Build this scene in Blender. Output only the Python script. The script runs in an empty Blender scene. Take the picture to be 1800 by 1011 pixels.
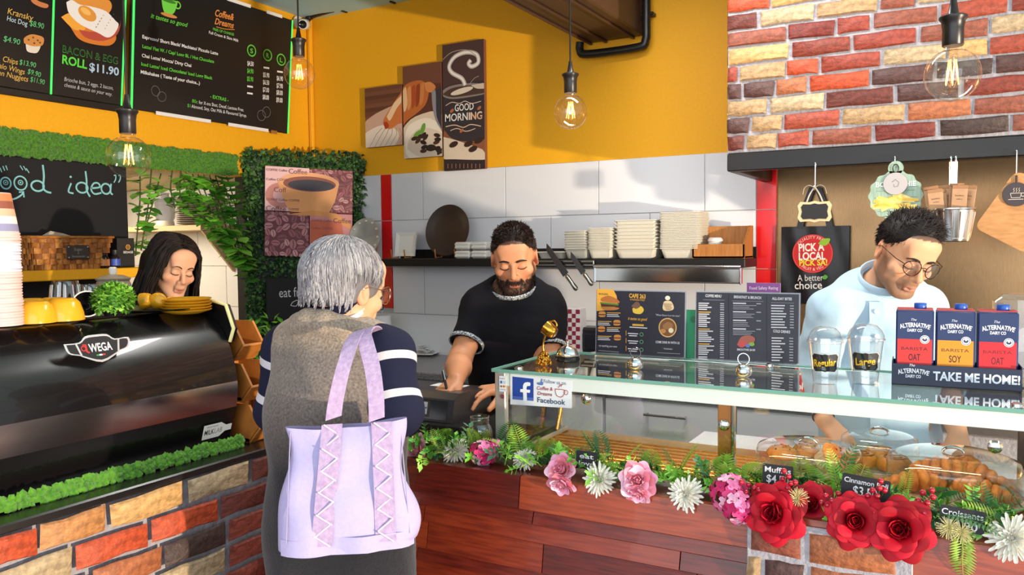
import bpy, math, random
import numpy as np
from mathutils import Matrix, Vector, noise as mnoise
R = random.Random(7)
sc = bpy.context.scene
COL = sc.collection
PI = math.pi
# ---------------------------------------------------------------- camera
F_PX, YAW, PITCH, ROLL, EYE = 1420.0, math.radians(29.4), math.radians(2.96), math.radians(0.57), 1.58
_f = Vector((-math.sin(YAW) * math.cos(PITCH), math.cos(YAW) * math.cos(PITCH), -math.sin(PITCH)))
_r0 = Vector((math.cos(YAW), math.sin(YAW), 0)); _u0 = _r0.cross(_f)
_r = _r0 * math.cos(ROLL) - _u0 * math.sin(ROLL); _u = _r0 * math.sin(ROLL) + _u0 * math.cos(ROLL)
CAM = Vector((0, 0, EYE))
cd = bpy.data.cameras.new('camera'); cam = bpy.data.objects.new('camera', cd); COL.objects.link(cam)
cd.sensor_width = 36; cd.lens = F_PX / 1800 * 36; cd.clip_start = .05
m3 = Matrix((_r, _u, -_f)).transposed().to_4x4(); m3.translation = CAM
cam.matrix_world = m3
sc.camera = cam
# ---------------------------------------------------------------- world, daylight, exposure
sc.view_settings.view_transform = 'Standard'; sc.view_settings.look = 'None'
sc.view_settings.gamma = 1.0; sc.view_settings.use_curve_mapping = False
sc.view_settings.exposure = 0.0
w = bpy.data.worlds.new('daylight'); sc.world = w; w.use_nodes = True
bg = w.node_tree.nodes['Background']; bg.inputs[0].default_value = (.80, .90, 1, 1); bg.inputs[1].default_value = 0.9
def lamp(kind, name, energy, color, loc=(0, 0, 0), aim=None, **kw):
    l = bpy.data.lights.new(name, kind); l.energy = energy; l.color = color
    for k, v in kw.items(): setattr(l, k, v)
    o = bpy.data.objects.new(name, l); COL.objects.link(o); o.location = loc
    if aim is not None: o.rotation_euler = Vector(aim).to_track_quat('-Z', 'Y').to_euler()
    return o
# low sun thrown back into the shop from the right, and the bright shopfront behind the camera
lamp('SPOT', 'low_sun', 2600, (1, .84, .62), loc=(5.1, .23, .66), aim=(-1.33, .72, .28), shadow_soft_size=.07, spot_size=math.radians(75), spot_blend=.3)
lamp('AREA', 'shopfront_daylight', 112, (.93, .96, 1), (.3, -1.7, 1.9), (-.2, 1, -.06), shape='RECTANGLE', size=5.0, size_y=2.6)

lamp('AREA', 'ceiling_strip_light', 44, (1, .96, .92), (-1.0, 2.75, 3.11), (0, 0, -1), shape='RECTANGLE', size=1.3, size_y=.25)
lamp('AREA', 'case_led_light', 2.6, (1, .78, .42), (-.53, 2.075, 1.185), (0, .35, -1), shape='RECTANGLE', size=1.28, size_y=.02)
lamp('AREA', 'nook_fill_light', 26, (1, .86, .62), (-5.25, 3.2, 1.85), (.25, .5, -1), shape='RECTANGLE', size=1.2, size_y=.6)  # unseen lamp without a fixture, added to brighten the kitchen nook

# ---------------------------------------------------------------- helpers
def ray(px, py):
    return _r * ((px - 900) / F_PX) + _u * ((505.5 - py) / F_PX) + _f
def PY(px, py, Y): d = ray(px, py); return CAM + d * (Y / d.y)
def PX(px, py, X): d = ray(px, py); return CAM + d * (X / d.x)
def PZ(px, py, z): d = ray(px, py); return CAM + d * ((z - EYE) / d.z)
def PD(px, py, dep): return CAM + ray(px, py) * dep
_mats = {}
def mat(name, col=(.8, .8, .8), rough=.5, metal=0, bump=0, scale=30, var=0, spec=.5, emit=0, trans=0, ior=1.45, coat=0, sheen=0,
        stretch=(1, 1, 1), col2=None, vcol=None, alpha=1, wave=False, detail=4, sss=0):
    if name in _mats: return _mats[name]
    m = bpy.data.materials.new(name); m.use_nodes = True; nt = m.node_tree; b = nt.nodes['Principled BSDF']
    I = b.inputs; N = nt.nodes.new; L = nt.links.new
    c = tuple(col) + (1,)
    I['Base Color'].default_value = c; I['Roughness'].default_value = rough; I['Metallic'].default_value = metal
    I['Specular IOR Level'].default_value = spec; I['Transmission Weight'].default_value = trans; I['IOR'].default_value = ior
    I['Coat Weight'].default_value = coat; I['Sheen Weight'].default_value = sheen; I['Alpha'].default_value = alpha
    if sss: I['Subsurface Weight'].default_value = sss; I['Subsurface Radius'].default_value = (.02, .008, .004)
    if emit: I['Emission Color'].default_value = c; I['Emission Strength'].default_value = emit
    fac = None
    if bump or var or col2:
        tc = N('ShaderNodeTexCoord'); mp = N('ShaderNodeMapping'); mp.inputs['Scale'].default_value = stretch
        L(tc.outputs['Object'], mp.inputs['Vector'])
        if wave:
            tx = N('ShaderNodeTexWave'); tx.inputs['Scale'].default_value = scale; tx.inputs['Distortion'].default_value = 4; tx.inputs['Detail'].default_value = 3
            fac = tx.outputs['Fac']
        else:
            tx = N('ShaderNodeTexNoise'); tx.inputs['Scale'].default_value = scale; tx.inputs['Detail'].default_value = detail
            fac = tx.outputs['Fac']
        L(mp.outputs['Vector'], tx.inputs['Vector'])
    base = None
    if vcol:
        at = N('ShaderNodeAttribute'); at.attribute_name = vcol; base = at.outputs['Color']
        L(base, I['Base Color'])
    if col2 or var:
        mr = N('ShaderNodeMapRange'); mr.inputs[1].default_value = .3; mr.inputs[2].default_value = .7; L(fac, mr.inputs[0])
        mx = N('ShaderNodeMix'); mx.data_type = 'RGBA'
        L(mr.outputs[0], mx.inputs[0])
        if base is not None:
            hs = N('ShaderNodeHueSaturation'); hs.inputs['Value'].default_value = 1 - var; L(base, hs.inputs['Color'])
            L(hs.outputs[0], mx.inputs[6]); L(base, mx.inputs[7])
        else:
            mx.inputs[6].default_value = c
            mx.inputs[7].default_value = (tuple(col2) if col2 else tuple(max(0, x * (1 - var)) for x in col)) + (1,)
        L(mx.outputs[2], I['Base Color'])
    if bump:
        bp = N('ShaderNodeBump'); bp.inputs['Strength'].default_value = bump; bp.inputs['Distance'].default_value = .01
        L(fac, bp.inputs['Height']); L(bp.outputs[0], I['Normal'])
    _mats[name] = m
    return m
def hx(s):
    s = s.lstrip('#'); v = [int(s[i:i + 2], 16) / 255 for i in (0, 2, 4)]
    return tuple(x / 12.92 if x <= .04045 else ((x + .055) / 1.055) ** 2.4 for x in v)
def ink(h, rough=.5, emit=0):
    return mat('ink_' + h + ('e' if emit else '') + (str(rough) if rough != .5 else ''), hx(h), rough, emit=emit)
def glassmat(name, col=(1, 1, 1), tint=.0, rough=0.0, ior=1.45, refl=1.0):
    """thin clear sheet: mixes transparency with mirror reflection by fresnel"""
    if name in _mats: return _mats[name]
    m = bpy.data.materials.new(name); m.use_nodes = True; nt = m.node_tree; nt.nodes.remove(nt.nodes['Principled BSDF'])
    N = nt.nodes.new; L = nt.links.new
    t = N('ShaderNodeBsdfTransparent'); t.inputs[0].default_value = tuple(col) + (1,)
    g = N('ShaderNodeBsdfGlossy'); g.inputs['Roughness'].default_value = rough; g.inputs[0].default_value = (1, 1, 1, 1)
    ge = N('ShaderNodeNewGeometry'); dt = N('ShaderNodeVectorMath'); dt.operation = 'DOT_PRODUCT'; L(ge.outputs['Normal'], dt.inputs[0]); L(ge.outputs['Incoming'], dt.inputs[1])
    ma = lambda op, x, y=None: (lambda n: (setattr(n, 'operation', op), [L(q, n.inputs[i]) if hasattr(q, 'links') else setattr(n.inputs[i], 'default_value', q) for i, q in enumerate((x, y)) if q is not None], n.outputs[0])[2])(N('ShaderNodeMath'))
    f0 = ((ior - 1) / (ior + 1)) ** 2 * 2
    k = ma('POWER', ma('SUBTRACT', 1.0, ma('ABSOLUTE', dt.outputs['Value'])), 5.0)
    mu = ma('MINIMUM', ma('MULTIPLY', ma('ADD', ma('MULTIPLY', k, 1 - f0), f0), refl), 1.0)
    mx = N('ShaderNodeMixShader'); L(mu, mx.inputs[0]); L(t.outputs[0], mx.inputs[1]); L(g.outputs[0], mx.inputs[2])
    L(mx.outputs[0], nt.nodes['Material Output'].inputs[0])
    _mats[name] = m
    return m
class B:
    """collects shapes into one mesh"""
    def __init__(s): s.v = []; s.f = []; s.m = []; s.X = None; s.cur = 0
    def add(s, vs, fs):
        n = len(s.v)
        if s.X is not None: vs = [s.X @ Vector(p) for p in vs]
        s.v += [tuple(p) for p in vs]; s.f += [tuple(i + n for i in f) for f in fs]; s.m += [s.cur] * len(fs)
        return s
    def at(s, X): s.X = X; return s
    def mi(s, i): s.cur = i; return s
    def box(s, c, d, bev=0, jit=0, rnd=None):
        hx_, hy, hz = d[0] / 2, d[1] / 2, d[2] / 2; c = Vector(c)
        if bev <= 0:
            vs = [c + Vector((x * hx_, y * hy, z * hz)) for x in (-1, 1) for y in (-1, 1) for z in (-1, 1)]
            return s.add(vs, [(0, 1, 3, 2), (4, 6, 7, 5), (0, 4, 5, 1), (2, 3, 7, 6), (0, 2, 6, 4), (1, 5, 7, 3)])
        b = min(bev, hx_ * .9, hy * .9, hz * .9); vs = []; ix = {}
        for x in (-1, 1):
            for y in (-1, 1):
                for z in (-1, 1):
                    j = Vector((0, 0, 0))
                    if jit: j = Vector(((rnd.random() - .5) * jit, (rnd.random() - .5) * jit, (rnd.random() - .5) * jit))
                    for a in range(3):
                        q = [x * (hx_ - b), y * (hy - b), z * (hz - b)]; q[a] = (x, y, z)[a] * (hx_, hy, hz)[a]
                        ix[x, y, z, a] = len(vs); vs.append(c + Vector(q) + j)
        fs = []
        for a in range(3):
            o = [i for i in range(3) if i != a]
            for sg in (-1, 1):
                q = []
                for (p, r_) in ((-1, -1), (1, -1), (1, 1), (-1, 1)):
                    k = [0, 0, 0]; k[a] = sg; k[o[0]] = p; k[o[1]] = r_; q.append(ix[k[0], k[1], k[2], a])
                fs.append(tuple(q) if (sg == 1) != (a == 1) else tuple(q[::-1]))
            for p in (-1, 1):
                for r_ in (-1, 1):
                    k = [0, 0, 0]; k[o[0]] = p; k[o[1]] = r_; k1 = list(k); k1[a] = -1; k2 = list(k); k2[a] = 1
                    fs.append((ix[(*k1, o[0])], ix[(*k2, o[0])], ix[(*k2, o[1])], ix[(*k1, o[1])]))
        for x in (-1, 1):
            for y in (-1, 1):
                for z in (-1, 1): fs.append((ix[x, y, z, 0], ix[x, y, z, 1], ix[x, y, z, 2]))
        return s.add(vs, fs)
    def lathe(s, prof, n=24, c=(0, 0, 0), sx=1, sy=1, caps=True):
        c = Vector(c); vs = []; fs = []
        for (r, z) in prof:
            for i in range(n):
                a = 2 * PI * i / n; vs.append(c + Vector((r * math.cos(a) * sx, r * math.sin(a) * sy, z)))
        for k in range(len(prof) - 1):
            for i in range(n):
                j = (i + 1) % n; fs.append((k * n + i, k * n + j, (k + 1) * n + j, (k + 1) * n + i))
        if caps:
            if prof[0][0] > 1e-5: fs.append(tuple(range(n))[::-1])
            if prof[-1][0] > 1e-5: fs.append(tuple((len(prof) - 1) * n + i for i in range(n)))
        return s.add(vs, fs)
    def tube(s, pts, r, n=8, closed=False, caps=True, flat=1):
        P = [Vector(p) for p in pts]; m = len(P); rr = r if isinstance(r, (list, tuple)) else [r] * m
        T = []
        for i in range(m):
            a = P[i - 1] if (i > 0 or closed) else P[i]; b = P[(i + 1) % m] if (i < m - 1 or closed) else P[i]
            t = b - a; T.append(t.normalized() if t.length > 1e-9 else Vector((0, 0, 1)))
        up = Vector((0, 0, 1)) if abs(T[0].z) < .9 else Vector((1, 0, 0)); nrm = (up - T[0] * up.dot(T[0])).normalized()
        vs = []; fs = []
        for i in range(m):
            nrm = nrm - T[i] * nrm.dot(T[i])
            nrm = nrm.normalized() if nrm.length > 1e-6 else T[i].orthogonal().normalized()
            bn = T[i].cross(nrm)
            for k in range(n):
                a = 2 * PI * k / n; vs.append(P[i] + (nrm * math.cos(a) * flat + bn * math.sin(a)) * rr[i])
        for i in range(m - (0 if closed else 1)):
            for k in range(n):
                l = (k + 1) % n; j = (i + 1) % m; fs.append((i * n + k, i * n + l, j * n + l, j * n + k))
        if caps and not closed: fs.append(tuple(range(n))[::-1]); fs.append(tuple((m - 1) * n + k for k in range(n)))
        return s.add(vs, fs)
    def ribbon(s, pts, wdt, th, side):
        """flat strap along pts; side(i) gives the across direction"""
        P = [Vector(p) for p in pts]; vs = []; fs = []
        for i, p in enumerate(P):
            t = (P[min(i + 1, len(P) - 1)] - P[max(i - 1, 0)]).normalized(); sd = Vector(side(i)).normalized(); nn = t.cross(sd).normalized()
            for (a, b) in ((-1, -1), (1, -1), (1, 1), (-1, 1)): vs.append(p + sd * a * wdt / 2 + nn * b * th / 2)
        for i in range(len(P) - 1):
            for k in range(4): l = (k + 1) % 4; fs.append((i * 4 + k, i * 4 + l, i * 4 + 4 + l, i * 4 + 4 + k))
        k = (len(P) - 1) * 4; fs += [(3, 2, 1, 0), (k, k + 1, k + 2, k + 3)]
        return s.add(vs, fs)
    def prism(s, poly, z0, z1):
        n = len(poly); vs = [(x, y, z0) for x, y in poly] + [(x, y, z1) for x, y in poly]
        fs = [tuple(range(n))[::-1], tuple(range(n, 2 * n))] + [(i, (i + 1) % n, n + (i + 1) % n, n + i) for i in range(n)]
        return s.add(vs, fs)
    def ball(s, c, r, nu=16, nv=10):
        r = r if isinstance(r, (list, tuple)) else (r, r, r); c = Vector(c); vs = []; fs = []
        for j in range(1, nv):
            t = PI * j / nv
            for i in range(nu):
                a = 2 * PI * i / nu; vs.append(c + Vector((r[0] * math.sin(t) * math.cos(a), r[1] * math.sin(t) * math.sin(a), r[2] * math.cos(t))))
        n = len(vs); vs += [c + Vector((0, 0, r[2])), c - Vector((0, 0, r[2]))]
        for j in range(nv - 2):
            for i in range(nu): k = (i + 1) % nu; fs.append((j * nu + i, (j + 1) * nu + i, (j + 1) * nu + k, j * nu + k))
        for i in range(nu):
            k = (i + 1) % nu; fs.append((n, i, k)); fs.append((n + 1, (nv - 2) * nu + k, (nv - 2) * nu + i))
        return s.add(vs, fs)
    def grid(s, fn, nu, nv):
        vs = [fn(i / nu, j / nv) for j in range(nv + 1) for i in range(nu + 1)]
        fs = [(j * (nu + 1) + i, j * (nu + 1) + i + 1, (j + 1) * (nu + 1) + i + 1, (j + 1) * (nu + 1) + i) for j in range(nv) for i in range(nu)]
        return s.add(vs, fs)
    def mesh(s, name, mats, smooth=None):
        me = bpy.data.meshes.new(name); me.from_pydata(s.v, [], s.f)
        mats = mats if isinstance(mats, (list, tuple)) else [mats]
        for m in mats: me.materials.append(m)
        if len(mats) > 1: me.polygons.foreach_set('material_index', s.m)
        if smooth is not None:
            me.polygons.foreach_set('use_smooth', [True] * len(me.polygons))
            if smooth < 180: me.set_sharp_from_angle(angle=math.radians(smooth))
        me.update()
        return me
    def build(s, name, mats, parent=None, smooth=None, **kw):
        return link(name, s.mesh(name, mats, smooth), parent, **kw)
def link(name, me, parent=None, loc=None, rot=None, M=None, **props):
    o = bpy.data.objects.new(name, me); COL.objects.link(o)
    if parent is not None: o.parent = parent
    if loc is not None: o.location = loc
    if rot is not None: o.rotation_euler = rot
    if M is not None: o.matrix_basis = M
    for k, v in props.items(): o[k] = v
    return o
def thing(name, label, cat, loc=(0, 0, 0), rotz=0, group=None, M=None):
    o = bpy.data.objects.new(name, None); COL.objects.link(o); o.empty_display_size = .05
    if M is not None: o.matrix_basis = M
    else: o.location = loc; o.rotation_euler = (0, 0, rotz)
    return tag(o, label, cat, group)
def tag(o, label=None, cat=None, group=None, kind=None):
    if label: o['label'] = label
    if cat: o['category'] = cat
    if group: o['group'] = group
    if kind: o['kind'] = kind
    return o
_kids = {}
def dup(root, label=None, group=None, loc=None, rotz=None, M=None):
    """copy a thing with its parts and sub-parts"""
    def cp(o, par):
        c = o.copy(); COL.objects.link(c)
        if par is not None: c.parent = par
        for ch in list(o.children): cp(ch, c)
        return c
    r = cp(root, None)
    if label: r['label'] = label
    if group: r['group'] = group
    if M is not None: r.matrix_basis = M
    if loc is not None: r.location = loc
    if rotz is not None: r.rotation_euler = (0, 0, rotz)
    return r
def frame(o, x, n):
    """matrix with origin o, local x along x, local z along normal n, local y = up-ish"""
    n = Vector(n).normalized(); x = Vector(x); x = (x - n * x.dot(n)).normalized(); y = n.cross(x)
    m = Matrix((x, y, n)).transposed().to_4x4(); m.translation = Vector(o)
    return m
def aim_z(p, d, spin=0):
    q = Vector(d).to_track_quat('Z', 'Y').to_matrix().to_4x4() @ Matrix.Rotation(spin, 4, 'Z'); q.translation = Vector(p)
    return q
# ---------------------------------------------------------------- flat print (posters, labels, menus)
_txt = {}
def text_mesh(s, shear, off, space):
    k = (s, shear, off, space)
    if k not in _txt:
        c = bpy.data.curves.new('t', 'FONT'); c.body = s; c.size = 1; c.shear = shear; c.offset = off; c.space_character = space
        c.resolution_u = 3; c.fill_mode = 'FRONT'
        o = bpy.data.objects.new('t', c); me = o.to_mesh()
        vs = [(v.co.x, v.co.y) for v in me.vertices]; fs = [tuple(p.vertices) for p in me.polygons]
        o.to_mesh_clear(); bpy.data.objects.remove(o); bpy.data.curves.remove(c)
        x0 = min([v[0] for v in vs] or [0]); x1 = max([v[0] for v in vs] or [0])
        _txt[k] = (vs, fs, x0, x1)
    return _txt[k]
class Art:
    """flat ink on a panel: local x right, y up, z out"""
    def __init__(s, dz=.0003): s.v = []; s.f = []; s.m = []; s.mats = []; s.z = .0004; s.dz = dz; s.warp = None
    def up(s): s.z += s.dz; return s
    def _add(s, vs, fs, col, emit=0):
        m = ink(col, emit=emit) if isinstance(col, str) else col
        if m not in s.mats: s.mats.append(m)
        i = s.mats.index(m); n = len(s.v); s.z += 4e-5
        s.v += [(p[0], p[1], s.z) for p in vs]; s.f += [tuple(k + n for k in f) for f in fs]; s.m += [i] * len(fs)
        return s
    def poly(s, pts, col):
        return s._add(pts, [tuple(range(len(pts)))], col)
    def rect(s, x0, y0, x1, y1, col): return s.poly([(x0, y0), (x1, y0), (x1, y1), (x0, y1)], col)
    def ell(s, cx, cy, rx, ry, col, rot=0, n=28, a0=0, a1=2 * PI):
        c, sn = math.cos(rot), math.sin(rot); full = a1 - a0 > 6.28; m = n if full else n + 1
        pts = []
        for i in range(m):
            a = a0 + (a1 - a0) * i / n; x, y = rx * math.cos(a), ry * math.sin(a); pts.append((cx + x * c - y * sn, cy + x * sn + y * c))
        return s.poly(pts, col)
    def stroke(s, pts, w, col, closed=False):
        P = [Vector((p[0], p[1])) for p in pts]; m = len(P); vs = []; fs = []
        ws = w if isinstance(w, (list, tuple)) else [w] * m
        for i in range(m):
            a = P[i - 1] if (i or closed) else P[i]; b = P[(i + 1) % m] if (i < m - 1 or closed) else P[i]
            t = (b - a); t = t.normalized() if t.length > 1e-9 else Vector((1, 0)); nn = Vector((-t.y, t.x)) * ws[i] / 2
            vs += [P[i] + nn, P[i] - nn]
        for i in range(m - (0 if closed else 1)): j = (i + 1) % m; fs.append((2 * i, 2 * i + 1, 2 * j + 1, 2 * j))
        return s._add(vs, fs, col)
    def ring(s, cx, cy, rx, ry, w, col, n=28, a0=0, a1=2 * PI, rot=0):
        c, sn = math.cos(rot), math.sin(rot); full = a1 - a0 > 6.28; pts = []
        for i in range(n if full else n + 1):
            a = a0 + (a1 - a0) * i / n; x, y = rx * math.cos(a), ry * math.sin(a); pts.append((cx + x * c - y * sn, cy + x * sn + y * c))
        return s.stroke(pts, w, col, closed=full)
    def text(s, t, x, y, h, col, al='l', shear=0, bold=0, space=1, width=None, rot=0, arc=None, emit=0):
        """h = cap height; width squeezes or stretches the line to that width"""
        vs, fs, x0, x1 = text_mesh(t, shear, bold, space); k = h / .70; kx = k if not width else width / max(1e-6, x1 - x0)
        ox = {'l': x0, 'c': (x0 + x1) / 2, 'r': x1}[al]; c, sn = math.cos(rot), math.sin(rot); out = []
        for (a, b) in vs:
            u, v = (a - ox) * kx, b * k
            if arc: th = u / arc; u, v = (arc + v) * math.sin(th), (arc + v) * math.cos(th) - arc
            out.append((x + u * c - v * sn, y + u * sn + v * c))
        return s._add(out, fs, col, emit)
    def build(s, parent, name='print', M=None):
        me = bpy.data.meshes.new(name); me.from_pydata(s.v, [], s.f)
        for m in s.mats: me.materials.append(m)
        me.polygons.foreach_set('material_index', s.m); me.update()
        return link(name, me, parent, M=M)
def bez(p0, p1, p2, p3, n=10):
    p0, p1, p2, p3 = map(Vector, (p0, p1, p2, p3))
    return [p0 * (1 - t) ** 3 + p1 * 3 * t * (1 - t) ** 2 + p2 * 3 * t * t * (1 - t) + p3 * t ** 3 for t in (i / n for i in range(n + 1))]
def spl(pts, n=6):
    P = [Vector(p) for p in pts]; out = []
    for i in range(len(P) - 1):
        a = P[max(i - 1, 0)]; b = P[i]; c = P[i + 1]; d = P[min(i + 2, len(P) - 1)]
        for k in range(n):
            t = k / n; out.append(.5 * ((2 * b) + (c - a) * t + (2 * a - 5 * b + 4 * c - d) * t * t + (3 * b - a - 3 * c + d) * t ** 3))
    out.append(P[-1]); return out
# ================================================================ room shell
YB, XL, ZC = 4.2, -3.93, 3.13
yellow = mat('yellow_paint', hx('#EDA912'), .62, bump=.04, scale=60, var=.05)
blackpaint = mat('black_paint', hx('#151214'), .75, bump=.05, scale=40)
whitetile = mat('white_tile', hx('#dcdce2'), .12, coat=.3, var=.03, scale=3)
redtile = mat('red_tile', hx('#d8161c'), .15, coat=.3)
grout = mat('grout', hx('#b9b6b2'), .9)
steel = mat('brushed_steel', hx('#b9b1a6'), .24, 1, bump=.05, scale=60, stretch=(1, 1, 12), var=.12)
chrome = mat('chrome', (.85, .85, .87), .06, 1)
floor_m = mat('floor_tile', hx('#7b736b'), .45, var=.2, scale=5, bump=.03)
ceil_m = mat('ceiling_paint', hx('#a9d3e6'), .8)
stuct = dict(kind='structure')
B().box((-.5, 0, -.05), (13, 10, .1)).build('floor', floor_m, kind='structure')
B().box((-1.9, 1.1, ZC + .05), (9.6, 7.2, .1)).build('ceiling', ceil_m, kind='structure')
wb = B().box((-1.9, YB + .06, ZC / 2), (9.6, .12, ZC)).build('wall_back', yellow, kind='structure')
# tiles of the back wall, running bond, 0.6 x 0.3
def tile_mesh(w_, h_, m): return B().box((0, -.005, 0), (w_ - .004, .01, h_ - .004), .0015).mesh('tile', m, 30)
TM = {}
def put_tile(x0, x1, z0, z1, m, par):
    k = (round(x1 - x0, 3), round(z1 - z0, 3), m.name)
    if k not in TM: TM[k] = tile_mesh(x1 - x0, z1 - z0, m)
    link('tile', TM[k], par, loc=((x0 + x1) / 2, YB, (z0 + z1) / 2))
B().box(((-6 - .835) / 2, YB - .001, 1.475), (5.165, .002, 1.15)).build('grout_bed', grout, wb)
reds = [(-3.335, -3.25), (-.936, -.835)]
for row in range(4):
    z1 = 2.05 - .3 * row; z0 = z1 - .3
    if row != 3 or True:
        x = -6.0 - (.3 if row % 2 else 0)
        while x < -.94:
            a, b = x, x + .5975 if False else x + .6
            segs = [(max(a, -6.0), min(b, -.936))]
            out = []
            for (p, q) in segs:
                if row < 3 and p < -3.25 and q > -3.335:
                    if p < -3.335: out.append((p, -3.335))
                    if q > -3.25: out.append((-3.25, q))
                else: out.append((p, q))
            for p, q in out:
                if q - p > .01: put_tile(p, q, z0, z1, whitetile, wb)
            x += .6
    if row < 3:
        for a, b in reds: put_tile(a, b, z0 + (.03 if (row == 2 and a < -2) else 0), z1, redtile, wb)
# stainless splashback under the hood
sp = B().box((.7, YB - .006, 1.443), (3.06, .008, 1.115), .002).build('steel_splashback', mat('splash_steel', hx('#8f7150'), .27, 1, bump=.03, scale=40, stretch=(14, 1, 1), var=.15))
tag(sp, 'brushed stainless steel splashback sheet on the wall under the brick hood', 'splashback')
# left wall: black lower part, yellow bulkhead above, opening to the kitchen nook
wl = B().box((XL - .06, .95, 1.015), (.12, 3.66, 2.03)).build('wall_left', blackpaint, kind='structure')
B().box((XL - .06, 1.1, (2.03 + ZC) / 2), (.12, 6.2, ZC - 2.03)).build('bulkhead', yellow, wl)
B().box((XL - .06, 3.91, 1.015), (.12, .57, 2.03)).build('jamb', blackpaint, wl)
B().box((-6.1, 3.2, 1.2), (.1, 2.4, 2.4)).build('wall_nook', mat('nook_paint', hx('#c9b78e'), .6), kind='structure')
B().box((-5.0, 2.66, 1.2), (2.1, .08, 2.4)).build('wall_nook_side', mat('nook_paint'), kind='structure')
B().box((-5.1, 3.4, 2.08), (2.0, 1.5, .06)).build('ceiling_nook', mat('nook_paint'), kind='structure')
# corner trim on the yellow wall
B().box((XL + .02, YB - .02, 2.6), (.03, .03, 1.05), .006).build('trim_1', yellow, kind='structure')
# ceiling duct running to the back wall
duct_m = mat('duct_brown', hx('#4a3226'), .45, var=.15, scale=20, stretch=(8, .5, 8))
t = thing('ceiling_duct', 'dark brown boxed air duct running along the ceiling to the yellow wall', 'duct', (-1.69, 0, 2.7))
B().box((0, 2.2, .215), (.32, 3.99, .43), .008).build('duct_box', duct_m, t, 30)
for dx in (-.15, -.06, .1): B().box((dx, 2.2, -.006), (.016, 3.98, .012), .003).build('seam', duct_m, t, 30)
pm = mat('black_pipe', hx('#1c1a1a'), .35)
t = thing('black_conduit', 'thick black pipe bent around the end of the ceiling duct', 'pipe', (0, 0, 0))
B().tube(spl([(-1.885, 4.14, 2.70), (-1.885, 4.14, 2.655), (-1.84, 4.14, 2.63), (-1.55, 4.14, 2.63), (-1.505, 4.14, 2.66), (-1.5, 4.14, 2.75), (-1.5, 4.14, 3.12)], 5), .023, 10).build('pipe', pm, t, 60)
for z in (2.8, 3.0): B().box((-1.5, 4.17, z), (.07, .05, .02), .004).build('clip', pm, t, 30)
t = thing('corner_conduit', 'black cable conduit climbing from the camera along the ceiling edge', 'pipe', (0, 0, 0))
B().tube(spl([PX(534, 44, XL + .05), PX(545, 30, XL + .06), PY(565, 22, 4.14), PY(600, 13, 4.15), PY(650, 3, 4.15), PY(720, -12, 4.15), PY(800, -28, 4.15)], 5), .02, 10).build('pipe', pm, t, 60)
for q in (605, 690): B().box(PY(q, 12 - (q - 605) * .19, 4.17), (.02, .05, .07), .004).build('clip', pm, t, 30)
# security camera in the corner
cp = PX(535, 44, XL + .10)
t = thing('security_camera', 'small white bullet camera in the corner above the menu board', 'camera', cp)
wp = mat('white_plastic', hx('#d8d5d0'), .4)
B().lathe([(.04, 0), (.045, .01), (.03, .02)], 16).build('mount', wp, t, 40, M=aim_z((-.08, .02, .03), (1, 0, 0)))
B().tube([(-.07, .02, .03), (-.03, .01, .02), (0, 0, .01)], .01, 8).build('arm', wp, t, 60)
B().lathe([(.03, -.05), (.034, -.045), (.034, .05), (.03, .055)], 18).build('body', wp, t, 40, M=aim_z((.01, -.01, 0), (.5, -.8, -.25)))
B().lathe([(.026, 0), (.02, .006), (.012, .002)], 18).build('lens', mat('black_gloss', (.01, .01, .012), .1), t, 40, M=aim_z((.01 + .5 * .057, -.01 - .8 * .057, -.25 * .057), (.5, -.8, -.25)))

# ================================================================ bricks
BR = [hx(h) for h in ('#8a3b2c', '#a84a34', '#6f342b', '#c98a55', '#d9a86c', '#9c4232', '#5a3a36', '#b8946a', '#7d2f26', '#c6512f', '#b56b45', '#4b3733', '#c2a884', '#94503c')]
BM = [mat('brick_%d' % i, c, .55, bump=.55, scale=55, col2=tuple(x * .5 for x in c), detail=6, stretch=(1, 1, 1.4)) for i, c in enumerate(BR)]
mortar = mat('mortar', hx('#a9a4ab'), .75, bump=.5, scale=70, var=.2)
_bm = {}
def brick_mesh(L, H, D, i, v):
    """rough-edged brick, front face proud and uneven; local x along, z up, -y out"""
    k = (round(L, 3), round(H, 3), i, v)
    if k in _bm: return _bm[k]
    rr = random.Random(hash((v, i)) & 0xffff); n = 7
    out = []
    for (x0, z0, x1, z1) in ((-L / 2, -H / 2, L / 2, -H / 2), (L / 2, -H / 2, L / 2, H / 2), (L / 2, H / 2, -L / 2, H / 2), (-L / 2, H / 2, -L / 2, -H / 2)):
        m = 3 if x0 != x1 else 1
        for q in range(m):
            t = q / m; j = .12 * H
            out.append((x0 + (x1 - x0) * t + (rr.random() - .5) * j, z0 + (z1 - z0) * t + (rr.random() - .5) * j))
    n = len(out); vs = [(x, 0, z) for x, z in out]; vs += [(x * (1 - .012 / L * 2), -D * (.8 + .3 * rr.random()), z * (1 - .01 / H)) for x, z in out]
    vs.append((0, -D * 1.25, 0))
    fs = [(k2, (k2 + 1) % n, n + (k2 + 1) % n, n + k2) for k2 in range(n)] + [(n + k2, n + (k2 + 1) % n, 2 * n) for k2 in range(n)]
    _bm[k] = B().add(vs, fs).mesh('brick', BM[i], 50)
    return _bm[k]
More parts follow.
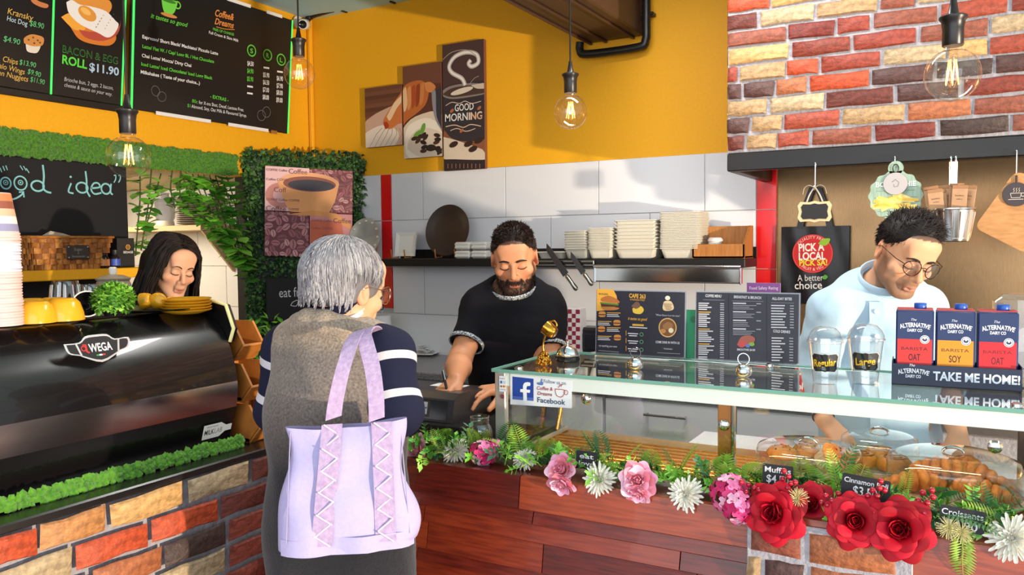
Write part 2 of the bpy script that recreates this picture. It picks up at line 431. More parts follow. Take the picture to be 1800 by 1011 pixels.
def brick_face(par, M, W, H, rows, blen, rnd, gap=.012, depth=.007):
    """bricks over a W x H face (local x right, z up, -y out of the face)"""
    bh = H / rows
    for r_ in range(rows):
        x = -rnd.random() * blen * .8
        while x < W - .004:
            L = blen * rnd.choice((1, 1, .95, 1.08, .55, .8))
            a, b = max(0, x), min(W, x + L - gap)
            if b - a > .02:
                Lq = round((b - a) / .01) * .01
                ob = link('brick', brick_mesh(Lq, bh - gap, depth, rnd.randrange(len(BM)), rnd.randrange(3)), par)
                ob.matrix_basis = M @ Matrix.Translation(((a + b) / 2, 0, bh * (r_ + .5)))
            x += L
# ---------------------------------------------------------------- range hood clad in brick
HX0, HX1, HY, HZ = -.90, 2.3, 3.48, 1.925
hood = thing('range_hood', 'large wall hood clad in multicoloured brick panels above the splashback', 'hood', (HX0, HY, HZ))
hw = HX1 - HX0; hh = ZC - HZ - .002
B().box((hw / 2, (YB - HY) / 2 - .004, hh / 2 + .02), (hw, YB - HY - .02, hh - .04), .002).build('hood_body', mortar, hood, 30)
brick_face(hood, Matrix.Translation((0, .0, .045)), hw, hh - .05, 16, .235, random.Random(3))
brick_face(hood, Matrix.Translation((0, YB - HY - .02, .045)) @ Matrix.Rotation(-PI / 2, 4, 'Z'), YB - HY - .03, hh - .05, 16, .235, random.Random(4))
bl = mat('black_metal', hx('#151314'), .4)
B().box((hw / 2, .02, .0), (hw, .045, .075), .004).build('front_rail', bl, hood, 30)
B().box((.02, (YB - HY) / 2 + .02, .0), (.045, YB - HY - .06, .075), .004).build('side_rail', bl, hood, 30)
B().box((hw / 2, (YB - HY) / 2, .03), (hw - .06, YB - HY - .07, .02)).build('filter_panel', bl, hood)
# ================================================================ back bench, cabinets, shelf
white_lam = mat('white_laminate', hx('#dcdde4'), .3, coat=.1)
granite = mat('granite', hx('#8f8b90'), .25, col2=hx('#4a464a'), scale=160, detail=2)
YF = 3.55
B().box((-1.9, (YF + YB) / 2 - .012, .88), (3.1, YB - YF + .0, .04), .006).build('worktop', granite, label='long grey speckled granite worktop against the back wall', category='worktop')
wood_bamboo = mat('bamboo', hx('#c8873f'), .4, col2=hx('#a8662a'), scale=12, stretch=(1, 1, 9), coat=.1)
names = ['first base cabinet from the left under the granite worktop, half hidden by the customer', 'second white base cabinet under the granite worktop, behind the cash register',
         'third white base cabinet under the granite worktop, behind the man in black', 'white base cabinet with horizontal bar handle seen through the left pane of the display case',
         'white base cabinet with vertical bar handle seen beside the middle post of the display case']
for i in range(5):
    x0 = -3.36 + i * .62
    t = thing('base_cabinet', names[i], 'cabinet', (x0 + .31, YF + .01, 0), group='white base cabinets')
    B().box((0, .31, .485), (.616, .60, .75), .002).build('body', white_lam, t, 30)
    B().box((0, .31, .05), (.61, .56, .1)).build('plinth', bl, t)
    if i == 3:
        for (z0, z1) in ((.12, .63), (.64, .855)):
            d = B().box((0, -.005, (z0 + z1) / 2), (.606, .018, z1 - z0 - .008), .003).build('drawer', white_lam, t, 30)
            b = B().tube([(-.1, -.045, z1 - .06), (.1, -.045, z1 - .06)], .006, 8)
            for sx in (-.09, .09): b.tube([(sx, -.012, z1 - .06), (sx, -.045, z1 - .06)], .005, 8)
            b.build('handle', steel, d, 60)
    else:
        for s in ((-1, 1) if i in (1, 2) else (0,)):
            wd = .3 if s else .606
            d = B().box((s * .153, -.005, .485), (wd - .004, .018, .735), .003).build('door', white_lam, t, 30)
            hx0 = s * .153 - (s or -1) * (wd / 2 - .05)
            b = B().tube([(hx0, -.045, .62), (hx0, -.045, .8)], .006, 8)
            for z in (.635, .785): b.tube([(hx0, -.012, z), (hx0, -.045, z)], .005, 8)
            b.build('handle', steel, d, 60)
# cooking bench on the right, brick fronted
t = thing('cooking_bench', 'low brick fronted cooking bench under the hood, seen past the chef', 'bench', (-.3, 3.5, 0))
B().box((1.3, .34, .42), (2.6, .66, .84), .003).build('body', mortar, t, 30)
B().box((1.3, .33, .865), (2.62, .7, .04), .006).build('steel_top', steel, t, 30)
brick_face(t, Matrix.Translation((.5, .005, .3)), 1.4, .53, 6, .235, random.Random(8))
# wall shelf
sh = B().box((-2.055, 4.065, 1.485), (2.25, .26, .045), .004)
sh.box((-2.055, 4.19, 1.535), (2.25, .012, .055), .002)
sh.build('wall_shelf', bl, None, 30, label='long black wall shelf carrying plates and takeaway containers on the white tiles', category='shelf')
t = thing('steel_rail_cover', 'polished steel cover under the right half of the black shelf', 'rail', (-1.32, 3.905, 1.425))
B().box((0, 0, 0), (.76, .02, .078), .008).build('cover', mat('polished_steel', (.8, .74, .66), .12, 1), t, 40)
B().tube([(-.38, -.015, .043), (.38, -.015, .043)], .008, 10).build('lip', chrome, t, 60)
for x in (-.377, .377): B().box((x, .0, 0), (.012, .03, .084), .004).build('end_cap', chrome, t, 30)
t = thing('knife_strip', 'steel magnetic knife strip on the front of the black shelf', 'knife rack', (-1.88, 3.92, 1.484))
B().box((0, 0, 0), (.34, .014, .032), .003).build('strip', steel, t, 30)
B().box((0, -.009, 0), (.33, .004, .012), .001).build('magnet_bar', bl, t, 30)
def knife(label, p0, p1, bl_w, frac):
    """blade from p0 to the handle end p1, px on the plane in front of the strip"""
    a, b = PY(*p0, 3.895), PY(*p1, 3.895); L = (b - a).length
    M = frame(a, b - a, (0, -1, 0)); t = thing('kitchen_knife', label, 'knife', M=M, group='knives on the magnetic strip'); h = L * frac
    B().prism([(0, 0), (.03, -bl_w * .75), (h, -bl_w), (h, bl_w * .1), (.03, bl_w * .1)], -.0015, .0015).build('blade', mat('knife_blade', (.16, .15, .15), .25, 1), t)
    B().lathe([(.007, 0), (.012, .012), (.011, (L - h) * .5), (.014, L - h - .01), (.008, L - h)], 12, sx=1, sy=1).build('handle', steel, t, 60, M=Matrix.Translation((h, -bl_w * .45, 0)) @ Matrix.Rotation(PI / 2, 4, 'Y'))
knife('longer dark bladed knife with steel handle, left of two on the strip', (961, 428), (1018, 507), .035, .66)
knife('shorter dark bladed knife with steel handle, right of two on the strip', (1003, 442), (1045, 499), .03, .62)

# ================================================================ front timber counter
FY, CZ, CX0, CX1 = 1.82, .98, -1.80, 1.25
tim = [mat('jarrah_%d' % i, hx(h), .32, col2=hx(h2), scale=9, stretch=(1, 1, 14), bump=.06, coat=.2, detail=6) for i, (h, h2) in enumerate(
    (('#7c2a1c', '#511812'), ('#93381f', '#6b2315'), ('#6a2119', '#451510'), ('#a34423', '#7c2f19'), ('#84301c', '#5d2014')))]
ct = thing('timber_counter', 'long red brown timber board counter under the glass display case', 'counter', (0, FY, 0))
B().box(((CX0 + CX1) / 2, .32, .46), (CX1 - CX0, .60, .92), .003).build('carcass', mat('dark_carcass', hx('#2a1a16'), .7), ct, 30)
B().box(((CX0 + CX1) / 2, .11, CZ - .03), (CX1 - CX0, .212, .06), .003).build('ledge', tim[2], ct, 30)
rows = [.085, .035, .046, .078, .034, .05, .062, .036, .075, .046, .085, .04, .06, .08, .05, .078]
rk = random.Random(5); z = CZ + .003; _pl = {}
for ri, h in enumerate(rows):
    x = CX0 - (0 if ri == 0 else rk.random() * .5)
    while x < CX1:
        L = round(rk.uniform(.28, .75) if ri else rk.choice((1.15, .8)), 2)
        a, b = max(x, CX0), min(x + L, CX1); W = round(b - a, 2)
        if W > .02:
            k = (W, ri)
            bb = B(); e = .0015
            bb.add([(-W / 2 + e, -.012, 0), (W / 2 - e, -.012, 0), (W / 2 - e, -.024, -h + .004), (-W / 2 + e, -.024, -h + .004),
                    (-W / 2 + e, .006, 0), (W / 2 - e, .006, 0), (W / 2 - e, .006, -h + .004), (-W / 2 + e, .006, -h + .004),
                    (-W / 2 + e, -.019, -h + .0005), (W / 2 - e, -.019, -h + .0005)],
                   [(0, 3, 2, 1), (4, 5, 6, 7), (0, 1, 5, 4), (3, 8, 9, 2), (8, 7, 6, 9), (0, 4, 7, 8, 3), (1, 2, 9, 6, 5)])
            bb.build('plank', tim[rk.randrange(5)], ct, loc=((a + b) / 2, 0, z))
        x += L
    z -= h
# brick panel let into the timber front
bx0, bx1 = -.415, -.085
t = thing('brick_feature', 'square embossed brick panel fixed on the timber counter front below the red roses', 'panel', (bx0, FY - .034, .40))
B().box(((bx1 - bx0) / 2, .008, .285), (bx1 - bx0, .016, .57), .002).build('backing', mortar, t, 30)
brick_face(t, Matrix.Translation((.003, .001, .0)), bx1 - bx0 - .006, .565, 8, .17, random.Random(12), gap=.011, depth=.007)

# ================================================================ glass display case
clear = glassmat('case_glass', (.985, .995, .99), refl=.9)
tint = glassmat('top_glass', (.86, .93, .91), refl=1.5)
edge_m = mat('glass_edge', hx('#7fb5a6'), .15, trans=.3)
alu = mat('satin_aluminium', hx('#c4c3c0'), .35, .6)
bandm = mat('frosted_band', hx('#d3dbd6'), .35)
gold = mat('golden_steel', hx('#d9a560'), .25, .9, bump=.03, scale=40, stretch=(1, 12, 1))
GX0, GX1, GY0, GY1, GZ = -1.21, .26, 2.02, 2.47, 1.22
dc = thing('display_case', 'long glass topped food display case on the timber counter', 'display case', (0, 0, 0))
B().box(((GX0 + GX1) / 2, (GY0 + GY1) / 2, GZ - .004), (GX1 - GX0, GY1 - GY0, .002)).build('glass_top', tint, dc)
e = B()
for (c, d) in ((((GX0 + GX1) / 2, GY0, GZ - .004), (GX1 - GX0, .004, .010)), (((GX0 + GX1) / 2, GY1, GZ - .004), (GX1 - GX0, .004, .010)), ((GX0, (GY0 + GY1) / 2, GZ - .004), (.004, GY1 - GY0, .010)), ((GX1, (GY0 + GY1) / 2, GZ - .004), (.004, GY1 - GY0, .010))): e.box(c, d, .0015)
e.build('glass_top_edge', edge_m, dc, 30)
B().box((-.53, 2.033, 1.192), (1.33, .004, .042), .001).build('header_band', bandm, dc, 30)
B().box((-.53, 2.062, 1.200), (1.29, .03, .016), .002).build('light_housing', alu, dc, 30)
B().box((-.53, 2.448, 1.200), (1.33, .012, .026), .002).build('rear_rail', alu, dc, 30)
B().box((-.53, 2.04, 1.065), (1.33, .003, .21)).build('front_glass', clear, dc)
B().box((-1.193, 2.25, 1.07), (.003, .40, .235)).build('end_glass', clear, dc)
B().box((.135, 2.25, 1.07), (.003, .40, .235)).build('end_glass', clear, dc)
for (x, y, wx) in ((-1.188, 2.04, .036), (-1.193, 2.445, .016), (.132, 2.045, .02), (.132, 2.445, .02)):
    B().box((x, y, 1.075), (wx, .02, .27), .003).build('post', alu if x < 0 else mat('bronze_post', hx('#5a4436'), .3, .7), dc, 30)
B().box((-.533, 2.052, 1.065), (.035, .016, .215), .002).build('middle_post', mat('orange_post', hx('#b5722f'), .25, .6), dc, 30)
B().box((-.511, 2.050, 1.065), (.008, .02, .215), .002).build('glass_channel', chrome, dc, 30)
B().box((-1.17, 2.25, .962), (.012, .40, .012), .002).build('bottom_rail', alu, dc, 30)
B().tube([(-1.165, 2.43, 1.19), (-1.16, 2.40, 1.08), (-1.165, 2.36, .975)], .006, 8).build('bent_frame', gold, dc, 60)
dk = B().box((-.53, 2.25, .942), (1.33, .44, .024), .002).build('deck', gold, dc, 30)
for i in range(9): B().box((-.53, 2.10 + i * .035, .956), (1.28, .012, .005), .0015).build('deck_rib', gold, dk, 30)
sl = B()
for i in range(26): sl.box((-1.12 + i * .048, 2.072, .9555), (.034, .012, .004))
sl.build('vent_slot', bl, dk); sl = None
for (x, y) in ((-1.14, 2.06), (-1.13, 2.43), (.1, 2.06), (-.5, 2.43)):
    B().lathe([(.011, 0), (.013, .002), (.012, .008), (.006, .011), (0, .0115)], 16).build('glass_bolt', chrome, dc, 40, loc=(x, y, GZ - .003))
for (x, z) in ((-.533, 1.118), (-.915, 1.152), (.06, 1.13)):
    B().lathe([(.013, 0), (.015, .003), (.012, .010), (.008, .012), (0, .012)], 16).build('round_lock', chrome, dc, 40, M=aim_z((x, 2.04, z), (0, -1, 0)))
B().tube([(-.91, 2.10, .955), (-.91, 2.10, 1.03), (-.91, 2.10, 1.035)], .006, 8).build('price_peg', steel, dc, 60)

# ================================================================ side counter with bricks, moss, espresso machine
SX = -1.83
bc = thing('brick_counter', 'side counter faced in multicoloured bricks under the espresso machine', 'counter', (SX, 0, 0))
B().box((-.33, .62, .482), (.64, 2.36, .964), .003).build('body', mortar, bc, 30)
B().box((-.33, .90, .974), (.69, 2.96, .022), .004).build('top_slab', mat('black_stone', hx('#1e1a1a'), .25), bc, 30)
B().box((-.33, 2.10, .482), (.64, .57, .964), .003).build('return', mat('dark_carcass'), bc, 30)
brick_face(bc, Matrix.Translation((.012, .55, .215)) @ Matrix.Rotation(PI / 2, 4, 'Z'), 1.245, .75, 10, .21, random.Random(21), gap=.013, depth=.008)
moss_m = mat('moss', hx('#5c961c'), .9, col2=hx('#38700f'), scale=90, detail=2, sheen=.3)
def moss_strip(name, M, W, H, D, n, rnd, label, par=None):
    """preserved moss: a lumpy base packed with small rounded tufts"""
    b = B().at(M); b.box((W / 2, H / 2, D * .3), (W, H * .92, D * .6), .004)
    for i in range(n):
        x, y = rnd.random() * W, rnd.random() * H; r = rnd.uniform(.006, .012); h = D * rnd.uniform(.55, 1.0)
        a = rnd.random() * 6.28; tx, ty = rnd.uniform(-.005, .005), rnd.uniform(-.005, .005)
        vs = [(x + r * math.cos(a + k * 1.257) * (.7 + .6 * rnd.random()), y + r * math.sin(a + k * 1.257) * (.7 + .6 * rnd.random()), h * .75) for k in range(5)]
        vs.append((x + tx, y + ty, h + .004)); vs += [(x + r * .5 * math.cos(a + k * 1.257), y + r * .5 * math.sin(a + k * 1.257), D * .3) for k in range(5)]
        b.add(vs, [(k, (k + 1) % 5, 5) for k in range(5)] + [(k + 6, (k + 1) % 5 + 6, (k + 1) % 5, k) for k in range(5)])
    return tag(b.build(name, moss_m, par), label, 'moss', kind='stuff')
moss_strip('moss_strip', frame((-1.893, .55, .988), (0, 1, 0), (1, 0, .15)), 1.14, .03, .016, 900, random.Random(2), 'green moss edging on the brick counter under the espresso machine')
moss_strip('moss_strip', frame((XL, .9, 2.025), (0, 1, 0), (1, 0, 0)), 2.62, .125, .045, 4200, random.Random(3), 'long band of green preserved moss below the menu boards')
# machine
MY0, MY1 = .60, 1.69
prof = [(-1.945, 1.0), (-1.928, 1.05), (-1.908, 1.106), (-1.90, 1.145), (-1.90, 1.184), (-1.908, 1.23), (-1.925, 1.28), (-1.95, 1.325), (-1.985, 1.362), (-2.03, 1.386), (-2.08, 1.395), (-2.40, 1.395), (-2.43, 1.30), (-2.43, 1.02)]
mblack = mat('machine_black', hx('#120f10'), .24, coat=.4, bump=.02, scale=3)
mdark = mat('machine_side', hx('#100e0e'), .35)
em = thing('espresso_machine', 'big black espresso machine with a mirror steel stripe on the brick counter', 'espresso machine', (0, 0, 0))
def strip_y(pr, y0, y1, off=0, close=False):
    b = B(); n = len(pr); vs = [(x, y0, z) for x, z in pr] + [(x, y1, z) for x, z in pr]
    fs = [(i, i + 1, n + i + 1, n + i) for i in range(n - 1)]
    if close: fs += [(n - 1, 0, n, 2 * n - 1), tuple(range(n)), tuple(range(n, 2 * n))[::-1]]
    return b.add(vs, fs)
strip_y([(x - .012, z if 1.0 < z < 1.39 else z + (.004 if z < 1.2 else -.004)) for x, z in prof], MY0 + .01, MY1 - .006, close=True).build('body', mdark, em, 40)
def shell(i0, i1, th):
    o = prof[i0:i1 + 1]; return strip_y(o + [(x - th, z - th * .3) for x, z in o[::-1]], MY0, MY1, close=True)
shell(0, 2, .01).build('lower_panel', mblack, em, 50)
shell(2, 4, .008).build('mirror_stripe', mat('mirror_steel', (.62, .57, .58), .2, 1, bump=.015, scale=4), em, 50)
shell(4, 10, .01).build('upper_panel', mblack, em, 50)
B().box((-2.24, (MY0 + MY1) / 2, 1.395), (.34, MY1 - MY0, .008), .002).build('cup_tray', mat('cup_tray', hx('#1a1818'), .3, .5), em, 30)
ylw = mat('yellow_acrylic', hx('#fff0a8'), .3)
sd = [(-1.935, 1.30), (-1.918, 1.34), (-1.948, 1.41), (-2.0, 1.42), (-2.08, 1.42), (-2.10, 1.30)]
b = B(); n = len(sd); b.add([(x, MY1 + .002, z) for x, z in sd] + [(x, MY1 + .022, z) for x, z in sd], [tuple(range(n)), tuple(range(n, 2 * n))[::-1]] + [(i, n + i, n + (i + 1) % n, (i + 1) % n) for i in range(n)])
b.build('side_panel', mdark, em); B().tube([(x, MY1 + .006, z) for x, z in sd[:-1]], .0055, 8).build('side_trim', ylw, em, 60)
for y in (MY0 + .08, MY1 - .08):
    for x in (-2.0, -2.38): B().lathe([(.025, 0), (.025, .012), (.018, .02)], 14).build('foot', mdark, em, 40, loc=(x, y, .986))
for i, y in enumerate((.85, 1.15, 1.45)):   # barista side: group heads with portafilters
    g = B().lathe([(.03, 0), (.036, .01), (.036, .07), (.03, .08)], 20).build('group_head', chrome, em, 40, loc=(-2.46, y, 1.17))
    p = B().tube([(-.02, 0, 0), (-.15, 0, -.03)], [.012, .016], 10).build('portafilter_handle', mdark, g, 60)
B().tube([(-2.45, 1.6, 1.3), (-2.52, 1.6, 1.28), (-2.53, 1.6, 1.07)], .006, 8).build('steam_wand', chrome, em, 60)
# winged badge and sticker on the machine front
def on_front(px, py, X, tilt, spin=0):
    return frame(PX(px, py, X), (0, 1, 0), (1, 0, tilt)) @ Matrix.Rotation(spin, 4, 'Z')
a = Art()
W2 = .088
outer = spl([(-W2, .02), (-W2 * .55, .02), (-.03, .034), (0, .036), (.03, .034), (W2 * .55, .02), (W2, .02), (W2 * .93, -.005), (W2 * .62, -.014), (W2 * .5, -.02), (0, -.037), (-W2 * .5, -.02), (-W2 * .62, -.014), (-W2 * .93, -.005), (-W2, .02)], 3)
a.poly(outer[:-1], mat('badge_silver', (.75, .75, .77), .25, .7))
a.up(); a.poly([(p[0] * .93 if abs(p[0]) > .06 else p[0] * .96, p[1] * .84) for p in outer[:-1]], '17151a')
a.up()
for s in (-1, 1): a.stroke([(s * .058, .019), (s * .05, -.014)], .005, mat('badge_silver'))
a.text('WEGA', .004, -.008, .021, 'd8d8dc', 'c', bold=.02, width=.062)
a.stroke([(-.042, .012), (-.034, .012), (-.034, -.006), (-.028, -.009)], .005, 'b32824'); a.ring(-.041, .003, .006, .006, .003, 'b32824', 14)
a.rect(-.012, -.02, -.004, -.016, '2e8b46'); a.rect(-.004, -.02, .004, -.016, 'e8e8e8'); a.rect(.004, -.02, .012, -.016, 'c22a2a')
a.build(em, 'badge', on_front(174, 612, -1.917, .36))
a = Art()
pts = [(-.052, .022), (.01, .022), (.03, .010), (.052, .010), (.052, -.010), (.03, -.010), (.01, -.024), (-.052, -.024)]
a.poly(pts, 'ece9e4'); a.up()
a.text('MILK', -.046, -.010, .016, '2a2728', bold=.012, width=.034); a.text('LAB', -.010, -.010, .016, '8a8785', width=.028)
a.text('PROUDLY SERVING', -.04, .012, .004, '2a2728', width=.04)
a.build(em, 'bottle_sticker', on_front(382, 755, -1.923, -.32))
# ================================================================ smooth bodies: distance fields and surface nets
class SDF:
    def __init__(s, lo, hi, h):
        s.h = h; s.o = np.array(lo, float) - 3 * h; s.n = np.ceil((np.array(hi, float) + 3 * h - s.o) / h).astype(int) + 1
        s.F = np.full(s.n, .08, np.float32)
    def _sub(s, lo, hi, pad):
        a = np.clip(np.floor((np.array(lo) - pad - s.o) / s.h).astype(int), 0, s.n - 1); b = np.clip(np.ceil((np.array(hi) + pad - s.o) / s.h).astype(int) + 1, 1, s.n)
        if np.any(b <= a): return None, None
        sl = tuple(slice(a[i], b[i]) for i in range(3))
        ax = [(np.arange(a[i], b[i]) * s.h + s.o[i]).astype(np.float32) for i in range(3)]
        return sl, np.meshgrid(*ax, indexing='ij', sparse=True)
    def _op(s, sl, d, k, op):
        A = s.F[sl]
        if op == 'add':
            if k <= 0: s.F[sl] = np.minimum(A, d)
            else:
                h = np.clip(.5 + .5 * (A - d) / k, 0, 1); s.F[sl] = A * (1 - h) + d * h - k * h * (1 - h)
        else:
            d = -d
            if k <= 0: s.F[sl] = np.maximum(A, d)
            else:
                h = np.clip(.5 - .5 * (A - d) / k, 0, 1); s.F[sl] = A * (1 - h) + d * h + k * h * (1 - h)
    def cap(s, a, b, ra, rb=None, k=.02, op='add', flat=None, fs=1.0):
        """tapered capsule; flat = direction along which it is squeezed by fs (<1 flatter)"""
        rb = ra if rb is None else rb; a = np.array(a, float); b = np.array(b, float); r = max(ra, rb)
        sl, P = s._sub(np.minimum(a, b) - r, np.maximum(a, b) + r, k + 3 * s.h)
        if sl is None: return s
        ab = b - a; L2 = max(float(ab @ ab), 1e-9); q = [P[i] - a[i] for i in range(3)]
        t = np.clip((q[0] * ab[0] + q[1] * ab[1] + q[2] * ab[2]) / L2, 0, 1)
        e = [q[i] - t * ab[i] for i in range(3)]
        d2 = e[0] ** 2 + e[1] ** 2 + e[2] ** 2
        if flat is not None:
            f = np.array(flat, float); f /= np.linalg.norm(f); c = e[0] * f[0] + e[1] * f[1] + e[2] * f[2]; d2 = d2 + c * c * (1 / fs ** 2 - 1)
        d = np.sqrt(d2) - (ra + (rb - ra) * t)
        if flat is not None: d = d * (.5 + .5 * fs)
        s._op(sl, d.astype(np.float32), k, op); return s
    def ell(s, c, r, k=.02, op='add', rot=None):
        c = np.array(c, float); r = np.array(r if hasattr(r, '__len__') else (r, r, r), float); m = r.max()
        sl, P = s._sub(c - m, c + m, k + 3 * s.h)
        if sl is None: return s
        q = [P[i] - c[i] for i in range(3)]
        if rot is not None:
            Rm = np.array(rot); q = [q[0] * Rm[0, i] + q[1] * Rm[1, i] + q[2] * Rm[2, i] for i in range(3)]
        k0 = np.sqrt((q[0] / r[0]) ** 2 + (q[1] / r[1]) ** 2 + (q[2] / r[2]) ** 2); k1 = np.sqrt((q[0] / r[0] ** 2) ** 2 + (q[1] / r[1] ** 2) ** 2 + (q[2] / r[2] ** 2) ** 2)
        d = k0 * (k0 - 1) / np.maximum(k1, 1e-6)
        s._op(sl, d.astype(np.float32), k, op); return s
    def cut(s, p, n, k=0.0):
        """remove the half space in front of the plane"""
        p = np.array(p, float); n = np.array(n, float); n /= np.linalg.norm(n)
        sl, P = s._sub(s.o, s.o + s.n * s.h, 0)
        d = (P[0] - p[0]) * n[0] + (P[1] - p[1]) * n[1] + (P[2] - p[2]) * n[2]
        s._op(sl, (-d).astype(np.float32), k, 'sub'); return s
    def nets(s, smooth=1):
        F = s.F; F[0] = F[-1] = .05; F[:, 0] = F[:, -1] = .05; F[:, :, 0] = F[:, :, -1] = .05
        S = (F < 0); c = np.zeros(tuple(s.n - 1), np.uint8)
        for dx in (0, 1):
            for dy in (0, 1):
                for dz in (0, 1): c += S[dx:s.n[0] - 1 + dx, dy:s.n[1] - 1 + dy, dz:s.n[2] - 1 + dz]
        idx = np.argwhere((c > 0) & (c < 8)); N = len(idx)
        I = np.full(tuple(s.n - 1), -1, np.int32); I[idx[:, 0], idx[:, 1], idx[:, 2]] = np.arange(N)
        corner = np.array([(x, y, z) for x in (0, 1) for y in (0, 1) for z in (0, 1)])
        val = np.stack([F[idx[:, 0] + q[0], idx[:, 1] + q[1], idx[:, 2] + q[2]] for q in corner], 1)
        acc = np.zeros((N, 3)); cnt = np.zeros(N)
        for i in range(8):
            for j in range(i + 1, 8):
                if np.abs(corner[i] - corner[j]).sum() != 1: continue
                a, b = val[:, i], val[:, j]; m = (a < 0) != (b < 0); t = np.where(m, a / np.where(m, a - b, 1), 0)
                acc += np.where(m[:, None], corner[i] + t[:, None] * (corner[j] - corner[i]), 0); cnt += m
        V = s.o + (idx + acc / cnt[:, None]) * s.h
        Q = []
        for ax in range(3):
            o = [i for i in range(3) if i != ax]
            sl0 = [slice(None)] * 3; sl1 = [slice(None)] * 3; sl0[ax] = slice(0, -1); sl1[ax] = slice(1, None)
            e = np.argwhere(S[tuple(sl0)] != S[tuple(sl1)])
            e = e[(e[:, o[0]] > 0) & (e[:, o[1]] > 0) & (e[:, o[0]] < s.n[o[0]] - 1) & (e[:, o[1]] < s.n[o[1]] - 1)]
            ins = S[e[:, 0], e[:, 1], e[:, 2]]; qs = []
            for (u, v) in ((-1, -1), (0, -1), (0, 0), (-1, 0)):
                q = e.copy(); q[:, o[0]] += u; q[:, o[1]] += v; qs.append(I[q[:, 0], q[:, 1], q[:, 2]])
            q = np.stack(qs, 1); flip = ins if ax == 1 else ~ins
            q[flip] = q[flip][:, ::-1]; Q.append(q)
        Q = np.concatenate(Q)
        for _ in range(smooth):
            A = np.zeros_like(V); n_ = np.zeros(N)
            for k in range(4):
                for l in ((k + 1) % 4, (k - 1) % 4): np.add.at(A, Q[:, k], V[Q[:, l]]); np.add.at(n_, Q[:, k], 1)
            V = V * .5 + .5 * A / np.maximum(n_, 1)[:, None]
        return V, Q
def np_normals(V, Q):
    n = np.cross(V[Q[:, 2]] - V[Q[:, 0]], V[Q[:, 3]] - V[Q[:, 1]]); A = np.zeros_like(V)
    for k in range(4): np.add.at(A, Q[:, k], n)
    return A / np.maximum(np.linalg.norm(A, axis=1), 1e-12)[:, None]
def np_mesh(name, V, Q, mats, col=None, smooth=True, attr='Col'):
    me = bpy.data.meshes.new(name); k = Q.shape[1]
    me.vertices.add(len(V)); me.vertices.foreach_set('co', np.asarray(V, np.float32).ravel())
    me.loops.add(Q.size); me.loops.foreach_set('vertex_index', np.asarray(Q, np.int32).ravel())
    me.polygons.add(len(Q)); me.polygons.foreach_set('loop_start', np.arange(0, Q.size, k, dtype=np.int32))
    me.polygons.foreach_set('use_smooth', np.full(len(Q), smooth, bool))
    me.update(calc_edges=True)
    if col is not None:
        a = me.color_attributes.new(attr, 'FLOAT_COLOR', 'POINT'); c = np.ones((len(V), 4), np.float32); c[:, :3] = col
        a.data.foreach_set('color', c.ravel())
    for m in (mats if isinstance(mats, (list, tuple)) else [mats]): me.materials.append(m)
    me.validate()
    return me
def strands(P, rad, nrm=None, sides=3):
    """P [N,K,3] centre lines, rad [K] or [N,K]; returns V, Q"""
    N, K, _ = P.shape; T = np.gradient(P, axis=1); T /= np.maximum(np.linalg.norm(T, axis=2, keepdims=True), 1e-9)
    ref = np.array([.31, .52, .79]) if nrm is None else nrm
    A = np.cross(T, np.broadcast_to(ref, T.shape)); A /= np.maximum(np.linalg.norm(A, axis=2, keepdims=True), 1e-9); Bn = np.cross(T, A)
    rad = np.broadcast_to(np.asarray(rad), (N, K))[..., None]
    V = np.stack([P + (A * math.cos(2 * PI * i / sides) + Bn * math.sin(2 * PI * i / sides)) * rad for i in range(sides)], 2)
    base = (np.arange(N)[:, None, None] * K + np.arange(K - 1)[None, :, None]) * sides
    i = np.arange(sides)[None, None, :]; j = (i + 1) % sides
    Q = np.stack([base + i, base + j, base + sides + j, base + sides + i], -1).reshape(-1, 4)
    return V.reshape(-1, 3), Q
def to_np(M): return np.array(M)
def xf(M, p):
    p = np.atleast_2d(p); return p @ M[:3, :3].T + M[:3, 3]
def wob(V, seed, f, amp):
    """soft folds: a few crossing waves"""
    rg = np.random.RandomState(seed); o = np.zeros(len(V))
    for _ in range(5):
        d = rg.normal(size=3); d /= np.linalg.norm(d); o += np.sin(V @ d * f * rg.uniform(.6, 1.5) + rg.uniform(0, 6.28) + 1.5 * np.sin(V @ rg.normal(size=3) * f * .5))
    return o[:, None] / 5 * amp
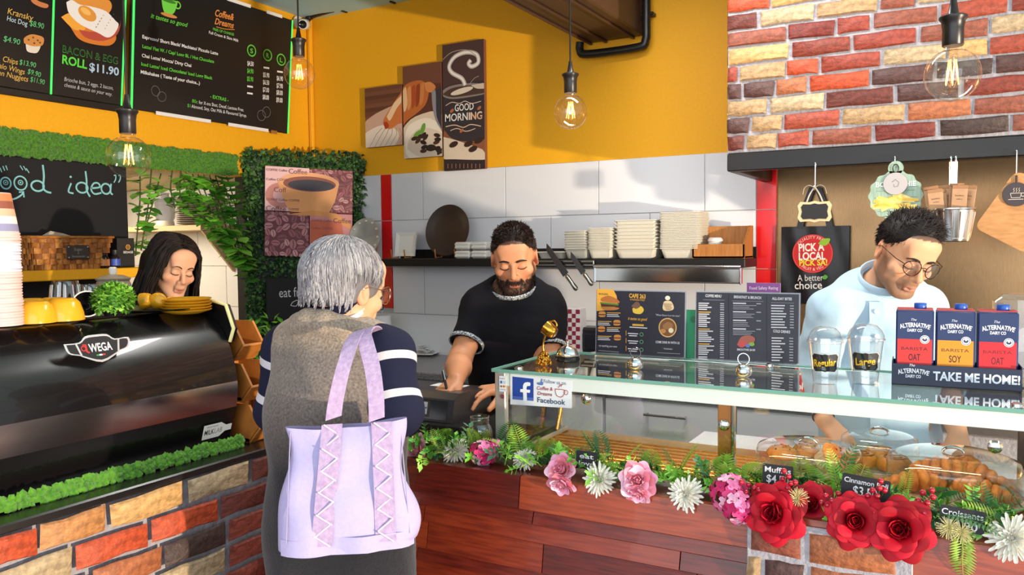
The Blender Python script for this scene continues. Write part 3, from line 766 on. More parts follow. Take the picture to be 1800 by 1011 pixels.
# ================================================================ people
skin_m = mat('skin', (1, 1, 1), .5, vcol='Col', bump=.06, scale=220, spec=.35)
hair_m = mat('hair', (1, 1, 1), .55, vcol='Col', spec=.3)
eye_w = mat('eye_white', hx('#d9d2cc'), .2); lash_m = mat('lashes', hx('#1a1110'), .6)
def head_frame(c, yaw, pitch, roll):
    """local x right, y forward (face), z up; yaw turns left +, pitch lowers the face, roll tips to the right"""
    M = Matrix.Translation(c) @ Matrix.Rotation(yaw, 4, 'Z') @ Matrix.Rotation(roll, 4, 'Y') @ Matrix.Rotation(-pitch, 4, 'X')
    return to_np(M)
def add_head(S, H, neck, sx=1.0, jaw=1.0, nose=1.0, beard=0):
    p = lambda x, y, z: xf(H, (x * sx, y, z))[0]; Rm = H[:3, :3]
    E = lambda c, r, k=.02, op='add': S.ell(p(*c), (r[0] * sx, r[1], r[2]), k, op, Rm)
    C = lambda a, b, ra, rb=None, k=.02, op='add': S.cap(p(*a), p(*b), ra, rb, k, op)
    E((0, -.014, .03), (.075, .097, .083)); E((0, .022, -.035), (.06, .066, .078), .03)
    for s in (-1, 1):
        C((s * .052 * jaw, -.005, -.05), (s * .022 * jaw, .066, -.098), .022, .018, .022)
        E((s * .047, .058, -.028), (.022, .022, .018), .02)
    E((0, .074, -.100), (.021 * jaw, .017, .016), .018)
    C((-.032, .080, .020), (.032, .080, .020), .0125, None, .015)
    E((0, .072, .055), (.055, .022, .035), .025)
    for s in (-1, 1): E((s * .031, .100, -.001), (.018, .015, .0125), .012, 'sub')
    for s in (-1, 1):
        E((s * .031, .0775, -.002), (.0155, .0135, .0125), .004)
        C((s * .018, .0885, -.006), (s * .045, .083, -.006), .0028, None, .003)
    C((0, .086, .012), (0, .113 * (1 + .05 * (nose - 1)), -.032), .0072, .0105 * nose, .010)
    for s in (-1, 1): E((s * .0115, .099, -.037), (.0085, .010, .0075), .007)
    E((0, .094, -.057), (.022, .012, .014), .016)
    C((-.017, .092, -.0655), (0, .0985, -.0635), .0045, .0062, .005); C((.017, .092, -.0655), (0, .0985, -.0635), .0045, .0062, .005)
    C((-.015, .0905, -.0755), (.015, .0905, -.0755), .0065, None, .005); E((0, .0935, -.0755), (.012, .006, .006), .005)
    C((-.021, .0965, -.0702), (.021, .0965, -.0702), .0022, None, .003, 'sub')
    for s in (-1, 1):
        er = (Matrix(Rm) @ Matrix.Rotation(s * -.35, 3, 'Z') @ Matrix.Rotation(.15, 3, 'X'))
        S.ell(p(s * .079, -.012, -.006), (.009, .019, .032), .006, 'add', np.array(er)); S.ell(p(s * .089, -.008, -.004), (.008, .011, .020), .004, 'sub', np.array(er))
        E((s * .083, .0, -.012), (.004, .005, .007), .003)
    S.cap(p(0, -.022, -.07), neck, .053 * sx, .058 * sx, .03)
def hand(S, w, d, n, s, curl, thumb=(.6, .5), size=1.0, spread=.12):
    """w wrist, d towards the fingers, n out of the back of the hand, s towards the thumb; curl = bend per joint for each finger"""
    w, d, n, s = [np.array(v, float) for v in (w, d, n, s)]
    d /= np.linalg.norm(d); n = n - d * (n @ d); n /= np.linalg.norm(n); s = s - d * (s @ d) - n * (s @ n); s /= np.linalg.norm(s); z = size
    for i, o in enumerate((.026, .009, -.008, -.024)):
        S.cap(w + s * o * .55 * z + d * .012, w + d * .078 * z * (1, 1.04, 1, .93)[i] + s * o * z, .0135 * z, .0118 * z, .010)
    S.cap(w + d * .02 * z + s * .018 * z - n * .006, w + d * .045 * z + s * .026 * z - n * .01, .015 * z, .012 * z, .012)
    for i, o in enumerate((.026, .009, -.008, -.024)):
        b = w + d * .080 * z * (1, 1.04, 1, .93)[i] + s * o * z; ang = 0; c = curl[i] if hasattr(curl[i], '__len__') else (curl[i],) * 3
        sp = (1.4, .4, -.5, -1.5)[i] * spread; rr = (.0094, .0096, .0092, .0082)[i] * z
        for j, L in enumerate(((.044, .026, .021), (.048, .029, .022), (.045, .027, .021), (.035, .021, .019))[i]):
            ang += c[j]; dv = d * math.cos(ang) - n * math.sin(ang) + s * sp * math.cos(ang); dv /= np.linalg.norm(dv)
            e = b + dv * L * z; S.cap(b, e, rr, rr * .9, .003); b = e; rr *= .9
    b = w + d * .028 * z + s * .026 * z - n * .008; dv = d * math.cos(thumb[0]) + s * math.sin(thumb[0]) - n * .35; dv /= np.linalg.norm(dv)
    for j, L in enumerate((.040, .030, .024)):
        e = b + dv * L * z; S.cap(b, e, (.0145, .0115, .0105)[j] * z, (.0115, .0105, .009)[j] * z, .004); b = e
        dv = dv * math.cos(thumb[1] * .5) + (d * .7 - s * .4 - n * .5) * math.sin(thumb[1] * .5); dv /= np.linalg.norm(dv)
def body(S, J, male=True, bulk=1.0):
    b = bulk; m = 1.0 if male else .9
    A = lambda k: np.array(J[k], float)
    fwd = np.array((0, 1, 0.)); ch, pe, nk = A('chest'), A('pelvis'), A('neck')
    S.cap(pe, pe + (ch - pe) * .5, .155 * b * (1 if male else 1.08), .145 * b * m, .05, flat=fwd, fs=.70)
    S.cap(pe + (ch - pe) * .5, ch, .145 * b * m, .165 * b * m, .05, flat=fwd, fs=.68)
    S.cap(ch, ch + (nk - ch) * .6, .16 * b * m, .11 * b * m, .05, flat=fwd, fs=.62)
    for s in 'LR':
        sh, el, wr = A('sh' + s), A('el' + s), A('wr' + s)
        S.cap(nk - (0, 0, .02), sh, .052 * b, .052 * b * m, .05)
        S.cap(sh, el, .054 * b * m, .041 * b * m, .03); S.cap(el, el + (wr - el) * .35, .040 * b * m, .043 * b * m, .02); S.cap(el + (wr - el) * .35, wr, .043 * b * m, .0275 * m, .02)
        hp, kn, an = A('hip' + s), A('kn' + s), A('an' + s)
        S.cap(hp, kn, .085 * b, .056, .03); S.cap(kn, kn + (an - kn) * .35, .053, .056, .02); S.cap(kn + (an - kn) * .35, an, .056, .037, .02)
        S.cap(an - (0, .03, .03), an + (0, .13, -.045), .036, .028, .02)
def legs(J, w=.09, spread=0):
    p = np.array(J['pelvis'], float)
    for s, x in (('L', -1), ('R', 1)):
        J['hip' + s] = p + (x * w, 0, -.04); J['kn' + s] = np.array((p[0] + x * (w + spread), p[1] * .5 + .02, .48)); J['an' + s] = np.array((p[0] + x * (w + spread + .02), .0, .085))
def bounds(J, pad=.16):
    P = np.array([v for v in J.values()]); return P.min(0) - pad, P.max(0) + pad
def paint_skin(V, H, base, lip, beard=None, brow=None, sx=1.0, rough=.0, scalp=None):
    L = (V - H[:3, 3]) @ H[:3, :3]; x, y, z = L[:, 0] / sx, L[:, 1], L[:, 2]; col = np.tile(np.array(base), (len(V), 1))
    def mixc(mask, c):
        nonlocal col; mask = np.clip(mask, 0, 1)[:, None]; col = col * (1 - mask) + np.array(c) * mask
    ss = lambda a, b, t: np.clip((t - a) / (b - a), 0, 1)
    red = (base[0] * 1.02, base[1] * .78, base[2] * .74)
    mixc(.5 * np.exp(-((np.abs(x) - .04) / .018) ** 2 - ((z + .03) / .018) ** 2) * (y > .04), red)
    mixc(.5 * np.exp(-(x / .012) ** 2 - ((z + .035) / .012) ** 2) * (y > .09), red)
    mixc(.6 * (np.abs(x) > .07) * (y < .02) * (y > -.04) * (np.abs(z) < .035), red)
    mixc(np.exp(-(x / .020) ** 4 - ((z + .0705) / (.0095 * (1 - .4 * (np.abs(x) / .02) ** 2).clip(.3))) ** 4) * (y > .075), lip)
    if beard is not None:
        c, dens, top = beard
        lower = ss(0, .015, (-.052 - np.abs(x) * .05 + top) - z) * ss(-.02, .0, y)
        jawl = ss(.048, .062, np.abs(x)) * ss(0, .02, .005 - z) * ss(-.005, .01, y) * ss(.055, .035, y)
        mous = np.exp(-(x / .026) ** 4 - ((z + .054) / .0075) ** 4) * (y > .07)
        no = np.exp(-(x / .019) ** 4 - ((z + .0705) / .009) ** 4)
        m = np.maximum(np.maximum(lower, jawl), mous) * (1 - no) * ss(-.20, -.125, z)
        mixc(m * dens * (L[:, 1] > -.01), c); mixc(np.exp(-(x / .02) ** 4 - ((z + .0705) / .0075) ** 4) * (y > .08), lip)
    if scalp is not None:
        up = (z > .062 + .35 * np.maximum(y - .03, 0) - .6 * np.maximum(-y - .0, 0)) & (np.abs(y) < .2) & (z > -.06); mixc(up * 1.0, scalp)
    return col
def face_bits(par, H, brow_c, sx=1.0, brow_w=.0045, brow_ang=.0, glasses=None, open_=0.0):
    M = Matrix(H)
    for s in (-1, 1):
        b = B().at(M @ Matrix.Scale(sx, 4, (1, 0, 0)))
        b.tube(spl([(s * .013, .0985, .0185), (s * .024, .0980, .0225 + brow_ang), (s * .036, .0930, .0225 + brow_ang), (s * .049, .0815, .0165)], 3), [brow_w * q for q in (.7, .95, 1, 1, 1, 1, .95, .8, .6, .4)], 6, flat=.6).build('eyebrow', brow_c, par, 180)
        b = B().at(M @ Matrix.Scale(sx, 4, (1, 0, 0)))
        b.tube(spl([(s * .017, .0895, -.0075), (s * .027, .0925, -.0105), (s * .038, .0900, -.0105), (s * .048, .0815, -.0065)], 3), .0013, 5).build('eyelashes', lash_m, par, 180)
    if glasses:
        r, gm, rz = glasses
        g = B().at(M)
        for s in (-1, 1):
            g.tube([(s * .034 * sx + r * math.cos(a) * 1.04, .112 - .012 * abs(math.cos(a)) * (1 if math.cos(a) * s > 0 else 0), rz + r * math.sin(a)) for a in [2 * PI * i / 24 for i in range(24)]], .0014, 6, closed=True)
            g.tube([(s * (.034 * sx + r), .100, rz + .006), (s * .078 * sx, .08, rz + .010), (s * .084 * sx, .0, rz + .012), (s * .083 * sx, -.03, rz)], .0013, 6)
        g.tube([(-.034 * sx + r, .111, rz + .005), (0, .117, rz + .009), (.034 * sx - r, .111, rz + .005)], .0013, 6)
        gl = g.build('eyeglasses', gm, par, 180)
        for s in (-1, 1):
            B().at(M).prism([(r * math.cos(a), r * math.sin(a)) for a in [2 * PI * i / 20 for i in range(20)]], -.0005, .0005)
            l = B().at(M @ frame((s * .034 * sx, .110, rz), (1, s * -.15, 0), (s * .15, 1, 0))); l.prism([(r * math.cos(a), r * math.sin(a)) for a in [2 * PI * i / 20 for i in range(20)]], -.0005, .0005)
            l.build('lens', glassmat('lens_glass', (.95, .95, .96)), gl)
def local_of(rootM, px): return np.array(rootM.inverted() @ PD(*px))
def cap_hair(H, spec, h=.004):
    """hair volume in the head frame: spec(S, p, Rm) adds and cuts"""
    S = SDF(H[:3, 3] - .2, H[:3, 3] + .2, h); p = lambda x, y, z: xf(H, (x, y, z))[0]; spec(S, p, H[:3, :3]); return S.nets(1)
def hair_child(par, parts, name='hair', m=None):
    V = []; Q = []; C = []; n = 0
    for (v, q, c) in parts:
        V.append(v); Q.append(q + n); C.append(np.broadcast_to(np.asarray(c), (len(v), 3))); n += len(v)
    return link(name, np_mesh(name, np.concatenate(V), np.concatenate(Q), m or hair_m, np.concatenate(C)), par)
def short_strands(H, V, rg, n, length, dirf, keep, c0, c1, r0=.0011, sides=3):
    """short tufts rooted on a cap surface V; dirf(local points) gives the lie of the hair"""
    L = (V - H[:3, 3]) @ H[:3, :3]; ok = np.where(keep(L))[0]; i = rg.choice(ok, n); P0 = L[i] + rg.normal(size=(n, 3)) * .0015
    out = P0 - np.array((0, -.014, .0)); out /= np.linalg.norm(out, axis=1)[:, None]
    d = dirf(P0, out) + rg.normal(size=(n, 3)) * .22; d /= np.linalg.norm(d, axis=1)[:, None]
    ln = length(P0) * rg.uniform(.6, 1.15, n); K = 5; pts = []
    for k in range(K):
        t = k / (K - 1); pts.append(P0 + d * (ln * t)[:, None] - np.array((0, 0, .25)) * (ln * t * t)[:, None])
    P = np.stack(pts, 1); P = P @ H[:3, :3].T + H[:3, 3]
    v, q = strands(P, np.array([1, 1, .9, .7, .3]) * r0, sides=sides)
    c = np.repeat(c0 + (np.array(c1) - c0) * rg.uniform(0, 1, (n, 1)), K * sides, 0)
    return v, q, c
def person(label, M, S, H, colf):
    V, Q = S.nets(1)
    o = link('person', np_mesh('person', V, Q, skin_m, colf(V)), M=M)
    return tag(o, label, 'person')
def cloth(par, name, S, m, folds=None, colf=None, smooth=2, attr='Col'):
    V, Q = S.nets(smooth)
    if folds is not None:
        N = np_normals(V, Q); V = V + N * folds(V)
    return link(name, np_mesh(name, V, Q, m, None if colf is None else colf(V), attr=attr), par)
def torso_cloth(S, J, e, male=True, bulk=1.0, arms=(.5, .5), ear=.013, bottom=-.10):
    """the same torso and upper arms as body(), grown by e; arms = how far down the sleeve each arm is covered (1 = elbow, 2 = wrist)"""
    b = bulk; m = 1.0 if male else .9; fwd = np.array((0, 1, 0.)); A = lambda k: np.array(J[k], float); ch, pe, nk = A('chest'), A('pelvis'), A('neck')
    S.cap(pe + (0, 0, bottom), pe + (ch - pe) * .5, .16 * b * m + e, .150 * b * m + e, .05, flat=fwd, fs=.72)
    S.cap(pe + (ch - pe) * .5, ch, .148 * b * m + e, .167 * b * m + e, .05, flat=fwd, fs=.70)
    S.cap(ch, ch + (nk - ch) * .6, .16 * b * m + e, .11 * b * m + e, .05, flat=fwd, fs=.66)
    for s, t in zip('LR', arms):
        sh, el, wr = A('sh' + s), A('el' + s), A('wr' + s)
        S.cap(nk - (0, 0, .03), sh, .052 * b + e * .7, .052 * b * m + e, .05)
        if t > 0: S.cap(sh, sh + (el - sh) * min(1, t), .054 * b * m + ear, (.054 + (.044 - .054) * min(1, t)) * b * m + ear, .03)
        if t > 1: S.cap(el, el + (wr - el) * (t - 1), .044 * b * m + ear, (.044 - .014 * (t - 1)) * b * m + ear * .8, .025)
def sleeve_cut(S, J, s, t):
    sh, el, wr = [np.array(J[k + s], float) for k in ('sh', 'el', 'wr')]
    a, b = (sh, el) if t <= 1 else (el, wr); p = a + (b - a) * (t if t <= 1 else t - 1); d = (b - a) / np.linalg.norm(b - a)
    S.cap(p + d * .075, p + d * .30, .088, .088, .0, 'sub') if False else None
    return p, d
def ring(S_or_B, p, d, r, w, th, n=28, M=None, sq=1.0, sqdir=None):
    """a band around a limb: tube of flattened section"""
    d = Vector(d).normalized(); u = d.orthogonal().normalized() if sqdir is None else (Vector(sqdir) - d * d.dot(Vector(sqdir))).normalized(); v = d.cross(u); p = Vector(p)
    vs = []; fs = []
    for i in range(n):
        a = 2 * PI * i / n; e = u * math.cos(a) * sq + v * math.sin(a)
        for (k, l) in ((0, -1), (1, -1), (1, 1), (0, 1)): vs.append(p + e * (r + th * (k - .3)) + d * l * w / 2)
    for i in range(n):
        j = (i + 1) % n
        for k in range(4): l = (k + 1) % 4; fs.append((i * 4 + k, i * 4 + l, j * 4 + l, j * 4 + k))
    return S_or_B.add(vs, fs)
def ribbed(name, c1, c2, sc_):
    """fine two tone knit band"""
    return mat(name, hx(c1), .8, col2=hx(c2), scale=sc_, detail=0, bump=.2)

# ---------------------------------------------------------------- man in the black T-shirt, writing
def make_man():
    th = math.radians(199.4); base = PD(905, 748, 3.06); M = Matrix.Translation((base.x, base.y, 0)) @ Matrix.Rotation(th, 4, 'Z')
    q = lambda *a: local_of(M, a)
    J = dict(pelvis=q(908, 752, 3.06), chest=q(903, 572, 3.03), neck=q(905, 514, 3.0), shR=q(843, 542, 3.0), elR=q(808, 634, 2.87), wrR=q(802, 668, 2.66),
             shL=q(960, 540, 3.04), elL=q(966, 645, 2.93), wrL=q(886, 682, 2.70))
    legs(J); H = head_frame(q(904, 453, 2.94), math.radians(6), math.radians(20), math.radians(3))
    S = SDF(*bounds({**J, 'h': H[:3, 3] + (0, 0, .03)}, .15), .0042)
    body(S, J, True, 1.0); add_head(S, H, J['neck'], 1.0, 1.05, 1.05)
    hand(S, J['wrR'], q(778, 690, 2.60) - J['wrR'], (.3, .5, 1), (-.2, 1, -.6), [(.75, 1.2, .8), (.95, 1.3, .8), (1.1, 1.3, .8), (1.2, 1.3, .8)], (.35, .9))
    hand(S, J['wrL'], q(830, 690, 2.62) - J['wrL'], (.1, .3, 1), (.1, 1, .1), [(.25, .35, .3)] * 4, (.55, .3), spread=.16)
    base_c = hx('#c98a66'); bd = hx('#32211c')
    o = person('bearded man with short dark hair in a black T-shirt, head bowed, writing with a pen', M, S, H,
               lambda V: paint_skin(V, H, base_c, hx('#9c5f4c'), (bd, .86, -.004), scalp=hx('#4a332b')))
    face_bits(o, H, mat('brow_dark', hx('#1a100c'), .7), 1.0, .006)
    rg = np.random.RandomState(4)
    def spec(S2, p, Rm):
        S2.ell(p(0, -.016, .036), (.079, .101, .086), .01, 'add', Rm); S2.ell(p(0, .0, .092), (.057, .058, .029), .02, 'add', Rm)
        n = Rm @ np.array((0, .55, -.83)); S2.cut(p(0, .072, .072), n, .008)
        S2.cut(p(0, 0, -.028), Rm @ np.array((0, .25, -1)), .01)
        for s in (-1, 1): S2.ell(p(s * .085, .0, -.014), (.03, .028, .04), .004, 'sub', Rm)
        S2.ell(p(0, .10, .03), (.10, .05, .058), .01, 'sub', Rm)
    V, Q = cap_hair(H, spec); c0, c1 = np.array(hx('#1d1310')), np.array(hx('#3f2c25'))
    st = short_strands(H, V, rg, 4200, lambda P: np.where(P[:, 2] > .07, .017, .007), lambda P, n: n * .55 + np.array((.0, .65, .25)) * (P[:, 2] > .06)[:, None] + np.array((0, .1, -.5)) * (P[:, 2] <= .06)[:, None], lambda L: L[:, 2] > -.05, c0, c1)
    hair_child(o, [(V, Q, c0 * 1.1), st])
    # beard: short bristles along the jaw
    def keep(L): return (L[:, 1] > .01) & (L[:, 2] < -.058) & (L[:, 2] > -.13) & ~((np.abs(L[:, 0]) < .02) & (L[:, 2] > -.085))
    Vb, Qb = S.nets(0); Lb = (Vb - H[:3, 3]) @ H[:3, :3]; near = np.linalg.norm(Lb, axis=1) < .17
    bs = short_strands(H, Vb[near], rg, 1500, lambda P: np.full(len(P), .008), lambda P, n: n * .5 + np.array((0, .2, -.6)), keep, c0, c1, .0009)
    bs2 = short_strands(H, Vb[near], rg, 260, lambda P: np.full(len(P), .007), lambda P, n: n * .4 + np.array((0, .3, -.6)), lambda L: (L[:, 1] > .075) & (np.abs(L[:, 0]) < .028) & (L[:, 2] < -.050) & (L[:, 2] > -.0605), c0, c1, .0009)
    hair_child(o, [bs, bs2], 'beard')
    C = SDF(*bounds({k: v for k, v in J.items() if k[:2] not in ('kn', 'an', 'wr')}, .16), .0055)
    torso_cloth(C, J, .014, True, 1.02, (.62, .62), .013, -.13)
    for s in 'LR':
        p, d = sleeve_cut(C, J, s, .62); C.cap(p + d * .06, p + d * .26, .066, .066, .004, 'sub')
    C.cap(np.array(J['neck']) + (0, -.0, .02), H[:3, 3], .064, .075, .012, 'sub'); C.ell(np.array(J['neck']) + (0, .035, .03), (.078, .07, .05), .01, 'sub')
    cl = cloth(o, 'tshirt', C, mat('black_jersey', hx('#131218'), .85, bump=.08, scale=300, spec=.2), lambda V: wob(V, 3, 34, .006) + wob(V, 8, 90, .0015), smooth=2)
    kb = ribbed('trim_knit', '#c9cdd2', '#22232a', 260)
    for s in 'LR':
        p, d = sleeve_cut(C, J, s, .62); ring(B(), p + d * .012, d, .0625, .014, .004).build('sleeve_trim', kb, o, 180, label='grey ribbed sleeve trim')
    nb = Vector(J['neck']) + Vector((0, .030, .022)); ring(B(), nb, Vector((0, .5, 1)), .083, .016, .005, sq=1.0).build('collar_trim', kb, o, 180, label='grey ribbed collar')
    tr = SDF(*bounds({k: v for k, v in J.items() if k[:2] in ('pe', 'hi', 'kn', 'an')}, .16), .008)
    tr.cap(J['pelvis'], np.array(J['pelvis']) + (0, 0, .06), .165, .16, .03, flat=(0, 1, 0), fs=.72)
    for s in 'LR': tr.cap(J['hip' + s], J['kn' + s], .10, .075, .03); tr.cap(J['kn' + s], J['an' + s], .075, .06, .02)
    cloth(o, 'trousers', tr, mat('black_trousers', hx('#1a1a1d'), .8))
    # the pen in his right hand
    w_ = np.array(J['wrR']); d = q(792, 694, 2.57) - w_; d /= np.linalg.norm(d); tip = M @ Vector(w_ + d * .105 + np.array((-.0, .0, -.028))); end = PD(778, 652, 2.62)
    ax = (end - tip); t = thing('pen', 'black ballpoint pen held in the right hand of the man in black', 'pen', M=aim_z(tip, ax))
    L = ax.length; B().lathe([(.0006, 0), (.0035, .012), (.0045, .02), (.0045, L * .55)], 12).build('barrel', mat('pen_black', (.02, .02, .02), .3), t, 60)
    B().lathe([(.0045, 0), (.0047, .002), (.0045, L * .4), (.003, L * .45)], 12).build('cap', mat('pen_grey', hx('#3d3a3a'), .25, .6), t, 60, loc=(0, 0, L * .55))
    B().box((0, .006, L * .85), (.003, .0015, .035), .0005).build('clip', chrome, t)
    return o
make_man()

# ---------------------------------------------------------------- chef in a pale jacket
def make_chef():
    th = math.radians(188); base = PD(1545, 800, 2.68); M = Matrix.Translation((base.x, base.y, 0)) @ Matrix.Rotation(th, 4, 'Z')
    q = lambda *a: local_of(M, a)
    J = dict(pelvis=q(1548, 800, 2.70), chest=q(1540, 590, 2.66), neck=q(1548, 508, 2.58), shR=q(1466, 550, 2.62), elR=q(1432, 652, 2.64), wrR=q(1448, 738, 2.50),
             shL=q(1616, 548, 2.66), elL=q(1652, 668, 2.68), wrL=q(1684, 762, 2.52))
    legs(J); H = head_frame(q(1590, 446, 2.46), math.radians(30), math.radians(26), math.radians(-10))
    S = SDF(*bounds({**J, 'h': H[:3, 3] + (0, 0, .03)}, .15), .0042)
    body(S, J, True, 1.0); add_head(S, H, J['neck'], .97, 1.0, 1.1)
    hand(S, J['wrR'], q(1482, 778, 2.46) - J['wrR'], (-.2, .6, .8), (-1, .3, 0), [(.5, .7, .5)] * 4, (.5, .6))
    hand(S, J['wrL'], q(1690, 806, 2.46) - J['wrL'], (.1, .6, .8), (1, .3, 0), [(.5, .7, .5)] * 4, (.5, .6))
    o = person('young chef in pale blue jacket and round glasses looking down behind the display case', M, S, H,
               lambda V: paint_skin(V, H, hx('#d6a07c'), hx('#bb7c6a'), (hx('#4a332b'), .62, -.002), sx=.97, scalp=hx('#6a5044')))
    face_bits(o, H, mat('brow_black', hx('#1a1212'), .7), .97, .005, glasses=(.0235, mat('glasses_metal', hx('#3a2a28'), .25, .8), .0))
    rg = np.random.RandomState(6)
    def spec(S2, p, Rm):
        S2.ell(p(0, -.018, .040), (.076, .099, .084), .01, 'add', Rm); S2.ell(p(-.005, .010, .096), (.053, .062, .033), .02, 'add', Rm)
        S2.cut(p(0, .075, .073), Rm @ np.array((0, .6, -.8)), .006); S2.cut(p(0, 0, .012), Rm @ np.array((0, .35, -1)), .012)
        S2.ell(p(0, .105, .025), (.10, .055, .055), .01, 'sub', Rm)
    V, Q = cap_hair(H, spec); c0, c1 = np.array(hx('#110c0d')), np.array(hx('#2c2120'))
    st = short_strands(H, V, rg, 4600, lambda P: np.where(P[:, 2] > .08, .034, .010), lambda P, n: n * .30 + np.array((-.50, -.42, .0)) * (P[:, 2] > .06)[:, None] + np.array((0, -.2, -.5)) * (P[:, 2] <= .06)[:, None], lambda L: L[:, 2] > -.03, c0, c1)
    hair_child(o, [(V, Q, c0 * 1.2), st])
    p = xf(H, (-.081, .002, -.040))[0]; B().tube([(p[0], p[1] + .006 * math.cos(a), p[2] + .006 * math.sin(a)) for a in [i * PI / 6 for i in range(12)]], .0012, 6, closed=True).build('earring', mat('gold', hx('#e0b050'), .2, 1), o, 180)
    C = SDF(*bounds({k: v for k, v in J.items() if k[:2] not in ('kn', 'an', 'wr')}, .19), .0055)
    torso_cloth(C, J, .026, True, 1.06, (1.06, 1.06), .022, -.20)
    for s in 'LR':
        p, d = sleeve_cut(C, J, s, 1.1); C.cap(p + d * .08, p + d * .22, .080, .080, .004, 'sub')
    C.cap(np.array(J['neck']) + (0, .01, .0), H[:3, 3], .062, .075, .01, 'sub')
    jm = mat('chef_cotton', hx('#b4d0e4'), .8, bump=.06, scale=200)
    cloth(o, 'chef_jacket', C, jm, lambda V: wob(V, 13, 26, .010) + wob(V, 18, 60, .004), smooth=2)
    nb = Vector(J['neck']) + Vector((0, .012, .018)); up = Vector(xf(H, (0, -.02, -.1))[0]) - Vector(J['neck'])
    cb = B(); ring(cb, nb + up.normalized() * .022, up + Vector((0, .05, .1)), .071, .05, .006); cb.build('stand_collar', jm, o, 180)
    ch = np.array(J['chest']); pl = B()
    def front(z, x=0.0):
        t = (z - J['pelvis'][2]) / (J['neck'][2] - J['pelvis'][2]); c = np.array(J['pelvis']) + (np.array(J['neck']) - np.array(J['pelvis'])) * t
        yy = .132 + .012 * math.sin(t * 3) - (.05 * max(0, t - .75) * 4)
        return Vector((c[0] + x, c[1] + yy * math.sqrt(max(0, 1 - (x / .2) ** 2)) + .004, z))
    z0, z1 = J['pelvis'][2] - .05, J['neck'][2] - .035
    pl.ribbon([front(z0 + (z1 - z0) * i / 12, .018) for i in range(13)], .04, .004, lambda i: (1, 0, 0)); pl.build('placket', jm, o, 60)
    for i in range(6):
        p_ = front(z1 - .03 - i * .075, .018) + Vector((0, .005, 0)); B().lathe([(.007, 0), (.0075, .001), (.006, .003), (0, .0032)], 12).build('button', mat('button_white', hx('#f2f2f2'), .35), o, 40, M=aim_z(p_, (0, 1, .1)))
    for s in 'LR':
        p, d = sleeve_cut(C, J, s, 1.06); ring(B(), p + d * .015, d, .060, .05, .010).build('rolled_cuff', jm, o, 180)
    w_ = np.array(J['wrR']); d = w_ - np.array(J['elR']); d /= np.linalg.norm(d); ring(B(), w_ - d * .012, d, .0305, .006, .004).build('bracelet', mat('bracelet', (.02, .015, .015), .5), o, 180)
    tr = SDF(*bounds({k: v for k, v in J.items() if k[:2] in ('pe', 'hi', 'kn', 'an')}, .16), .008)
    tr.cap(J['pelvis'], np.array(J['pelvis']) + (0, 0, .04), .165, .16, .03, flat=(0, 1, 0), fs=.72)
    for s in 'LR': tr.cap(J['hip' + s], J['kn' + s], .10, .075, .03); tr.cap(J['kn' + s], J['an' + s], .075, .06, .02)
    cloth(o, 'trousers', tr, mat('black_trousers'))
make_chef()

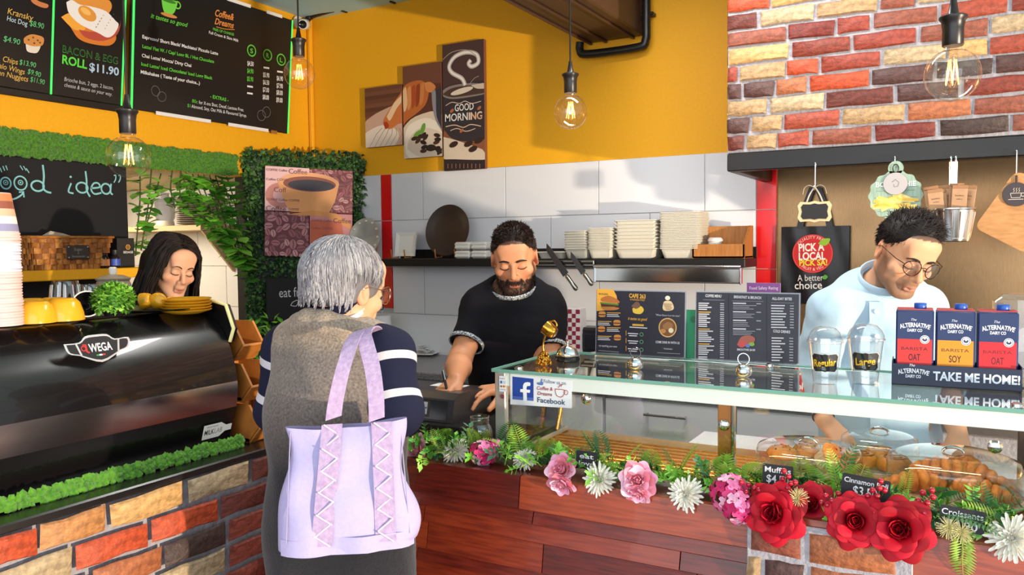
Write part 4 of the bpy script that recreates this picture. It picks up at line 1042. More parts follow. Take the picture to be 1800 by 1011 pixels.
# ---------------------------------------------------------------- woman behind the espresso machine
def make_woman():
    th = math.radians(260); base = PD(276, 745, 3.42); M = Matrix.Translation((base.x, base.y, 0)) @ Matrix.Rotation(th, 4, 'Z')
    q = lambda *a: local_of(M, a)
    nk = q(292, 545, 3.34); J = dict(pelvis=nk + (0, -.06, -.50), chest=nk + (0, -.03, -.18), neck=nk, shR=nk + (.155, -.02, -.045), elR=nk + (.20, .06, -.30), wrR=nk + (.12, .24, -.24),
             shL=nk + (-.155, -.02, -.045), elL=nk + (-.20, .06, -.30), wrL=nk + (-.12, .24, -.24))
    legs(J); H = head_frame(q(306, 469, 3.26), math.radians(-4), math.radians(16), math.radians(-8))
    S = SDF(*bounds({**J, 'h': H[:3, 3] + (0, 0, .03)}, .15), .0042)
    body(S, J, False, .95); add_head(S, H, J['neck'], .92, .82, .9)
    for s, x in (('R', -1), ('L', 1)): hand(S, J['wr' + s], (0, 1, -.2), (0, .2, 1), (x, 0, 0), [(.4, .5, .4)] * 4, (.5, .4), .92)
    o = person('woman with long dark hair looking down behind the black espresso machine', M, S, H,
               lambda V: paint_skin(V, H, hx('#d09a7a'), hx('#b0685c'), sx=.92))
    face_bits(o, H, mat('brow_black'), .92, .0034, .002)
    rg = np.random.RandomState(9); Hn = Matrix(H); Rm = H[:3, :3]
    def spec(S2, p, Rm):
        S2.ell(p(0, -.020, .036), (.084, .104, .090), .01, 'add', Rm)
        S2.cap(p(-.072, -.02, .01), p(-.088, -.02, -.17), .036, .03, .03); S2.cap(p(.072, -.02, .01), p(.084, -.01, -.17), .036, .03, .03)
        S2.cap(p(-.06, -.07, .0), p(-.05, -.085, -.18), .045, .045, .05); S2.cap(p(.06, -.07, .0), p(.05, -.085, -.18), .045, .045, .05)
        S2.ell(p(0, .095, -.045), (.0585, .085, .115), .012, 'sub', Rm); S2.ell(p(.02, .12, .03), (.05, .07, .06), .02, 'sub', Rm)
    V, Q = cap_hair(H, spec, .005); c0, c1 = np.array(hx('#0d0908')), np.array(hx('#2a1b17'))
    # long locks from the parting over the volume
    n = 1250; K = 12; u = rg.uniform(-.132, .07, n); side = np.where(rg.uniform(size=n) < .5, -1, 1.)
    px = .012 + side * rg.uniform(.002, .02, n); fan = rg.uniform(0, 1, n); ln = rg.uniform(.20, .31, n); pts = []
    for k in range(K):
        t = k / (K - 1); a = np.minimum(t * 2.4, 1.0) * (PI / 2) * (.9 + .1 * fan)
        yy = u + (-.03 * np.minimum(1, t * 2)) * (u < .03) - .015 * t
        rx = .090 * np.sqrt(np.clip(1 - ((yy + .02) / .118) ** 2, .05, 1)); x = px * (1 - np.sin(a)) + side * rx * np.sin(a) + .006 * np.sin(t * 9 + fan * 20)
        z = .035 + .094 * np.sqrt(np.clip(1 - ((yy + .02) / .118) ** 2, .05, 1)) * np.cos(a) - np.maximum(0, t - .38) / .62 * ln
        pts.append(np.stack([x + .004 * (fan - .5) + side * .05 * np.maximum(0, t - .3), yy + .006 * np.sin(t * 7 + fan * 30), z + .003 * fan], 1))
    P = np.stack(pts, 1); P = P @ Rm.T + H[:3, 3]
    v, qd = strands(P, np.array([.6, 1, 1, 1, 1, 1, 1, 1, .9, .8, .6, .3]) * .0026); c = np.repeat(c0 + (c1 - c0) * rg.uniform(0, 1, (n, 1)), K * 3, 0)
    hair_child(o, [(V, Q, c0), (v, qd, c)])
    C = SDF(*bounds({k: v for k, v in J.items() if k[:2] not in ('kn', 'an')}, .15), .006)
    torso_cloth(C, J, .012, False, .95, (1.9, 1.9), .012, -.12); C.cap(np.array(J['neck']) + (0, .03, .0), H[:3, 3], .07, .08, .01, 'sub')
    cloth(o, 'blouse', C, mat('dark_blouse', hx('#1b1a20'), .8), lambda V: wob(V, 5, 40, .005))
    ring(B(), Vector(J['neck']) + Vector((0, .03, -.004)), Vector((0, .5, 1)), .078, .007, .004).build('neck_piping', mat('piping_white', hx('#d8d4d0'), .7), o, 180, label='white piping at the neckline')
    tr = SDF(*bounds({k: v for k, v in J.items() if k[:2] in ('pe', 'hi', 'kn', 'an')}, .16), .008)
    for s in 'LR': tr.cap(J['hip' + s], J['kn' + s], .098, .07, .03); tr.cap(J['kn' + s], J['an' + s], .07, .055, .02)
    cloth(o, 'trousers', tr, mat('black_trousers'))
make_woman()

# ---------------------------------------------------------------- customer seen from behind, with tote bag
def make_customer():
    c = PD(600, 760, 1.96); M = Matrix.Translation((c.x, c.y, 0)) @ Matrix.Rotation(math.radians(7), 4, 'Z')
    q = lambda *a: local_of(M, a)
    nk = q(594, 580, 1.97)
    J = dict(pelvis=nk + (0, -.01, -.50), chest=nk + (0, -.015, -.19), neck=nk, shL=nk + (-.140, -.005, -.055), shR=nk + (.138, -.005, -.055),
             elL=q(492, 722, 2.05), wrL=q(510, 742, 2.27), elR=q(698, 722, 1.86), wrR=q(650, 752, 2.06))
    legs(J, .085); H = head_frame(q(607, 507, 1.97), math.radians(-14), math.radians(10), math.radians(4))
    S = SDF(*bounds({**J, 'h': H[:3, 3] + (0, 0, .03)}, .15), .0042)
    body(S, J, False, 1.0); add_head(S, H, J['neck'], .95, .95, .9)
    for s, x in (('R', -1), ('L', 1)): hand(S, J['wr' + s], (x * .3, 1, -.1), (x * -.2, .2, 1), (x, .3, 0), [(.5, .6, .4)] * 4, (.5, .4), .9)
    o = person('customer with short grey hair seen from behind, in a tweed tunic and striped navy sweater', M, S, H,
               lambda V: paint_skin(V, H, hx('#dba07c'), hx('#b87468'), sx=.95))
    face_bits(o, H, mat('brow_grey', hx('#6a605c'), .7), .95, .003, glasses=(.022, mat('glasses_silver', hx('#b9b2aa'), .2, 1), -.002))
    rg = np.random.RandomState(11); Rm = H[:3, :3]
    def spec(S2, p, Rm):
        S2.ell(p(0, -.018, .034), (.086, .108, .092), .01, 'add', Rm); S2.ell(p(0, -.050, -.01), (.071, .058, .066), .03, 'add', Rm)
        S2.cut(p(0, 0, -.030), Rm @ np.array((0, .25, -1)), .012); S2.ell(p(0, .11, -.02), (.11, .062, .085), .012, 'sub', Rm)
        for s in (-1, 1): S2.ell(p(s * .092, .004, -.022), (.026, .034, .044), .006, 'sub', Rm)
    V, Q = cap_hair(H, spec)
    n = 4600; K = 9; az = rg.uniform(0, 2 * PI, n); st = rg.uniform(.0, 1.02, n) ** .85; ln = rg.uniform(.3, .55, n)
    pts = []; A_, B_, C_ = .0885, .1105, .0945; cen = np.array((0, -.018, .032))
    for k in range(K):
        t = st + ln * k / (K - 1); ph = t * 2.05            # angle from the crown
        a = az + .10 * np.sin(3 * t + az * 3)
        lo = ph > PI / 2; sp = np.where(lo, 1 - .10 * (ph - PI / 2), np.sin(ph)); x = sp * np.cos(a); y = sp * np.sin(a); z = np.where(lo, -(ph - PI / 2) * .95, np.cos(ph))
        tilt = -.10; y2 = y * math.cos(tilt) + z * math.sin(tilt); z2 = -y * math.sin(tilt) + z * math.cos(tilt)
        lf = 1 + .012 * rg.uniform(size=n) + .03 * (k / (K - 1)) * rg.uniform(-.4, 1, n) ** 2
        p = np.stack([x * A_ * lf, y2 * B_ * lf, z2 * C_ * lf], 1) + cen
        if pts:
            fz = p[:, 2] < -.036 - .010 * (p[:, 1] < 0) + .012 * np.sin(az * 37); p[fz] = pts[-1][fz] + np.array((0, -.0004, -.0012))
        pts.append(p)
    P = np.stack(pts, 1); end = P[:, -1]; mid = P[:, 5]
    ear = (np.abs(end[:, 0]) > .045) & (end[:, 2] < .012) & (end[:, 1] > -.042) & (end[:, 1] < .06)
    face = ((end[:, 1] > .055) & (end[:, 2] < .045)) | ((mid[:, 1] > .06) & (mid[:, 2] < .04)); low = np.zeros(len(end), bool)
    P = P[~(ear | face | low)]; n = len(P); P = P @ Rm.T + H[:3, 3]
    v, qd = strands(P, np.array([.7, 1, 1, 1, 1, 1, .85, .6, .25]) * .00135)
    g = rg.uniform(0, 1, (n, 1)) ** 1.3; c = np.repeat(np.array(hx('#68646a')) + (np.array(hx('#bdb8ba')) - np.array(hx('#68646a'))) * g, K * 3, 0)
    hair_child(o, [(V, Q, np.array(hx('#716d70'))), (v, qd, c)])
    # striped sweater: both sleeves and the roll collar
    def stripes():
        m = bpy.data.materials.new('striped_knit'); m.use_nodes = True; nt = m.node_tree; b = nt.nodes['Principled BSDF']; b.inputs['Roughness'].default_value = .85; b.inputs['Specular IOR Level'].default_value = .2
        at = nt.nodes.new('ShaderNodeAttribute'); at.attribute_name = 'along'; rp = nt.nodes.new('ShaderNodeValToRGB'); cr = rp.color_ramp; cr.interpolation = 'CONSTANT'
        nav, wh = hx('#191b33') + (1,), hx('#c8c2c8') + (1,); E = cr.elements; E[0].position = 0; E[0].color = nav; E[1].position = .20; E[1].color = wh
        for p, cc in ((.245, nav), (.40, wh), (.445, nav), (.60, wh), (.645, nav), (.80, wh), (.84, nav)): e = E.new(p); e.color = cc
        nt.links.new(at.outputs['Fac'], rp.inputs[0]); nt.links.new(rp.outputs[0], b.inputs[0])
        tc = nt.nodes.new('ShaderNodeTexCoord'); tx = nt.nodes.new('ShaderNodeTexNoise'); tx.inputs['Scale'].default_value = 250; bp = nt.nodes.new('ShaderNodeBump'); bp.inputs['Strength'].default_value = .12; bp.inputs['Distance'].default_value = .01
        nt.links.new(tc.outputs['Object'], tx.inputs[0]); nt.links.new(tx.outputs[0], bp.inputs['Height']); nt.links.new(bp.outputs[0], b.inputs['Normal'])
        return m
    stm = stripes(); navy = mat('navy_knit', hx('#1b1c33'), .85, bump=.15, scale=200, spec=.2)
    for s in 'LR':
        sh, el, wr = [np.array(J[k + s], float) for k in ('sh', 'el', 'wr')]
        C = SDF(np.minimum(np.minimum(sh, el), wr) - .12, np.maximum(np.maximum(sh, el), wr) + .12, .0045)
        C.cap(nk + (sh - nk) * .55, sh, .06, .064, .03); C.cap(sh, el, .064, .059, .03); C.cap(el, el + (wr - el) * .85, .059, .046, .02)
        def along(V, sh=sh, el=el, wr=wr):
            o0 = nk + (sh - nk) * .5; seg = [(o0, sh), (sh, el), (el, wr)]; L = [np.linalg.norm(b - a) for a, b in seg]; best = np.full(len(V), 9.); out = np.zeros(len(V)); acc = 0; tot = sum(L)
            for (a, b), l in zip(seg, L):
                t = np.clip(((V - a) @ (b - a)) / l ** 2, 0, 1); d = np.linalg.norm(V - a - t[:, None] * (b - a), axis=1); m = d < best; best[m] = d[m]; out[m] = (acc + t[m] * l) / tot; acc += l
            out = out + .0; return np.stack([out] * 3, 1)
        cloth(o, 'sweater_sleeve', C, stm, lambda V: wob(V, 21, 34, .005), along, attr='along')
    nb = Vector(nk) + Vector((0, .012, .038)); up = Vector(xf(H, (0, -.02, -.1))[0]) - Vector(nk) + Vector((0, .0, .05))
    cb = B(); ring(cb, nb + Vector((0, -.004, .008)), up, .066, .085, .012); cb.build('roll_collar', navy, o, 180)
    ring(B(), nb + Vector((0, -.024, .008)), up, .0735, .012, .008).build('collar_stripe', mat('cream_knit', hx('#d9d3d6'), .85, bump=.2, scale=200), o, 180, label='white stripe on the navy collar')
    # tweed tunic with cowl
    tw = mat('tweed', (1, 1, 1), .9, vcol='Col', var=.55, scale=190, detail=3, bump=.25, sheen=.2)
    C = SDF(*bounds({k: v for k, v in J.items() if k[:2] in ('pe', 'ch', 'ne', 'sh', 'hi', 'kn')}, .20), .0055)
    pe, ch = np.array(J['pelvis']), np.array(J['chest'])
    C.cap(pe + (0, .0, -.36), pe + (0, 0, .0), .218, .186, .05, flat=(0, 1, 0), fs=.72); C.cap(pe, ch, .184, .176, .05, flat=(0, 1, 0), fs=.76)
    C.cap(ch, ch + (nk - ch) * .68, .172, .115, .05, flat=(0, 1, 0), fs=.78)
    for s in 'LR': C.cap(nk - (0, 0, .035), nk + (np.array(J['sh' + s]) - nk) * .78, .060, .070, .04)
    for s, x in (('L', -1), ('R', 1)): C.cap(np.array(J['sh' + s]) + (x * .055, 0, -.02), np.array(J['sh' + s]) + (x * .075, 0, -.20), .062, .06, .015, 'sub')
    C.cut(pe + (0, 0, -.42), (0, 0, -1), .01); C.cap(nk, H[:3, 3], .062, .07, .01, 'sub')
    # cowl: a thick slumped ring
    rgp = [2 * PI * i / 14 for i in range(14)]
    for i in range(14):
        a, b_ = rgp[i], rgp[(i + 1) % 14]; f = lambda a: nk + np.array((.092 * math.cos(a), .086 * math.sin(a) + .0, -.004 - .026 * math.sin(a) + .006 * math.sin(3 * a)))
        C.cap(f(a), f(b_), .029, .029, .012)
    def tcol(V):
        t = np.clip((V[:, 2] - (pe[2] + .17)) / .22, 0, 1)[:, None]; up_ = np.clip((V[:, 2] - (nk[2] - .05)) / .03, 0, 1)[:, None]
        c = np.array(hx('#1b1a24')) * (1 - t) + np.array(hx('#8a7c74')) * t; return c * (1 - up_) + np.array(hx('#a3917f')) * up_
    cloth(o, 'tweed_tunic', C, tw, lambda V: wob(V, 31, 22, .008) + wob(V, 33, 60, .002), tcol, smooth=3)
    tr = SDF(*bounds({k: v for k, v in J.items() if k[:2] in ('pe', 'hi', 'kn', 'an')}, .16), .008)
    for s in 'LR': tr.cap(J['hip' + s], J['kn' + s], .098, .075, .03); tr.cap(J['kn' + s], J['an' + s], .075, .06, .02)
    cloth(o, 'trousers', tr, mat('grey_trousers', hx('#4a464c'), .9, bump=.2, scale=200))
    return J, M, nk
CJ, CM, CNK = make_customer()
# tote bag on her shoulder
def make_bag():
    lil = mat('lilac_canvas', hx('#a9a0c8'), .75, bump=.08, scale=120, var=.06); lace = mat('lilac_lace', hx('#ad98b8'), .8, bump=.4, scale=90, col2=hx('#9a84a8'))
    c = PD(610, 850, 1.70); nrm = (CAM - c); nrm = Vector((nrm.x * .9 + .05, nrm.y * .9, 0)).normalized(); xr = Vector((0, 0, 1)).cross(nrm)
    X = frame(c, xr, nrm); t = thing('tote_bag', 'lilac canvas tote bag with two lace strips on the shoulder of the grey haired customer', 'bag', M=X)
    W, Hh = .246, .262
    def f(u, v):
        a = 2 * PI * u; k = v; half = (W / 2) * (1.16 - .20 * k) + .010 * math.sin(k * 7) ; half *= (1 if k > .04 else .93 + k * 1.75)
        th = .052 * (1 - .72 * k ** 1.4) + .004; cs, sn = math.cos(a), math.sin(a); pw = .55
        x = math.copysign(abs(cs) ** pw, cs) * half; z = math.copysign(abs(sn) ** .8, sn) * th
        z += .006 * math.sin(x * 55 + k * 5) * (1 - abs(cs)) + .004 * math.sin(x * 23 - k * 14); sag = -.010 * math.sin(PI * min(1, (x / W + .5))) if k > .9 else 0
        return (x + .006 * math.sin(k * 9), -Hh / 2 + Hh * k + sag * (k - .9) * 10 + .006 * (x / W) , z)
    b = B(); b.grid(f, 64, 26); base = [f(i / 64, 0) for i in range(64)]; b.add(base + [(0, -Hh / 2 - .004, 0)], [(i + 1 if i < 63 else 0, i, 64) for i in range(64)])
    b.build('bag_body', lil, t, 180)
    def surf(x, k):   # front surface depth
        half = (W / 2) * (1.16 - .2 * k); cs = max(-.98, min(.98, x / half)); q = abs(cs) ** (1 / .55); sn = math.sqrt(max(0, 1 - q * q)); th = .052 * (1 - .72 * k ** 1.4) + .004
        return (sn ** .8) * th + .006 * math.sin(x * 55 + k * 5) * (1 - q) + .004 * math.sin(x * 23 - k * 14)
    bs = B(); bs.ribbon([(x, -Hh / 2 + .018, surf(x, .06) + .0015) for x in [(-.135 + .27 * i / 20) for i in range(21)]], .034, .002, lambda i: (0, 1, 0)); bs.build('base_band', lil, t, 60)
    for x0, x1 in ((-.055, -.028), (.075, .072)):
        b = B(); b.ribbon([(x0 + (x1 - x0) * k, -Hh / 2 + .02 + (Hh - .02) * k, surf(x0 + (x1 - x0) * k, .05 + .95 * k) + .003) for k in [i / 16 for i in range(17)]], .042, .003, lambda i: (1, 0, 0))
        st = b.build('lace_strip', lace, t, 60, label='pinkish lace strip')
        z = B()
        for i in range(11):
            k = (i + .5) / 11; xa = x0 + (x1 - x0) * k; y = -Hh / 2 + .02 + (Hh - .02) * k; s = 1 if i % 2 else -1
            z.tube([(xa - .016 * s, y - .012, surf(xa, k) + .0055), (xa + .016 * s, y + .012, surf(xa, k) + .0055)], .0018, 5)
        z.build('lace_zigzag', mat('lace_light', hx('#cdbfd6'), .8), st, 60)
    inv = X.inverted(); P = lambda *a: inv @ PD(*a)
    for nm, pts, sd in (('front_strap', [(586, 735, 1.668), (590, 705, 1.665), (600, 660, 1.67), (612, 620, 1.70), (622, 594, 1.745), (636, 581, 1.80), (648, 584, 1.87), (652, 600, 1.94)], 0),
                    ('rear_strap', [(662, 738, 1.672), (661, 700, 1.68), (655, 650, 1.70), (645, 610, 1.725), (640, 588, 1.76), (648, 578, 1.81), (660, 582, 1.88), (664, 600, 1.95)], 1)):
        b = B(); b.ribbon(spl([P(*a) for a in pts], 5), .034, .004, lambda i: (1, .25, -.15)); b.build(nm, lace, t, 60)
    for x in (-.112, .113): B().tube([(x - .004 * math.copysign(1, x) * 10 * (1 - k) * -.3, -Hh / 2 + .03 + (Hh - .04) * k, surf(x, .1 + .9 * k) + .001) for k in [i / 12 for i in range(13)]], .0012, 5).build('side_seam', mat('seam_lilac', hx('#9d94b8'), .8), t, 60)
make_bag()
# ================================================================ pixel aids for flat print: where a sight line meets a panel
class Panel:
    """flat panel with frame M; L() turns a photo pixel into panel coordinates, S() a pixel length there into metres"""
    def __init__(s, M): s.M = M; s.inv = M.inverted(); s.n = M.col[2].to_3d(); s.o = M.translation
    def W(s, px, py): d = ray(px, py); return CAM + d * ((s.o - CAM).dot(s.n) / d.dot(s.n))
    def L(s, px, py): p = s.inv @ s.W(px, py); return (p.x, p.y)
    def text(s, a, t, p0, p1, hpx, col, al='l', **kw):
        """line of writing from pixel p0 to pixel p1 with cap height hpx"""
        q0, q1 = Vector(s.L(*p0)), Vector(s.L(*p1)); d = q1 - q0; h = (Vector(s.L(p0[0], p0[1] - hpx)) - q0).length
        x, y = {'l': q0, 'c': (q0 + q1) / 2, 'r': q1}[al]
        return a.text(t, x, y, h, col, al, width=d.length, rot=kw.pop('rot', math.atan2(d.y, d.x)), **kw)
    def poly(s, a, pts, col): return a.poly([s.L(*p) for p in pts], col)
    def blob(s, a, pts, col, n=4): P = spl([tuple(s.L(*p)) for p in pts] + [tuple(s.L(*pts[0]))], n); return a.poly([(p[0], p[1]) for p in P[:-1]], col)
    def line(s, a, pts, wpx, col, smooth=0):
        P = [s.L(*p) for p in pts]; w = (Vector(s.L(pts[0][0], pts[0][1] + wpx)) - Vector(P[0])).length
        return a.stroke([(p[0], p[1]) for p in (spl(P, smooth) if smooth else P)], w, col)
    def ell(s, a, c, rx, ry, col, rot=0, **kw):
        q = Vector(s.L(*c)); return a.ell(q.x, q.y, (Vector(s.L(c[0] + rx, c[1])) - q).length, (Vector(s.L(c[0], c[1] + ry)) - q).length, col, rot, **kw)
    def ring(s, a, c, rx, ry, wpx, col, **kw):
        q = Vector(s.L(*c)); k = (Vector(s.L(c[0], c[1] + 1)) - q).length; return a.ring(q.x, q.y, (Vector(s.L(c[0] + rx, c[1])) - q).length, ry * k, wpx * k, col, **kw)
CH = '1a181b'
# ================================================================ menu boards over the moss
led = mat('green_led', hx('#39d957'), .4, emit=1.1)
board_m = mat('board_black', hx('#19171a'), .35)
def menu_board(label, bl_px, br_px, top_px, off, y0=None):
    pb = PX(*bl_px, XL + off); pr = PX(*br_px, XL + off); ya = pb.y if y0 is None else y0; z = (pb.z + pr.z) / 2; pt = PX(*top_px, XL + off + .065)
    up = Vector((pt.x - XL - off, 0, pt.z - z)); H = up.length; W = pr.y - ya
    M = frame((XL + off, ya, z), (0, 1, 0), Vector((0, 1, 0)).cross(up)); t = thing('menu_board', label, 'menu board', M=M)
    B().box((W / 2, H / 2, -.012), (W, H, .022), .003).build('panel', board_m, t, 30)
    return t, Panel(M), W, H
t, P, W, H = menu_board('right hand black menu board listing coffees with S R L price columns', (228, 190), (507, 236), (522, 38), .028)
for x, w_ in ((.010, .012), (W - .006, .010)): B().box((x, H / 2, .001), (w_, H, .006), .002).build('led_strip', led, t, 30, label='glowing green light strip')
tp = mat('white_tape', hx('#e6e3e8'), .5)
for (x0, x1, y) in ((.16, .53, 0), (.66, .98, 0), (.62, .80, H), (.93, 1.06, H)): B().box(((x0 + x1) / 2, y, .0005), (x1 - x0, .02, .005), .001).build('tape', tp, t, 30)
B().box((1.03, -.004, .0005), (.05, .02, .005), .001).build('tape', mat('brown_tape', hx('#9c6a2e'), .5), t, 30)
a = Art(); WT, GR = 'e2e0e6', '5fc843'
P.text(a, 'it tastes so good', (265, 31), (330, 48), 8, GR, shear=.3, bold=.012)
P.blob(a, [(284, 0), (310, 2), (309, 16), (303, 25), (291, 24), (286, 14)], '6fd14a'); P.ring(a, (312, 9), 5, 6, 2.4, '6fd14a', n=16); P.ell(a, (297, 27), 14, 3.4, 'c98a4a')
a.up(); P.ell(a, (297, 2), 12, 3, '3b7d2a'); P.line(a, [(290, -2), (286, -9), (296, -12), (304, -8), (312, -14)], 2.5, '8ad66b', 4)
P.text(a, 'Coffee&', (378, 28), (411, 36), 12, 'e08a45', shear=.35, bold=.02); P.text(a, 'Dreams', (377, 42), (411, 50), 11, 'e08a45', shear=.35, bold=.02)
P.line(a, [(380, 47), (395, 51), (412, 52)], 1.2, 'e08a45', 4)
P.text(a, 'FREE OF CHARGE', (374, 53), (411, 63), 4.5, GR, bold=.015); P.text(a, 'Full Cream & Skim Milk', (367, 59), (419, 74), 5, WT, bold=.01)
for s_, p0, p1, c in (('Espresso/ Short Black/ Machiato/ Piccolo Latte', (250, 67), (383, 97), WT), ('Latte/ Flat W. / Cap/ Long BL / Hot Chocolate', (250, 84), (376, 111), GR), ('Chai Latte/ Mocca/ Dirty Chai', (249, 100), (336, 118), WT),
                      ('Iced Latte/ Iced Chocolate/ Iced Long Black', (248, 115), (373, 140), GR), ('Milkshakes ( Taste of your choice...)', (247, 129), (351, 149), WT)): P.text(a, s_, p0, p1, 6, c, bold=.02)
for s_, c in (('S', (442, 89)), ('R', (470, 97)), ('L', (494, 105))):
    P.ring(a, c, 7, 9.5, 2.2, GR, n=24); P.text(a, s_, (c[0] - 2.4, c[1] + 4), (c[0] + 2.6, c[1] + 4.8), 8, GR, bold=.02)
for x, col in ((440, [(112, '$4.50'), (125, '$4.90'), (139, '$5.90'), (152, '-'), (164, '-')]), (468, [(119, '-'), (132, '$5.90'), (145, '$6.50'), (158, '$7.00'), (171, '$8.00')]), (492, [(126, '-'), (138, '$6.90'), (151, '$7.90'), (163, '$8.00'), (176, '$9.00')])):
    for i, (y, s_) in enumerate(col):
        xx = x - (y - 112) * .02
        if s_ == '-': P.line(a, [(xx - 5, y - .5), (xx + 5, y + 1)], 3, WT)
        else: P.text(a, s_, (xx - 5.5, y + 3), (xx + 5.5, y + 4.6), 8, GR if s_[-2:] == '90' and x == 440 else WT, bold=.02)
P.text(a, '- EXTRAS -', (369, 172), (401, 179), 6, GR, bold=.02)
P.text(a, '80c', (337, 180), (347, 182), 6, GR); P.text(a, 'for X-tra Shot, Decaf, Lactose Free.', (349, 182.5), (428, 196), 6, WT)
P.text(a, '$1', (329, 188), (334, 189), 6, GR); P.text(a, 'Almond, Soy, Oat Milk & Flavoured Syrup.', (336, 189.5), (433, 206), 6, WT)
for c, r_ in (((273, 160), .5), ((284, 170), -.9), ((459, 203), .5), ((468, 197), .9)):
    P.ring(a, c, 7, 9, 1, '6b686c', n=18, rot=r_)
a.build(t, 'menu_print')
t, P, W, H = menu_board('black snack menu board with the bacon and egg roll picture', (0, 150), (217, 188), (224, 0), .020, y0=1.40)
P0 = P
B().box((W / 2, -.018, -.006), (W, .034, .03), .003).build('bottom_rail', bl, t, 30)
u0 = P.L(92, 80)[0]
B().box((u0, H / 2, .001), (.010, H, .005), .002).build('led_strip', led, t, 30); B().box((W - .012, H / 2, .001), (.010, H, .005), .002).build('led_strip', led, t, 30)
a = Art(); YE, LB = 'd9b057', 'a8c3dc'
P.text(a, 'Kransky', (13, 24), (58, 37), 11, YE, shear=.15); P.text(a, 'Hot Dog', (12, 36), (48, 46), 9, 'bcd3e6', shear=.1); P.text(a, '$8.90', (52, 45), (77, 51), 10, '5fc07a', shear=.1)
P.text(a, '$4.90', (6, 72), (35, 79), 10, '5fc07a', shear=.1); P.text(a, 'Chips', (5, 108), (31, 114), 10, YE, shear=.15); P.text(a, '$13.90', (34, 113), (63, 119), 9, '5fc07a', shear=.1)
P.text(a, 'Buffalo Wings', (-20, 115), (43, 131), 10, YE, shear=.15); P.text(a, '$9.90', (48, 129), (71, 136), 9, '5fc07a', shear=.1)
P.text(a, 'Chicken Nuggets', (-32, 125), (49, 144), 10, YE, shear=.15); P.text(a, '$11.90', (53, 143), (78, 149), 9, '5fc07a', shear=.1)
P.blob(a, [(45, 76), (58, 79), (71, 79), (66, 92), (56, 93), (47, 89)], 'dcd0c4'); a.up(); P.blob(a, [(42, 76), (42, 67), (52, 61), (62, 61), (76, 66), (76, 77), (70, 81), (56, 81)], 'c98746'); a.up()
for q in ((50, 70), (58, 66), (66, 71), (60, 76), (70, 75)): P.ell(a, q, 1.8, 1.6, '6b3a1d')
P.blob(a, [(52, -8), (68, 2), (84, 8), (82, 14), (70, 12), (56, 4)], 'c4794a')
P.blob(a, [(121, -4), (150, -12), (188, -2), (196, 14), (180, 30), (140, 26)], 'd98f3f')
P.blob(a, [(112, 27), (140, 22), (190, 45), (204, 66), (192, 80), (160, 77), (138, 68), (125, 50)], 'd0772b'); a.up()
P.blob(a, [(107, 30), (125, 24), (150, 50), (130, 52)], 'e8a33c'); P.blob(a, [(138, 52), (165, 56), (205, 50), (212, 34), (206, 60), (180, 72), (150, 66)], 'b1483b'); a.up()
P.blob(a, [(116, 4), (126, 0), (140, 8), (162, 12), (186, 20), (202, 36), (208, 44), (200, 60), (188, 66), (172, 58), (150, 48), (134, 38), (120, 22)], 'e6e2e6'); a.up()
P.ell(a, (153, 24), 16, 12, 'd8953c', rot=-.3); a.up(); P.ell(a, (150, 20), 9, 5.5, 'ebb765', rot=-.3)
for i in range(16): P.ell(a, (166 + (i * 37 % 34), 24 + (i * 23 % 28)), .8, .8, '6b6466', n=8)
P.text(a, 'BACON & EGG', (109, 92), (206, 113), 13, '3f8f3c', bold=.012)
a.up(); P.text(a, 'BACON & EGG', (109.6, 91.4), (205.4, 112.3), 12, CH, bold=-.012)
P.text(a, 'ROLL', (108, 111), (152, 121), 15, '58d046', bold=.03); P.text(a, '$11.90', (156, 124), (208, 133), 14, LB, bold=.025)
P.text(a, 'Brioche bun, 2 eggs, 2 bacon,', (112, 142), (198, 158), 7, 'bdbac0', shear=.15); P.text(a, 'cheese & sauce on your way.', (112, 152), (196, 169), 7, 'bdbac0', shear=.15)
a.build(t, 'menu_print')
# ================================================================ chalkboard wall, yellow shelf and what stands on it
Mb = frame((XL + .016, 1.30, 1.50), (0, 1, 0), (1, 0, 0)); P = Panel(Mb)
t = thing('chalkboard', 'big black chalkboard on the left wall with a chalked smiling saying', 'chalkboard', M=Mb)
B().box((.735, .262, -.006), (1.47, .52, .012), .002).build('board', mat('chalkboard_black', hx('#17151a'), .75, bump=.05, scale=60, var=.2), t, 30)
a = Art(); CY = '8fd0d6'; C2 = mat('chalk', hx('#8fd0d6'), .9, var=.25, scale=300)
for s_, w_ in (([(-13, 322), (-8, 312), (-2, 322), (-8, 333), (-13, 322)], 3),): pass
for c, rx, ry in (((10, 322), 9, 10), ((36, 322), 11, 12)):
    P.ring(a, c, rx, ry, 2.6, C2, n=24); P.ring(a, (c[0], c[1] - 1), 4, 4, 1.5, C2, n=14); P.ell(a, (c[0], c[1] - 1), 1.6, 1.6, C2)
for x, y in ((3, 303), (8, 300), (13, 299), (40, 299), (46, 300), (51, 304)): P.line(a, [(x, y), (x - 3 + (x > 30) * -2, y - 8)], 1.6, C2)
P.line(a, [(75, 290), (77, 310), (76, 330), (82, 337), (90, 339)], 3.4, C2, 4); P.ring(a, (66, 327), 11, 9, 3.2, C2, n=24)
P.line(a, [(1, 341), (10, 350), (24, 350), (36, 344), (41, 338)], 3, C2, 4); P.line(a, [(33, 338), (41, 337), (42, 347)], 2.6, C2)
P.line(a, [(125, 322), (121, 332), (121, 338), (129, 340)], 3, C2, 4); P.ell(a, (124, 311), 2, 2, C2)
P.ring(a, (144, 330), 10, 9, 3, C2, n=24); P.line(a, [(150, 301), (152, 318), (152, 334), (158, 346)], 3.2, C2, 4)
P.line(a, [(160, 331), (175, 329), (172, 322), (164, 323), (160, 333), (166, 341), (178, 339)], 3, C2, 4)
P.ring(a, (186, 332), 8, 9, 3, C2, n=24); P.line(a, [(195, 323), (194, 338), (198, 342)], 3, C2, 3)
